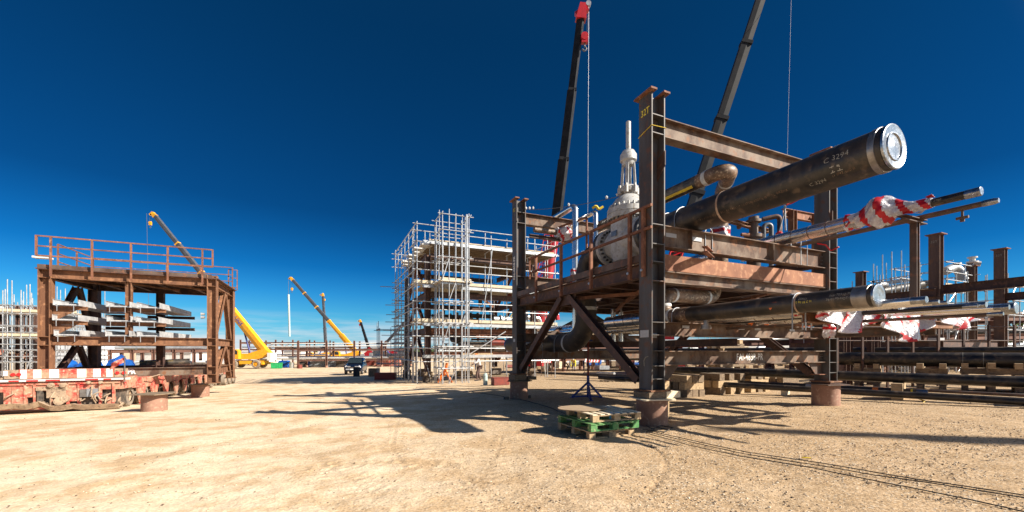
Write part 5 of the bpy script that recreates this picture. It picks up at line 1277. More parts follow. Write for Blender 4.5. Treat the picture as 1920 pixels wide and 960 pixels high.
q = G(938, 722); s = MB(); s.box(q + ZU * .22, .95, .5, .40, e1, e2, ZU); bx_ = solo('steel_toolbox', s, 'redoxide', 'dark red steel toolbox left of the shaded pile', 'toolbox')
s = MB(); s.box(q + ZU * .44, .98, .53, .04, e1, e2, ZU); s.build('lid', 'redoxide', bx_)
c0 = G(836, 718)
s = MB(); rs_ = random.Random(9); q = c0
s = MB(); s.path([q + V(-.5, 0, .02), q + V(-.3, .1, .5), q + V(0, 0, .9), q + V(.05, .1, 1.3)], .09, 8, bend=.2); s.path([q + V(.4, .1, .02), q + V(.15, 0, .5), q + V(0, 0, .9)], .07, 8, bend=.1); s.path([q + V(0, 0, .6), q + V(-.35, -.1, .4), q + V(-.5, 0, .1)], .07, 8, bend=.1)
solo('cable_reel_stand', s, 'orangeplastic', 'orange hose rack standing under the access tower', 'hose rack')
# crates, wheels and clutter behind the worker
for px, py, sx_, h, mm, lab, nm_, ct in ((930, 703, 1.0, .5, 'teal', 'dark green wheeled compressor behind the bending worker', 'compressor', 'compressor'), (870, 705, 1.6, .35, 'timber', 'long timber cradle under the scaffolded module', 'timber_cradle', 'timber cradle'), (793, 706, .9, .6, 'oldtimber', 'grey timber block at the foot of the scaffolded module', 'timber_block', 'timber block'), (955, 690, 1.2, .4, 'redoxide', 'red oxide steel cradle behind the compressor', 'steel_cradle', 'steel cradle')):
    q = G(px, py); t = thing(nm_, lab, ct, q); MB().box(q + ZU * (h / 2 + .12), sx_, .7, h, e1, e2, ZU, taper=.85).build('housing' if ct == 'compressor' else 'block', 'darkmech' if ct == 'compressor' else mm, t)
    MB().box(q + ZU * .06, sx_ * .9, .2, .12, e1, e2, ZU).build('skid', 'oldtimber', t)

# ------------------------------------------------------------------ far pipe racks
def rack(label, p, q_, n, wid, ztop, levels, r=.0, cw=.35, pipes=(), m='rack', xbrace=(), seed=1, zfoot=None, dirv=None, group=None, pile_=True):
    rs_ = random.Random(seed); p = Vector(p); q_ = Vector(q_); d = (q_ - p); d.z = 0; Ln = d.length; d.normalize(); pr = Vector((-d.y, d.x, 0))
    t = thing('pipe_rack', label, 'pipe rack', (p.x, p.y, gz(p.x, p.y)), group)
    for i in range(n + 1):
        for k in ((0, wid) if wid else (0,)):
            c = p + d * (Ln * i / n) + pr * k; zg_ = gz(c.x, c.y)
            MB().ibeam((c.x, c.y, zg_ + .4), (c.x, c.y, zg_ + ztop), cw, cw, up=d).build('column', m, t)
            MB().tube((c.x, c.y, zg_), (c.x, c.y, zg_ + .42), cw * .8, 12).build('foot', 'sandstub', t)
    for z in levels:
        for k in ((0, wid) if wid else (0,)):
            a = p + pr * k; b = p + d * Ln + pr * k; MB().ibeam((a.x, a.y, gz(a.x, a.y) + z), (b.x, b.y, gz(b.x, b.y) + z), .36, .24).build('beam', m, t)
        if wid:
            for i in range(n + 1): c = p + d * (Ln * i / n); g_ = gz(c.x, c.y); MB().ibeam((c.x, c.y, g_ + z - .1), (c.x + pr.x * wid, c.y + pr.y * wid, g_ + z - .1), .3, .2).build('cross_beam', m, t)
    for i, za, zb in xbrace:
        for z0_, z1_ in ((za, zb), (zb, za)):
            a = p + d * (Ln * i / n); b = p + d * (Ln * (i + 1) / n); MB().bar((a.x, a.y, gz(a.x, a.y) + z0_), (b.x, b.y, gz(b.x, b.y) + z1_), .16, .16).build('brace', m, t)
    for z, k, r_, mm, f0, f1 in pipes:
        a = p + d * (Ln * f0) + pr * k; b = p + d * (Ln * f1) + pr * k
        lab = '%s pipe lying on the %s' % ({'foil': 'silver', 'pipe': 'black', 'pipedull': 'dull black', 'steel': 'brown', 'white': 'white', 'galv': 'grey', 'primer': 'tan'}[mm], label)
        s = MB(); s.tube((a.x, a.y, gz(a.x, a.y) + z), (b.x, b.y, gz(b.x, b.y) + z), r_, 14); s.build('rack_pipe', mm, t)
    return t
g1 = G(559, 690); g2 = G(735, 688)
rack('long near rack of brown columns with white pipes beyond the green crate', (g1.x, g1.y, 0), (g2.x + 3, g1.y + 3, 0), 4, 5.0, 5.6, (1.55, 3.7), pipes=((2.05, 1.2, .33, 'white', -.35, .75), (1.95, 2.4, .24, 'galv', -.3, .8), (4.15, .6, .16, 'steel', -.2, .5), (4.5, 1.4, .12, 'white', -.3, 1.2), (5.1, 3.6, .12, 'white', -.3, 1.2), (2.0, 4.0, .15, 'primer', 0, 1.2)), seed=3)
g1 = G(436, 687); g2 = G(597, 686)
rack('higher back rack of dark brown columns with an X brace behind the yellow crane', (g1.x * 1.02, g1.y * 1.05, 0), (g2.x * 1.05, g1.y * 1.1, 0), 5, 6., 6.6, (2.2, 4.1, 5.8), xbrace=((1, 3.9, 5.7), (2, 4.0, 5.8)), pipes=((4.7, 1., .12, 'galv', 0, .6), (2.7, 1., .2, 'foil', 0, 1)), seed=4)
# racks seen through the main module and at the right
def yard_rack(px0, px1, Y0, Y1, ztop, levels, label, n, wid=3, pipes=(), cw=.3, m='rack', seed=2):
    a = W(px0, 657, Y0); b = W(px1, 657, Y1); return rack(label, (a.x, a.y, 0), (b.x, b.y, 0), n, wid, ztop, levels, pipes=pipes, cw=cw, m=m, seed=seed)
yard_rack(1250, 1560, 31, 33, 2.5, (1.1, 2.3), 'low brown rack seen between the beams of the big module', 5, 3, ((1.45, .8, .2, 'pipe', -.1, 1), (1.4, 1.6, .14, 'foil', 0, 1), (2.6, 1, .12, 'galv', 0, 1.0)), seed=5)
yard_rack(1000, 1215, 43, 47, 2.7, (1.3, 2.5), 'brown rack crowded with white gear behind the black elbow', 4, 3, ((1.7, .8, .25, 'white', 0, 1), (2.9, 1.5, .2, 'foil', 0, 1)), seed=6)
yard_rack(1585, 1960, 34, 40, 2.9, (1.2, 2.6), 'brown rack behind the right-hand columns at ground level', 6, 3.5, ((1.6, 1., .22, 'pipe', 0, 1), (3.0, 1.3, .2, 'foil', 0, .8)), seed=7)
yard_rack(1580, 1990, 27, 30, 4.4, (1.3, 2.3, 3.6), 'nearer brown rack crowded behind the right-hand columns', 6, 4.0, ((2.7, 1., .24, 'pipedull', 0, 1), (2.7, 1.7, .16, 'foil', 0, 1), (4.0, 1.3, .2, 'steel', 0, 1), (1.7, 2.2, .2, 'galv', 0, 1), (4.0, 2.4, .14, 'foil', .2, 1)), cw=.24, seed=9)
yard_rack(206, 400, 46, 50, 3.4, (1.4, 3.2), 'brown rack seen under the mid beam of the orange module', 5, 3, ((1.8, .8, .2, 'white', 0, 1), (3.6, 1.2, .15, 'galv', 0, 1)), seed=8)

# scaffolds beyond
q = W(1640, 640, 32); scaffold('scaffold', 'deep scaffold field far behind the long railed one', q, 14, 4., 9, 2, (1., 2.2, 3.4, 4.4), 5.2, m='galvdark', r=.03, seed=51, rails=(2.7,), decks=((3.5, 'S'),), z0=.3, jit=.9)
q = W(1598, 640, 27); scaffold('scaffold', 'long railed scaffold behind the fat pipe end at the right', q, 9., 3., 4, 1, (1.6, 3.4), 6.3, m='galv', r=.028, seed=21, rails=(5.1, 5.7, 4.6), decks=((4.4, 'F'),), z0=.2, jit=.2)
q = W(1690, 640, 25); scaffold('scaffold_tower', 'dense cluster of silver scaffold tubes left of the tallest right-hand column', q, 1.5, 1.4, 4, 3, (1., 2.2, 3.6, 4.8, 6.0), 7.0, m='galv', r=.026, seed=23, z0=.2, jit=.8)
q = W(1776, 640, 26); scaffold('scaffold', 'scaffold carrying a tangle of wrapped pipes between the two right-hand columns', q, 3.6, 2.6, 3, 2, (1.3, 3.0, 4.6, 5.6), 7.0, m='galv', r=.026, seed=25, rails=(6.1, 6.6, 7.2), decks=((5.65, 'F'),), z0=.2, jit=.5)
q = W(1890, 640, 25); scaffold('scaffold_tower', 'scaffold tower at the right edge of the picture behind the far column', q, 2.6, 2.6, 3, 3, (.9, 1.9, 2.9, 3.8, 4.7, 5.6), 6.1, m='galv', r=.026, seed=27, z0=.2, jit=.7)
t = thing('pipe_spool', 'grey bundle of bent pipes on top of the scaffold between the right-hand columns', 'pipe spool', W(1800, 500, 27))
s = MB(); q = W(1795, 500, 27.5); s.path([q + V(-.8, 0, -.3), q + V(.2, .2, .1), q + V(.4, 0, -.9)], .28, 12, bend=.4); s.path([q + V(.9, 0, -1.2), q + V(1.0, .2, .3), q + V(1.5, 0, .2)], .16, 12, bend=.2); s.build('bent_pipes', 'galvdark', t)
s = MB(); s.rev(q + V(1.0, 0, .25), ZU, [(0, .3), (.1, .3), (.12, .15), (.3, .15), (.32, .25), (.4, .25)], 12); s.rev(q + V(0, 0, .15), ZU, [(0, .2), (.1, .2)], 12); s.build('flanges', 'white', t)
# dark pipe bank and elbow left of it
t = thing('pipe_spool', 'pair of thick dark pipes with a silver elbow on the long railed scaffold', 'pipe spool', W(1640, 545, 26))
s = MB(); s.tube(W(1600, 556, 26.2), W(1735, 532, 28), .24, 16); s.tube(W(1600, 575, 26.5), W(1735, 545, 28.2), .22, 16); s.build('pipe_body', 'pipedull', t)
s = MB(); q = W(1644, 560, 25.8); s.path([q, V(q.x, q.y, 5.75), V(q.x + .75, q.y + .2, 5.75)], .18, 14, bend=.32); s.build('elbow', 'galvdark', t)

# far left scaffold cluster
q = W(-30, 640, 30); scaffold('scaffold', 'crowded pale scaffold round a module at the far left edge', q, 4.8, 5., 10, 7, (.8, 1.7, 2.6, 3.5, 4.4), 6.0, m='galv', r=.032, seed=31, rails=(1.2, 2.1, 3.0, 5.0), decks=((2.7, 'S'), (4.5, 'S')), inner=True, jit=.9)
fm = thing('steel_module', 'brown module frame inside the crowded scaffold at the far left', 'steel module', W(20, 690, 32))
for px, Y in ((-20, 31.5), (8, 32.5), (38, 33.), (60, 33.5)):
    q = W(px, 640, Y); MB().ibeam((q.x, q.y, gz(q.x, q.y) + .3), (q.x, q.y, 5.2), .4, .4, up=e1).build('column', 'darkbrown', fm)
for z in (1.2, 2.9, 4.7): a, b = W(-25, 640, 31.2), W(62, 640, 33.5); MB().ibeam((a.x, a.y, z), (b.x, b.y, z), .4, .25).build('beam', 'rust', fm)
for z, mm in ((1.7, 'pipedull'), (3.4, 'foil'), (3.5, 'steel'), (4.9, 'white')): a, b = W(-25, 640, 31.8), W(62, 640, 34); MB().tube((a.x, a.y, z), (b.x, b.y, z), .2, 12).build('process_pipe', mm, fm)
q = W(108, 640, 37); scaffold('scaffold', 'small pale scaffold seen through the west bay of the orange module', q, 2.2, 2.2, 2, 2, (.8, 2.5, 4.2), 5.6, m='galv', r=.03, seed=33, rails=(4.8,), jit=.6)
# more scaffold fields between the beams of the main module
for i, (px, Y, la, lab) in enumerate(((1150, 62, 7, 'far pale scaffold seen right of the black elbow'), (1330, 58, 8, 'far pale scaffold seen in the gap under the low beam'), (1040, 70, 6, 'far pale scaffold behind the crouching workers'), (1590, 46, 7, 'far scaffold seen just right of the south-east column'), (1760, 50, 9, 'far scaffold behind the tallest right-hand column'))):
    q = W(px, 657, Y); scaffold('scaffold', lab, q, la, 3, 6, 1, (.9, 2.0, 3.1), 4.0, m='galv', r=.035, seed=40 + i, rails=(1.5,), jit=.6, decks=((2.1, 'S'),))
# ------------------------------------------------------------------ right-hand module columns and beams
rm = thing('steel_module', 'dark brown module of four capped columns at the right edge of the yard', 'steel module', W(1756, 657, 20.3))
def rcol(px, Y, pytop, m='brownsteel', cw=.42):
    q = W(px, 657, Y); zt_ = EYE + (HZ - pytop) / FPX * Y; g_ = gz(q.x, q.y)
    c = MB().ibeam((q.x, q.y, g_), (q.x, q.y, zt_), .40, cw, up=e1, tf=.03).build('column', m, rm)
    MB().box((q.x, q.y, zt_ + .02), .62, .62, .04, e1, e2, ZU).build('cap_plate', 'rust', c)
    return q, zt_, c
R1, z1_, c1_ = rcol(1755, 20.3, 441); R2, z2_, c2_ = rcol(1876, 23.2, 468); R3, z3_, c3_ = rcol(1614, 27, 511); R4, z4_, c4_ = rcol(1822, 27.5, 500)
def rb_(p, q_, z0, z1=None, d=.42, m='darkbrown'): z1 = z0 if z1 is None else z1; MB().ibeam((p.x, p.y, z0), (q_.x, q_.y, z1), d, .28).build('beam', m, rm)
rb_(R1 + e1 * .2 - e2 * .0, R1 - e2 * 9, 4.62); rb_(R2 - e2 * .1, R2 - e2 * 10, 4.62)
rb_(R1 - e2 * .1 - e1 * .25, R1 + e2 * 6.8, 4.45, d=.4); rb_(R1, R2, 3.75, d=.4)
rb_(R1 - e2 * .1, R1 + e2 * 7, 1.9); rb_(R1, R2, 2.0)
MB().box(R1 + ZU * (.55), .44, .46, .12, e1, e2, ZU).build('paint_band', 'label', c1_)
text('32T', .16, R1 - e1 * .205 + ZU * (z1_ - EYE - .35), -e2, ZU, 'chalk', c1_); text('32T', .16, R2 - e1 * .205 + ZU * (z2_ - EYE - .35), -e2, ZU, 'chalk', c2_)
# railings in front of those columns
g = thing('handrail', 'long brown temporary railing in front of the right-hand columns', 'handrail', W(1700, 650, 17.5))
a, b = W(1570, 615, 17.2), W(1950, 613, 17.0)
for z in (2.62, 2.05): MB().tube((a.x, a.y, z), (b.x, b.y, z), .024, 8).build('rail', 'darkbrown', g)
for i in range(9): c = a.lerp(b, i / 8); MB().bar((c.x, c.y, gz(c.x, c.y)), (c.x, c.y, 2.7), .07, .07).build('rail_post', 'darkbrown', g)
for px, lb_n in ((1580, 'short brown column stump left of the tallest right-hand column'), (1632, 'short twin brown stump between the module and the right-hand columns')):
    q = W(px, 657, 18.5); s = MB(); s.ibeam((q.x, q.y, gz(q.x, q.y)), (q.x, q.y, 2.75), .2, .2, up=e1); s.ibeam((q.x + .45, q.y + .2, gz(q.x, q.y)), (q.x + .45, q.y + .2, 2.7), .2, .2, up=e1); solo('steel_post', s, 'darkbrown', lb_n, 'steel post')

# ------------------------------------------------------------------ long line pipes on timber cribbing, lower right
e3 = Vector((-.68, .733, 0)).normalized()
def through(px, py, Z):
    y = (EYE - Z) * FPX / (py - HZ); return Vector(((px - 960) / FPX * y, y, Z))
def longpipe(c, r, near, far, label, m='pipe', group='line pipes laid out at the lower right'):
    t = thing('line_pipe', label, 'line pipe', c, group); a = c - e3 * near; b = c + e3 * far
    MB().rev(a, b - a, [(0, r), ((b - a).length, r)], 36).build('pipe_body', m, t); return t
c = through(1740, 674, 1.30); lp1 = longpipe(c, .27, 9, 16, 'thickest line pipe lying on the cribbing across the lower right')
for px in (1780, 1802):
    s = MB(); u = (px - 1740) / FPX * 16; ring(s, c - e3 * u * 1.1, e3, .27, .01, 36, dr=.002); s.build('paint_mark', 'chalk', lp1)
c0_ = Vector((c.x + 1.1, c.y + 1.8, 1.66)); longpipe(c0_, .13, 9, 17, 'slimmer line pipe lying just behind the thickest one')
c2 = through(1740, 710, .80); longpipe(c2, .155, 7.5, 10.5, 'middle line pipe between the thickest pipe and the ground')
c3 = through(1738, 738, .37); r3_ = .11
t = thing('line_pipe', 'lowest line pipe with a silver cap and yellow ribbon at its near end', 'line pipe', c3, 'line pipes laid out at the lower right')
MB().rev(c3, e3, [(0, r3_), (7.6, r3_)], 28).build('pipe_body', 'pipe', t); MB().rev(c3, -e3, [(-.22, r3_), (-.21, r3_ + .006), (.02, r3_ + .005), (.02, .01)], 28).build('end_cap', 'cap', t)
s = MB(); ring(s, c3 + e3 * .32, e3, r3_, .05, 24); s.path([c3 + e3 * .32 - ZU * r3_ - V(.05, .12, 0), c3 + V(-.25, -.2, -.2), c3 + V(-.45, -.25, -.3)], .02, 5); s.build('yellow_ribbon', 'yellowtape', t)
s = MB(); ring(s, c3 + e3 * 1.15, e3, r3_, .14, 24, dr=.003); s.build('orange_band', 'orangeplastic', t)
s = MB(); ring(s, c3 + e3 * 2.9, e3, r3_, .16, 24, dr=.003); s.build('white_band', 'label', t)
c4 = through(1830, 748, .36); longpipe(c4, .10, 4, 12, 'low line pipe passing behind the yellow-ribboned cap')
c5 = through(1500, 724, .30); longpipe(c5 + V(.3, 1.2, 0), .05, 9, 3.4, 'thin rod-like line pipe lying behind the yellow-ribboned one', 'steel')
# cribbing timbers
cr = [(1605, 688, 'P', 'round pale steel stub under the thickest line pipe, left one'), (1862, 690, 'T', 'tall timber stack under the thickest line pipe near the right edge'), (1900, 690, 'P', 'round pale steel stub under the thickest line pipe at the right edge'),
      (1655, 690, 'T', 'timber stack under the thickest pipe right of the pale stub'), (1745, 694, 'W', 'wide timber stack under the thickest pipe at mid span'), (1800, 692, 'T', 'narrow timber stack right of the wide one'), (1830, 694, 'W', 'long timber baulk stack near the far right column')]
for px, py, k, lab in cr:
    d_ = (px - 1740) / FPX * 13; c_ = c - e3 * d_ * 1.25; g_ = gz(c_.x, c_.y); hh = 1.03 - g_
    if k == 'P': s = MB(); s.rev((c_.x, c_.y, g_), ZU, [(0, .34), (hh, .34)], 32); solo('steel_stub_pile', s, 'sandstub', lab, 'stub pile', 'short steel pipe stubs used as supports'); continue
    t = thing('timber_crib', lab, 'timber stack', (c_.x, c_.y, g_), 'timber cribbing under the pipes'); w_ = 1.5 if k == 'W' else .7; z = g_; j = 0
    while z < 1.02:
        for dd in ((-.3, .3) if j % 2 == 0 else (-.32, .0, .32)):
            if j % 2 == 0: MB().box((c_.x, c_.y, z + .1) + (e3 * dd) if False else Vector((c_.x, c_.y, z + .1)) + e3 * dd, w_, .18, .195, V(e3.y, -e3.x, 0), e3, ZU).build('baulk', 'timber' if j else 'oldtimber', t)
            else: MB().box(Vector((c_.x, c_.y, z + .1)) + V(e3.y, -e3.x, 0) * dd * w_, .18, .85, .195, V(e3.y, -e3.x, 0), e3, ZU).build('baulk', 'timber' if (dd == 0) else 'oldtimber', t)
        z += .2; j += 1
for px, lab in ((1600, 'squared timber under the middle line pipe next to the sunlit pile'), (1705, 'squared timber under the middle line pipe at its middle'), (1850, 'squared timber under the middle line pipe near the right edge')):
    d_ = (px - 1740) / FPX * 12; c_ = c2 - e3 * d_ * 1.2; g_ = gz(c_.x, c_.y); hh = .645 - g_
    blockbox((c_.x, c_.y, g_ + hh / 2), 1.1, .26, hh, V(e3.y, -e3.x, 0), 'timber', lab)
for f_, lab in ((3.6, 'small chamfered timber under the lowest line pipe right of the sunlit pile'), (6.7, 'small chamfered timber under the far end of the lowest line pipe'), ):
    c_ = c3 + e3 * f_; g_ = gz(c_.x, c_.y); hh = .26 - g_; blockbox((c_.x, c_.y, g_ + hh / 2), .5, .16, hh, V(e3.y, -e3.x, 0), 'paletimber', lab)
c_ = c4 - e3 * .9; g_ = gz(c_.x, c_.y); blockbox((c_.x, c_.y, g_ + .04), .4, .14, max(.05, .26 - g_), V(e3.y, -e3.x, 0), 'oldtimber', 'small timber under the low line pipe at the right edge')
# cribbing seen between the columns B and C
for px, Y, w_, n_, lab in ((1283, 15.5, .9, 3, 'timber crib left of the middle gap under the lettered beam'), (1352, 16.2, 1.5, 3, 'wide timber crib in the middle gap under the lettered beam'), (1404, 16.8, 1.1, 3, 'timber crib right of the wide one under the lettered beam'), (1462, 17.5, 1.0, 2, 'low timber crib near the sunlit pile under the lettered beam'), (1360, 24, 2.0, 9, 'tall stack of pale timber seen above the lettered beam')):
    q = W(px, 657, Y); g_ = gz(q.x, q.y); t = thing('timber_crib', lab, 'timber stack', (q.x, q.y, g_), 'timber cribbing under the pipes'); rs_ = random.Random(int(px))
    for j in range(n_):
        for dd in (-.34, 0, .34):
            mm = rs_.choice(['timber', 'oldtimber', 'paletimber']) if n_ > 5 else rs_.choice(['timber', 'oldtimber', 'oldtimber'])
            if j % 2: MB().box((q.x, q.y, g_ + .13 + j * .262) if False else Vector((q.x, q.y, g_ + .13 + j * .262)) + e2 * dd, w_ + rs_.uniform(-.1, .1), .26, .255, e1, e2, ZU).build('baulk', mm, t)
            else: MB().box(Vector((q.x, q.y, g_ + .13 + j * .262)) + e1 * dd * w_, .26, 1.0 + rs_.uniform(-.1, .1), .255, e1, e2, ZU).build('baulk', mm, t)

# ------------------------------------------------------------------ pallets, cables on the ground
pc = V(1.46, 7.62, 0); pc.z = gz(pc.x, pc.y)
def pallet(o, ex, L_, B_, z, label, m, deckm=None, gap=.05, missing=()):
    ex = Vector(ex).normalized(); ey = ZU.cross(ex); t = thing('wooden_pallet', label, 'pallet', o + ex * L_ / 2 + ey * B_ / 2 + ZU * z, 'stacked wooden pallets'); rs_ = random.Random(int(z * 1000))
    def p(a, b, h): return o + ex * a + ey * b + ZU * (z + h)
    for i in range(3):
        for j in range(3):
            MB().box(p(.07 + (L_ - .14) * i / 2, .06 + (B_ - .12) * j / 2, .065), .14, .11, .085, ex, ey, ZU).build('block', m, t)
    for j in range(3): MB().box(p(L_ / 2, .06 + (B_ - .12) * j / 2, .012), L_, .11, .020, ex, ey, ZU).build('bottom_board', m, t); MB().box(p(L_ / 2, .06 + (B_ - .12) * j / 2, .118), L_ * .998, .10, .018, ex, ey, ZU).build('stringer_board', m, t)
    n = 7
    for i in range(n):
        if i in missing: continue
        a = .05 + (L_ - .10) * i / (n - 1); MB().box(p(a, B_ / 2, .137), .10 + rs_.uniform(-.01, .015), B_ + rs_.uniform(-.01, .01), .018, ex, ey, ZU).build('top_board', deckm or m, t)
    return t
zz0 = pc.z
pallet(pc + V(-.02, .05, 0), e1, 1.05, 1.15, 0, 'bottom bare-wood pallet of the stack by the nearest pile', 'timber')
pallet(pc + V(.0, .0, 0), e1, 1.12, 1.20, .150, 'green painted pallet in the middle of the stack', 'greenpaint')
pallet(pc + V(.06, .14, 0), (.93, .36, 0), 1.10, 1.05, .300, 'top pale wooden pallet of the stack with bleached boards', 'timber', 'paletimber')
s = MB(); n = 28; cc = pc + e1 * .35 + e2 * .82 + ZU * .462
s.prism([(.52 * math.cos(2 * math.pi * i / n), .40 * math.sin(2 * math.pi * i / n)) for i in range(n)], cc, e1 * .98 - e2 * .15, e2 * .98 + e1 * .15, ZU, .018); solo('plywood_disc', s, 'plywood', 'round plywood disc lying on the far corner of the top pallet', 'plywood disc')
MB().box(pc + e1 * .66 + e2 * .16 + ZU * .385, .17, .02, .10, e1, e2, ZU)
solo('blue_bag', MB().box(pc + e1 * .68 + e2 * .20 + ZU * .385, .17, .12, .12, e1, e2, ZU, taper=.8), M['bluepaint'] if False else mat('bright_blue_plastic', (.02, .36, .72), None, .4, 0, bump=.3), 'bright blue plastic package tucked inside the top pallet', 'package')
solo('broken_timber', MB().box(pc + e1 * .55 + e2 * .15 + ZU * .05, .34, .16, .09, e1 * .9 + e2 * .3, ZU.cross(e1 * .9 + e2 * .3).normalized(), ZU), 'oldtimber', 'broken timber offcut on the ground in front of the pallets', 'timber offcut')
def cable(pts, r, label, group='black cables on the gravel', seed=1, wob=.012, m='blackrubber'):
    rs_ = random.Random(seed); g_ = [G(*p) for p in pts]; q = []
    for a, b in zip(g_[:-1], g_[1:]):
        n = max(3, int((b - a).length / .15)); pr = V(-(b - a).y, (b - a).x, 0).normalized()
        for i in range(n):
            c_ = a.lerp(b, i / n) + pr * (wob * math.sin(i * .9 + seed) * math.sin(i * .23)); c_.z = gz(c_.x, c_.y) + r * .9 + .012; q.append(c_)
    q.append(g_[-1] + ZU * (r + .01)); return solo('cable', MB().path(q, r, 6), m, label, 'cable', group)
CR = .0065
cable([(1205, 806), (1290, 826), (1400, 850), (1480, 862), (1560, 874), (1640, 888), (1720, 902), (1830, 918), (1960, 938)], CR, 'upper of the two long cables crossing the gravel to the lower right', seed=1)
cable([(1212, 811), (1300, 832), (1395, 853), (1485, 868), (1560, 879), (1635, 893), (1730, 906), (1840, 924), (1960, 943)], .006, 'thin cable twisted along the upper long one', seed=1)
cable([(1216, 815), (1290, 836), (1380, 856), (1450, 868), (1520, 879), (1600, 896), (1700, 916), (1800, 936), (1960, 972)], CR, 'lower of the two long cables crossing the gravel to the lower right', seed=3)
cable([(1212, 800), (1222, 806), (1240, 800), (1262, 804), (1245, 812), (1220, 809), (1232, 803), (1255, 808)], .010, 'tangled loop of cable at the foot of the nearest pile', seed=5, wob=.04)
cable([(880, 735), (930, 742), (985, 752), (1030, 765), (1060, 778)], .012, 'cable in the shade running past the north-west pile', seed=6)
cable([(780, 727), (860, 724), (930, 728), (1000, 731), (1200, 734)], .012, 'cable running along the edge of the shade behind the module', seed=7)
s = MB(); q = G(1512, 861); s.box(q + ZU * .02, .12, .03, .012, (.9, -.3, 0), (.3, .9, 0), ZU); solo('tape_scrap', s, 'yellowtape', 'scrap of yellow tape wrapped on the upper long cable', 'tape scrap')

# ------------------------------------------------------------------ things seen below the black elbow
def pbar(p0, p1, r, m, lab, nm_='line_pipe', ct='line pipe', group='pipes lying beyond the big module'):
    a, b = G(*p0), G(*p1); a.z += r + .12; b.z += r + .12; return solo(nm_, MB().tube(a, b, r, 14), m, lab, ct, group)
pbar((1000, 703), (1210, 714), .10, 'pipedull', 'black pipe lying on the ground beyond the blue tripod jack')
pbar((1120, 706), (1152, 707), .12, 'galv', 'bright silver pipe length beyond the blue tripod jack')
pbar((1000, 697), (1215, 699), .08, 'steel', 'brown pipe lying farther back under the black elbow')
pbar((1130, 692), (1216, 692), .10, 'pipedull', 'dark pipe on trestles left of the nearest column')
for px, py, lab in ((1060, 695, 'left crouching worker in black beyond the black elbow'), ):
    person(G(px, py), R(-60), lab, crouch=.9, hipz=.86, shirt='blackcloth', pants='blackcloth', helmet='yellow', arm=(.45, 0, .4), arm2=(.4, 0, .45))
person(G(1076, 696), R(250), 'bending worker in grey overalls and yellow vest beyond the black elbow', lean=1.0, shirt='hivis', pants='greycloth', helmet='white', arm=(.5, 0, .5), arm2=(.45, 0, .5))
person(G(1094, 693), R(200), 'worker in navy overalls standing bent behind the blue tripod jack', lean=.8, shirt='navy', pants='navy', helmet='redtape', arm=(.55, 0, .7), arm2=(.5, 0, .6))
for px, py, lab in ((1031, 694, 'red jack stand left of the crouching workers'), (1043, 692, 'second red jack stand nearer the crouching workers'), (1184, 706, 'dark red tripod jack left of the nearest column')):
    q = G(px, py); s = MB()
    for k in range(3): th = k * 2.1 + .4; s.bar(q + V(math.cos(th), math.sin(th), 0) * .4, q + ZU * .75, .05, .05)
    s.tube(q + ZU * .3, q + ZU * 1.15, .04, 8); s.box(q + ZU * 1.15, .35, .12, .06); solo('jack_stand', s, 'redoxide', lab, 'jack stand', 'red pipe jacks beyond the module')
for px0, px1, py, lab in ((1015, 1034, 680, 'red and white striped barrier board left of the workers'), (1096, 1124, 679, 'red and white striped barrier board right of the workers')):
    Y = 34; a, b = W(px0, py, Y), W(px1, py, Y + .5); t = thing('barrier_board', lab, 'barrier', a, 'striped barrier boards')
    n = 10
    for k in range(n):
        s = MB(); p_, q_ = a.lerp(b, k / n), a.lerp(b, (k + 1) / n); o = V(-.12, 0, 0)
        s.prism([(0, 0), (1, 0), (1.5, 1), (.5, 1)], p_, q_ - p_, ZU * .28, V(0, 1, 0), .03); s.build('stripe', 'redtape' if k % 2 else 'stencil', t)
    for c_ in (a, b): MB().tube((c_.x, c_.y + .05, gz(c_.x, c_.y)), (c_.x, c_.y + .05, c_.z + .2), .025, 6).build('post', 'darkbrown', t)
for px, py, w_, h, mm, lab in ((1052, 692, 1.1, .9, 'paletimber', 'stack of pale boards behind the red jack stands'), (1152, 690, 1.6, .8, 'oldtimber', 'brown crate stack right of the striped barrier'), (1166, 691, 1.2, .9, 'paletimber', 'pale lumber stack left of the nearest column'), (1128, 697, 1.3, .5, 'galvdark', 'grey generator box beyond the blue tripod jack')):
    q = G(px, py); t = thing('lumber_stack' if 'timber' in mm else 'generator', lab, 'lumber stack' if 'timber' in mm else 'generator', q); n = 4
    for k in range(n): MB().box(q + ZU * (.1 + h * (k + .5) / n), w_ - .08 * (k % 2), .9, h / n * .86, e1, e2, ZU).build('board_layer' if 'timber' in mm else 'casing', mm, t)
q = G(1150, 715); s = MB()
for k in range(5): s.box(q + e1 * (k * .28 - .6) + ZU * .05, .14, .9, .03, e1, e2, ZU)
for k in (-.35, .35): s.box(q + e2 * k + ZU * .015, 1.4, .1, .05, e1, e2, ZU)
solo('wooden_pallet', s, 'oldtimber', 'single flat pallet lying beyond the blue tripod jack', 'pallet')
q = G(948, 700); person(G(893, 694) , R(90), 'worker in blue behind the bending worker, half hidden by pipes', lean=.1, shirt='navy', pants='navy', helmet='white')

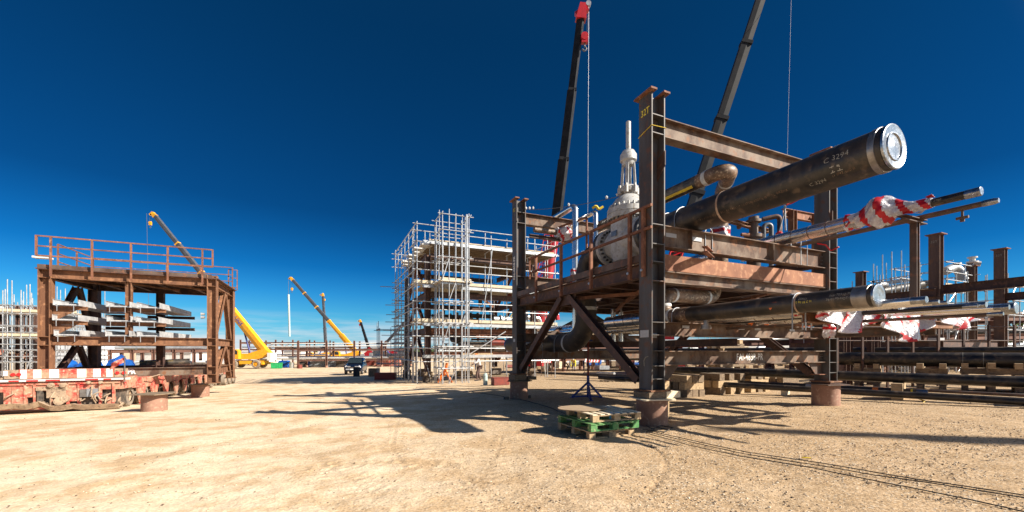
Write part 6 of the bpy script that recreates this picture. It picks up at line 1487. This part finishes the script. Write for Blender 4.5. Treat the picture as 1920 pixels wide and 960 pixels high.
# ------------------------------------------------------------------ cranes
def boom(parent, p0, p1, n, w0, w1, mats_, up=(0, 0, 1), collar=None, overlap=.0):
    p0 = Vector(p0); p1 = Vector(p1); d = (p1 - p0)
    for i in range(n):
        a, b = p0 + d * (i / n), p0 + d * ((i + 1) / n); ww = w0 + (w1 - w0) * (i / max(1, n - 1)); mm = mats_[min(i, len(mats_) - 1)]
        s = MB(); k = ww * .5; prof = [(-.5, .0), (-.34, -.5), (.34, -.5), (.5, 0), (.5, .5), (-.5, .5)]
        dd = d.normalized(); sd = dd.cross(Vector(up)).normalized(); u = sd.cross(dd).normalized()
        vs = [p + sd * (x * ww * .8) + u * (y * ww) for p in (a, b) for x, y in prof]; m_ = 6
        s.add(vs, [tuple(range(m_))[::-1], tuple(range(m_, 12))] + [(j, (j + 1) % m_, m_ + (j + 1) % m_, m_ + j) for j in range(m_)])
        sec = s.build('boom_section', mm, parent, smooth=False)
        if i: MB().bar(a - dd * .12 * ww, a + dd * .25 * ww, ww * 1.0, ww * 1.22, up=up).build('collar', collar or mm, sec)
def block(parent, c, s_, m, cab_top, name='hook_block', hook='cable'):
    c = Vector(c); b = MB().box(c, s_ * .7, s_ * .45, s_ * 1.1, taper=.8); h = b.build(name, m, parent)
    MB().rev(c + V(0, -s_ * .26, s_ * .15), V(0, 1, 0), [(0, s_ * .42), (s_ * .52, s_ * .42)], 16).build('sheave', m, h)
    MB().path([c - ZU * s_ * .5, c - ZU * s_ * .9, c + V(s_ * .25, 0, -s_ * 1.15), c + V(0, 0, -s_ * 1.45), c + V(-s_ * .25, 0, -s_ * 1.2)], s_ * .09, 8, bend=s_ * .12).build('hook', hook, h)
    for dx in (-.25, .25): MB().tube(c + V(dx * s_, 0, s_ * .4), Vector(cab_top) + V(dx * s_, 0, 0), max(.02, s_ * .03), 5).build('hoist_rope', 'cable', parent)
def head(parent, p, d, s_, m):
    d = Vector(d).normalized(); h = MB().bar(p - d * s_ * .4, Vector(p) + d * s_ * .9, s_ * .9, s_ * 1.2, w1=s_ * .7, h1=s_ * .6).build('boom_head', m, parent)
    q = Vector(p) + d * s_ * .8 ; MB().rev(q - V(0, s_ * .4, 0), V(0, 1, 0), [(0, s_ * .42), (s_ * .8, s_ * .42)], 16).build('sheave', m, h)
    q2 = Vector(p) + V(-s_ * 1.1, 0, s_ * .3); MB().bar(p, q2, s_ * .5, s_ * .5).build('jib_arm', m, h); MB().rev(q2 - V(0, s_ * .25, 0), V(0, 1, 0), [(0, s_ * .35), (s_ * .5, s_ * .35)], 14).build('sheave', m, h)
    return h
def rtcrane(label, px, py, Y, tip, m, heading, bm, nsec=4, w0=1.0, w1=.6, hookdy=20, pole=None, wheelr=.8, group='telescopic cranes in the yard', boom_up=.0, droppx=None, collar='yellow', frac=.36, basem=None, headm=None):
    q = W(px, py, Y); q.z = gz(q.x, q.y) if True else q.z; z = EYE - (py - HZ) / FPX * Y
    q.z = z; t = thing('telescopic_crane', label, 'crane', q, group)
    f = V(math.cos(heading), math.sin(heading), 0); s_ = V(-f.y, f.x, 0); w = lambda a, b, c: q + f * a + s_ * b + ZU * c
    MB().box(w(0, 0, 1.15), 7.0, 1.6, .7, f, s_, ZU).build('carrier', m, t)
    MB().box(w(0, -.95, 1.2), 2.4, .5, .75, f, s_, ZU).build('side_locker', m, t); MB().box(w(.2, -1.0, 1.62), 3.4, .6, .06, f, s_, ZU).build('deck_plate', 'galv', t)
    for a in (-2.3, 2.1):
        for b in (-1.15, 1.15): wheel(w(a, b, wheelr), s_, wheelr, .6, t, 'rubber', m)
    for a in (-3.4, 3.3): MB().box(w(a, 0, .95), .35, 2.9, .4, f, s_, ZU).build('outrigger_box', m, t)
    up_ = MB(); up_.prism([(-3.2, 1.75), (1.8, 1.75), (3.6, 2.3), (4.6, 2.9), (3.4, 3.9), (2.0, 3.5), (.2, 2.9), (-2.9, 2.9)], w(0, -.7, 0), f, ZU, s_, 1.5); up_.build('turntable', m, t)
    cb = MB().prism([(-3.6, 1.85), (-1.2, 1.85), (-1.2, 3.4), (-1.6, 3.75), (-3.3, 3.75), (-3.8, 2.8)], w(0, -1.5, 0), f, ZU, s_, .95).build('cab', m, t)
    MB().prism([(-3.55, 2.75), (-2.55, 2.75), (-2.55, 3.6), (-3.25, 3.6)], w(0, -1.53, 0), f, ZU, s_, .03).build('window', 'glass', cb); MB().prism([(-2.4, 2.75), (-1.4, 2.75), (-1.4, 3.35), (-1.7, 3.6), (-2.4, 3.6)], w(0, -1.53, 0), f, ZU, s_, .03).build('window', 'glass', cb)
    MB().box(w(4.5, 0, 2.3), .7, 2.2, 1.5, f, s_, ZU).build('counterweight', 'white' if m == 'yellow' else 'galv', t)
    pv = w(3.0, 0, 3.4); tp_ = Vector(tip); d = tp_ - pv
    boom(t, pv, pv + d * frac, 1, w0 * 1.15, w0, [basem or m])
    boom(t, pv + d * (frac - .005), tp_, nsec, w0 * .85, w1, bm, collar=collar)
    MB().tube(w(.3, 0, 2.6), pv + d * .20, .16, 10).build('lift_cylinder', 'blackboom' if m == 'red' else 'bluepaint', t)
    h = head(t, tp_, d, w1 * .95, headm or m)
    hp_ = tp_ + V(-.3 if droppx is None else droppx, 0, 0); block(t, V(hp_.x, hp_.y, tp_.z - hookdy / FPX * Y), w1 * .9, m, hp_)
    return t, pv, d, w
tip = W(290, 404, 85)
t, pv, d, w_ = rtcrane('yellow rough-terrain crane whose boom rises behind the orange module', 467, 690, 83, tip, 'yellow', R(2), ['greyboom', 'greyboom', 'greyboom', 'greyboom'], nsec=3, w0=1.25, w1=.75, hookdy=15, wheelr=.82, droppx=-.9)
s = MB(); a = W(275, 400, 84.8); s.tube(a, W(279, 580, 84.8), .035, 5); s.build('hoist_rope', 'cable', t)
dn = d.normalized(); dn.y = 0; dn.normalize(); text('KELLINS', .95, pv + d * .24 + V(0, -.72, 0), -dn, V(0, -1, 0).cross(-dn), 'blueink', t, bold=.02, space=1.15)
tip = W(548, 524, 118)
t, pv, d, w_ = rtcrane('yellow crane behind the far rack holding a long pale pole', 648, 683, 118, tip, 'yellow', R(0), ['yellow', 'greyboom', 'greyboom', 'greyboom'], nsec=4, w0=1.15, w1=.75, hookdy=18, wheelr=.8, droppx=-.1, frac=.24)
s = MB(); s.tube(W(541, 552, 117), W(543, 631, 117), .26, 10); s.build('lifted_pole', 'teal', t); MB().tube(W(541, 526, 117), W(541, 552, 117), .05, 5).build('hoist_rope', 'cable', t)
tip = W(605.5, 554, 150); rtcrane('grey-boomed crane standing nearly upright far behind the racks', 596, 680, 150, tip, 'yellow', R(0), ['greyboom'], nsec=3, w0=1.1, w1=.75, hookdy=8, wheelr=.8, droppx=.6, collar='greyboom', frac=.15, basem='greyboom')
tip = W(676, 603, 105); rtcrane('red truck crane with a thin dark boom behind the parked car', 716, 686, 105, tip, 'red', R(180), ['blackboom'], nsec=3, w0=.75, w1=.5, hookdy=6, wheelr=.6, droppx=-.2, frac=.15, headm='yellow', collar='blackboom')
tip = W(757, 606, 95); rtcrane('crane with a grey boom leaning right behind the low scaffold', 734, 686, 97, tip, 'greyboom', R(180), ['greyboom'], nsec=3, w0=.65, w1=.5, hookdy=0.5, wheelr=.5, droppx=0, collar='greyboom')
# tall red crane left of the valve
Yc = 46; t = thing('telescopic_crane', 'tall crane with red base and black boom rising behind the valve', 'crane', W(1012, 690, Yc), 'telescopic cranes in the yard')
q = W(1008, 657, Yc); q.z = gz(q.x, q.y); fx = V(.25, .97, 0).normalized(); sx_ = V(.97, -.25, 0)
MB().box(q + ZU * 1.2, 2.6, 9, .9, sx_, fx, ZU).build('carrier', 'red', t)
for i in range(4):
    for b in (-1.2, 1.2): wheel(q + fx * (i * 2 - 3) + sx_ * b + ZU * .55, sx_, .55, .4, t, 'rubber', 'galv')
MB().box(q + ZU * 2.4 + fx, 2.2, 4, 1.4, sx_, fx, ZU).build('turntable', 'red', t)
cb = MB().box(q + ZU * 2.5 - fx * 1.5 - sx_ * 1.2, .9, 1.8, 1.5, sx_, fx, ZU).build('cab', 'red', t); MB().box(q + ZU * 2.75 - fx * 2.42 - sx_ * 1.2, .75, .03, .8, sx_, fx, ZU).build('window', 'glass', cb)
p0_ = W(1012, 612, Yc); p1_ = W(1041, 434, Yc); p2_ = W(1044, 404, Yc); p3_ = W(1089, 36, Yc - 2)
s = MB(); s.tube(p0_, p1_, .62, 14, .55); s.build('boom_base', 'red', t); MB().rev(p1_, p2_ - p1_, [(0, .62), (.5, .66), (.9, .5)], 14).build('boom_collar', 'darkmech', t)
boom(t, p1_ + (p3_ - p1_) * .02, p3_, 3, .98, .70, ['blackboom'], collar='blackboom')
s = MB()                                                # lattice mast next to the red base
la_, lb2 = W(1002, 600, Yc - .5), W(1030, 440, Yc - .5)
for o_ in (V(-.55, 0, 0), V(.35, 0, 0), V(-.1, .7, 0)): s.tube(la_ + o_, lb2 + o_, .07, 6)
for k in range(14):
    f0, f1 = k / 14, (k + 1) / 14; s.tube(la_.lerp(lb2, f0) + V(-.55, 0, 0), la_.lerp(lb2, f1) + V(.35, 0, 0), .045, 5); s.tube(la_.lerp(lb2, f1) + V(-.55, 0, 0), la_.lerp(lb2, f1) + V(.35, 0, 0), .045, 5); s.tube(la_.lerp(lb2, f0) + V(.35, 0, 0), la_.lerp(lb2, f1) + V(-.1, .7, 0), .04, 5)
s.build('lattice_mast', 'red', t)
MB().tube(W(1045, 600, Yc), W(1030, 520, Yc), .3, 10).build('lift_cylinder', 'redtape', t)
d = (p3_ - p1_).normalized(); h = MB().bar(p3_ - d * .1, p3_ + d * 1.5, .9, 1.1, w1=.6, h1=.6).build('boom_head', 'red', t)
MB().bar(p3_ + V(-.45, 0, .3), p3_ + V(.65, -.1, 1.1), .5, .7).build('sheave_housing', 'red', h)
q = W(1103, 8, Yc - 2); MB().bar(p3_ + V(.15, 0, .8), q, .35, .5, w1=.2, h1=.25).build('jib_arm', 'red', h); MB().rev(q - V(0, .2, 0), V(0, 1, 0), [(0, .28), (.4, .28)], 12).build('sheave', 'galvdark', h)
block(t, W(1096, 72, Yc - 2.2), .95, 'red', W(1098, 26, Yc - 2.2))
MB().tube(W(1104, 8, Yc - 2), W(1102, 398, Yc - 2), .015, 5).build('hoist_rope', 'galvdark', t)
# tall crane behind the fat pipe
Yd = 34; t = thing('telescopic_crane', 'black-boomed crane leaning right behind the fat pipe, its tip above the picture', 'crane', W(1255, 690, Yd), 'telescopic cranes in the yard')
p0_ = W(1262, 500, Yd); pA_ = W(1303, 372, Yd); pT = W(1445, -60, Yd - 1)
q = W(1238, 657, Yd + 1); q.z = gz(q.x, q.y)
MB().box(q + ZU * 1.2, 2.6, 9, .9, sx_, fx, ZU).build('carrier', 'red', t)
for i in range(4):
    for b in (-1.2, 1.2): wheel(q + fx * (i * 2 - 3) + sx_ * b + ZU * .55, sx_, .55, .4, t, 'rubber', 'galv')
MB().box(q + ZU * 2.6 + fx, 2.0, 4, 1.8, sx_, fx, ZU).build('turntable', 'red', t)
pL = W(1238, 575, Yd); boom(t, pL, p0_ + (pA_ - p0_) * .1, 1, 1.0, 1.0, ['red']); boom(t, p0_, pT, 4, .92, .70, ['blackboom'], collar='blackboom')
s = MB(); la_, lb2 = W(1244, 545, Yd - .5), W(1272, 462, Yd - .5)
for o_ in (V(-.5, 0, 0), V(.5, 0, 0)): s.tube(la_ + o_, lb2 + o_, .08, 6)
for k in range(8): f0, f1 = k / 8, (k + 1) / 8; s.tube(la_.lerp(lb2, f0) + V(-.5, 0, 0), la_.lerp(lb2, f1) + V(.5, 0, 0), .05, 5); s.tube(la_.lerp(lb2, f1) + V(-.5, 0, 0), la_.lerp(lb2, f1) + V(.5, 0, 0), .05, 5)
s.build('lattice_frame', 'redtape', t)
MB().tube(W(1485, -60, Yd - 1), W(1474, 372, Yd - 8), .009, 5).build('hoist_rope', 'galvdark', t)
# crane that stands out of frame at the right and throws the long soft shadow
t = thing('telescopic_crane', 'crane standing outside the picture whose boom throws the soft shadow on the right', 'crane', (26, 2.9, .3), 'telescopic cranes in the yard')
lift = V(1.447, -.525, 1)
ga, gb = G(1385, 806), G(1860, 826); dr_ = (gb - ga); ga.z = gb.z = 0; gc = ga + dr_ * 2.6
A_ = V(ga.x, ga.y, 0) + lift * 27; Bx = V(gc.x, gc.y, 0) + lift * 8
boom(t, Bx, A_, 3, 1.1, .7, ['blackboom'], collar='blackboom'); MB().box(Bx - ZU * 3.5 + V(1, 0, 0), 4, 2.6, 3.2).build('turntable', 'red', t); MB().box(Bx - ZU * 6.3 + V(1, 0, 0), 9, 2.6, 1.2).build('carrier', 'red', t)

# ------------------------------------------------------------------ parked car, bins
def car(q, ang, label):
    f = V(math.cos(ang), math.sin(ang), 0); s_ = V(-f.y, f.x, 0); w = lambda a, b, c: q + f * a * 1.05 + s_ * b * 1.08 + ZU * c * 1.13     # f points out of the bonnet
    t = thing('parked_car', label, 'car', q)
    def loft(sts, name, m, parent=t):
        s = MB(); n = None
        for x, prof in sts:
            full = [(b, z) for b, z in prof] + [(-b, z) for b, z in prof[::-1]]; n = len(full); s.v += [tuple(w(x, b, z)) for b, z in full]
        for j in range(len(sts) - 1):
            for i in range(n): k = j * n; s.f.append((k + i, k + (i + 1) % n, k + n + (i + 1) % n, k + n + i)); s.mi.append(0)
        s.f.append(tuple(range(n))[::-1]); s.f.append(tuple((len(sts) - 1) * n + i for i in range(n))); s.mi += [0, 0]
        return s.build(name, m, parent)
    low_ = lambda wd, zt_, zb_=.38: [(wd * .94, zb_), (wd, zb_ + .25), (wd, zt_ - .2), (wd * .95, zt_ - .05), (wd * .8, zt_)]
    body = loft([(-2.35, low_(.86, 1.0, .5)), (-2.2, low_(.94, 1.08)), (-1, low_(.97, 1.1)), (.9, low_(.97, 1.1)), (1.1, low_(.97, 1.12)), (1.9, low_(.95, 1.06)), (2.25, low_(.90, .95)), (2.36, low_(.82, .80, .45))], 'body', 'carpaint')
    cab_ = lambda wb, wt, zt_: [(wb, 1.05), (wb - .02, 1.15), (wt + .03, zt_ - .12), (wt - .08, zt_)]
    cb = loft([(-2.25, cab_(.86, .68, 1.2)), (-1.95, cab_(.88, .70, 1.74)), (-.5, cab_(.9, .74, 1.80)), (.25, cab_(.9, .72, 1.74)), (1.15, cab_(.88, .72, 1.14))], 'cabin', 'carpaint')
    s = MB(); s.add([w(.35, .64, 1.70), w(.35, -.64, 1.70), w(1.10, -.78, 1.20), w(1.10, .78, 1.20)], [(0, 1, 2, 3)]); ws = s.build('windscreen', 'glass', cb, smooth=False); ws.location += f * .03 + ZU * .03
    for sd in (-1, 1):
        s = MB(); s.prism([(-1.9, 1.18), (.75, 1.18), (.25, 1.62), (-1.8, 1.64)], w(0, sd * .80, 0) , f, ZU, s_ * sd, .035); s.build('window', 'glass', cb)
        MB().box(w(.75, sd * 1.05, 1.22), .12, .2, .16, f, s_, ZU).build('mirror', 'carpaint', body)
        MB().rev(w(2.24, sd * .68, .90), f, [(0, .12), (.08, .11), (.10, .001)], 14).build('headlight', 'lamp', body)
        MB().box(w(2.34, sd * .42, .90), .05, .42, .10, f, s_, ZU).build('grille_bar', 'galv', body)
        for a in (-1.45, 1.45): wheel(w(a, sd * .82, .36), s_, .36, .26, t, 'blackrubber', 'galv')
    MB().box(w(2.37, 0, .62), .08, 1.5, .16, f, s_, ZU).build('bumper', 'galv', body); MB().box(w(2.35, 0, .78), .05, 1.1, .14, f, s_, ZU).build('grille', 'darkmech', body)
    MB().box(w(2.42, 0, .62), .02, .5, .12, f, s_, ZU).build('number_plate', 'stencil', body)
    for z in (1.86,): MB().bar(w(-1.7, .6, z), w(.0, .6, z), .04, .04).build('roof_rail', 'blackcloth', cb); MB().bar(w(-1.7, -.6, z), w(.0, -.6, z), .04, .04).build('roof_rail', 'blackcloth', cb)
q = G(668, 702); q.y += 1; q.x -= .4; q.z = gz(q.x, q.y); car(q, R(-78), 'dark blue off-road car parked facing the camera beyond the shade')
q = G(668.5, 706); s = MB(); s.rev(q, ZU, [(0, .32), (.3, .32), (.31, .34), (.33, .34), (.34, .32), (.62, .32), (.63, .34), (.65, .34), (.66, .32), (.95, .32), (.96, .30)], 22); solo('oil_drum', s, 'blackcloth', 'black drum standing in front of the parked car', 'drum')
q = G(519, 691); t = thing('crate', 'bright green plastic crate in front of the far rack', 'crate', q); MB().box(q + ZU * .55, 1.9, 1.3, 1.05, e1, e2, ZU, taper=1.05).build('box', 'greenplastic', t); MB().box(q + ZU * 1.12, 2.1, 1.45, .1, e1, e2, ZU).build('rim', 'greenplastic', t)
s = MB()
for k in range(5): s.box(q + e1 * (k * .4 - .8) - e2 * .66 + ZU * .55, .06, .06, .95, e1, e2, ZU)
s.build('ribs', 'greenplastic', t)
q = G(547, 690); solo('bin', MB().rev(q, ZU, [(0, .42), (1.1, .5), (1.15, .52)], 20), 'galv', 'grey bin beside the near rack column', 'bin')
q = G(562, 691); solo('bin', MB().rev(q, ZU, [(0, .45), (.75, .45)], 18), 'redoxide', 'red tub at the foot of the first near rack column', 'bin')
def farstuff(px, py, w_, h, m, lab, nm_, ct, taper=.9, dpt=1.4, group=None):
    q = G(px, py); t = thing(nm_, lab, ct, q, group); MB().box(q + ZU * h * .45, w_, dpt, h * .9, (1, 0, 0), (0, 1, 0), ZU, taper=taper).build('load', m, t); MB().box(q + ZU * h * .93, w_ * .8, dpt * .8, h * .14, (1, 0, 0), (0, 1, 0), ZU).build('cover', m, t)
farstuff(533, 689, 2.2, 1.5, 'bluetarp', 'blue sheeted pile between the green crate and the grey bin', 'covered_pile', 'covered pile')
farstuff(575, 688, 3., 1.6, 'darkmech', 'dark machinery heap under the near rack', 'machinery', 'machinery')
farstuff(585, 688, 1.5, 1.2, 'bluetarp', 'small blue sheeted load under the near rack', 'covered_pile', 'covered pile')
farstuff(600, 688, 4., 2.2, 'greytarp', 'large grey tarpaulin load left of the second near rack column', 'covered_pile', 'covered pile')
farstuff(625, 688, 3., 2.2, 'greytarp', 'grey tarpaulin load right of the second near rack column', 'covered_pile', 'covered pile')
farstuff(645, 688, 3., 1.8, 'darkmech', 'dark engine heap left of the parked car', 'machinery', 'machinery')
farstuff(505, 688, 3., 1.2, 'paletimber', 'pale board stack behind the green crate', 'lumber_stack', 'lumber stack')
farstuff(690, 686, 5., 1.4, 'redoxide', 'red steel heap behind the parked car', 'machinery', 'machinery')
farstuff(728, 687, 6., 1.6, 'dustyred', 'dusty red low-loader behind the low scaffold', 'trailer', 'trailer')
# far buildings, tanks, trees
def shed(px, Y, w_, h, d_, m, lab, roof='galv'):
    q = W(px, 657, Y); q.z = gz(q.x, q.y); t = thing('site_shed', lab, 'shed', q, 'pale sheds and tents far across the yard')
    MB().box(q + ZU * h / 2, w_, d_, h).build('wall', m, t)
    s = MB(); s.prism([(-w_ / 2 - .2, 0), (w_ / 2 + .2, 0), (w_ * .3, h * .22), (0, h * .3), (-w_ * .3, h * .22)], q + ZU * (h + .01) - V(0, d_ / 2 + .2, 0), V(1, 0, 0), ZU, V(0, 1, 0), d_ + .4); s.build('roof', roof, t)
    s = MB(); n = max(2, int(w_ / 3))
    for i in range(n): s.box(q + V(-w_ / 2 + (i + .5) * w_ / n, -d_ / 2 - .03, h * .45), .9, .04, h * .35)
    s.build('windows', 'galvdark', t)
for a_ in ((165, 62, 6, 3.6, 5, 'sheeting', 'pale ribbed shed seen at the west end under the orange module', 'sheeting'), (330, 70, 9, 3.2, 5, 'white', 'long white shed seen under the orange module', 'galv'), (475, 130, 14, 3.6, 9, 'sheeting', 'broad white tent behind the yellow crane', 'sheeting'), (540, 150, 14, 3.6, 9, 'white', 'long white shed behind the back rack', 'galv'),
           (640, 160, 14, 4, 9, 'sheeting', 'white shed behind the second yellow crane', 'sheeting'), (712, 150, 12, 4, 8, 'white', 'white shed behind the red truck crane', 'galv'), (1075, 110, 16, 4, 8, 'sheeting', 'white shed behind the black elbow', 'sheeting'), (1180, 95, 10, 3.4, 7, 'white', 'pale shed left of the nearest column far back', 'galv'), (1400, 90, 18, 3.5, 7, 'white', 'long white shed seen between the beams of the big module', 'galv'), (1850, 80, 14, 3.0, 6, 'sheeting', 'low white shed at the right edge far back', 'sheeting'), (1660, 85, 16, 3.0, 6, 'white', 'white shed behind the long railed scaffold', 'galv')): shed(*a_)
rs_ = random.Random(77)
def tree(px, Y, h, lab, m='shrub'):
    q = W(px, 657, Y); q.z = gz(q.x, q.y); t = thing('tree', lab, 'tree', q, 'trees on the horizon')
    MB().tube(q, q + ZU * h * .55, h * .035, 6, h * .02).build('trunk', 'darkbrown', t); s = MB()
    for i in range(420):
        th = rs_.uniform(0, 6.28); ph = rs_.random(); rr = rs_.random() ** .4 * h * .42; zc = h * (.3 + .65 * ph); sq = math.sin(math.pi * min(.98, .12 + ph * .85)) ** .6
        c_ = q + V(math.cos(th) * rr * sq, math.sin(th) * rr * sq, zc); k = h * .05; a, b = V(rs_.uniform(-1, 1), rs_.uniform(-1, 1), rs_.uniform(-1, 1)) * k, V(rs_.uniform(-1, 1), rs_.uniform(-1, 1), rs_.uniform(-1, 1)) * k
        s.add([c_ - a, c_ - b, c_ + a, c_ + b], [(0, 1, 2, 3)])
    s.build('crown', m, t, smooth=False)
for i, (px, Y, h, m, lab) in enumerate(((1602, 95, 6, 'lightgreen', 'light green bush tree behind the right-hand stumps'), (1655, 100, 5.5, 'lightgreen', 'light green tree seen through the long scaffold'), (1708, 100, 6, 'lightgreen', 'light green tree behind the dense tube cluster'), (1905, 70, 6.5, 'lightgreen', 'light green tree behind the scaffold tower at the right edge'), (160, 210, 6, 'shrub', 'dark tree far off under the orange module, left one'), (185, 220, 6, 'shrub', 'dark tree far off under the orange module, right one'), (1120, 260, 7, 'shrub', 'dark tree far off behind the black elbow'))): tree(px, Y, h, lab, m)
q = W(340, 657, 900)
for i, (x0, x1, Y, h, m) in enumerate(((-900, -350, 900, 9, 'shrub'), (-350, 150, 950, 9, 'shrub'), (150, 700, 900, 10, 'shrub'), (700, 1500, 850, 10, 'shrub'))):
    s = MB(); n = 120; 
    for k in range(n): x = x0 + (x1 - x0) * k / n; hh = h * rs_.uniform(.6, 1.2); s.rev((x, Y + rs_.uniform(-10, 10), gz(x, Y) - 1), ZU, [(0, h * .8), (hh * .5, h * .75), (hh * .85, h * .4), (hh, .1)], 7)
    solo('treeline', s, m, 'far wooded line on the horizon, %s stretch' % ('west', 'middle west', 'middle east', 'east')[i], 'trees', 'wooded horizon', 'stuff')
# loose extra gear in the yard beyond the modules, to be seen through gaps
rs_ = random.Random(5)
spots = [(1010, 55), (1030, 60), (1090, 58), (1125, 52), (1200, 50), (1270, 40), (1310, 44), (1420, 42), (1480, 40), (1500, 46), (1590, 38), (1650, 42), (1700, 36), (1790, 40), (1840, 44), (1900, 36), (230, 42), (270, 52), (300, 44), (360, 48), (150, 48), (30, 44), (1455, 52), (1380, 50)]
place = ['behind the north-west column', 'left of the black elbow', 'right of the workers', 'near the far pale scaffold', 'just left of the nearest column', 'right of the nearest column', 'behind the first timber crib', 'behind the tall timber stack', 'left of the far diagonal brace', 'at the south-east column', 'right of the south-east column', 'behind the pale stub pile', 'behind the dense tube cluster', 'between the right-hand columns', 'left of the far right column', 'at the right edge', 'behind the blue tarpaulin', 'behind the black striped pipe', 'under the middle post', 'near the east column of the orange module', 'at the west end of the orange module', 'in the far left scaffold', 'behind the low timber crib', 'behind the wide timber crib']
cols_ = ['galv', 'redoxide', 'white', 'bluetarp', 'paletimber', 'steel', 'primer', 'darkmech', 'galv', 'foil']
cname = {'galv': 'grey', 'redoxide': 'red', 'white': 'white', 'bluetarp': 'blue', 'paletimber': 'pale wood', 'steel': 'brown', 'primer': 'tan', 'darkmech': 'dark', 'foil': 'silver'}
for (px, Y), pl in zip(spots, place):
    q = W(px, 657, Y); q.z = gz(q.x, q.y); mm = rs_.choice(cols_); t = thing('pipe_spool', '%s pipe spool on timber skids %s' % (cname[mm], pl), 'pipe spool', q, 'spools waiting across the yard')
    s = MB(); r_ = rs_.uniform(.12, .3); L_ = rs_.uniform(1.5, 3); h = rs_.uniform(.6, 1.6); s.path([q + V(-L_, 0, .5), q + V(0, 0, .5), q + V(0, 0, .5 + h), q + V(L_ * .6, .3, .5 + h)], r_, 12, bend=r_ * 1.6); s.rev(q + V(-L_, 0, .5), V(1, 0, 0), [(0, r_ * 1.6), (.1, r_ * 1.6)], 12); s.build('spool_body', mm, t)
    for dx in (-L_ * .7, 0): MB().box(q + V(dx, 0, .14), .3, 1.0, .3).build('skid', 'timber', t)
    MB().ibeam(q + V(L_ * .4, .2, 0), q + V(L_ * .4, .2, .4 + h), .15, .15).build('prop', 'rust', t)
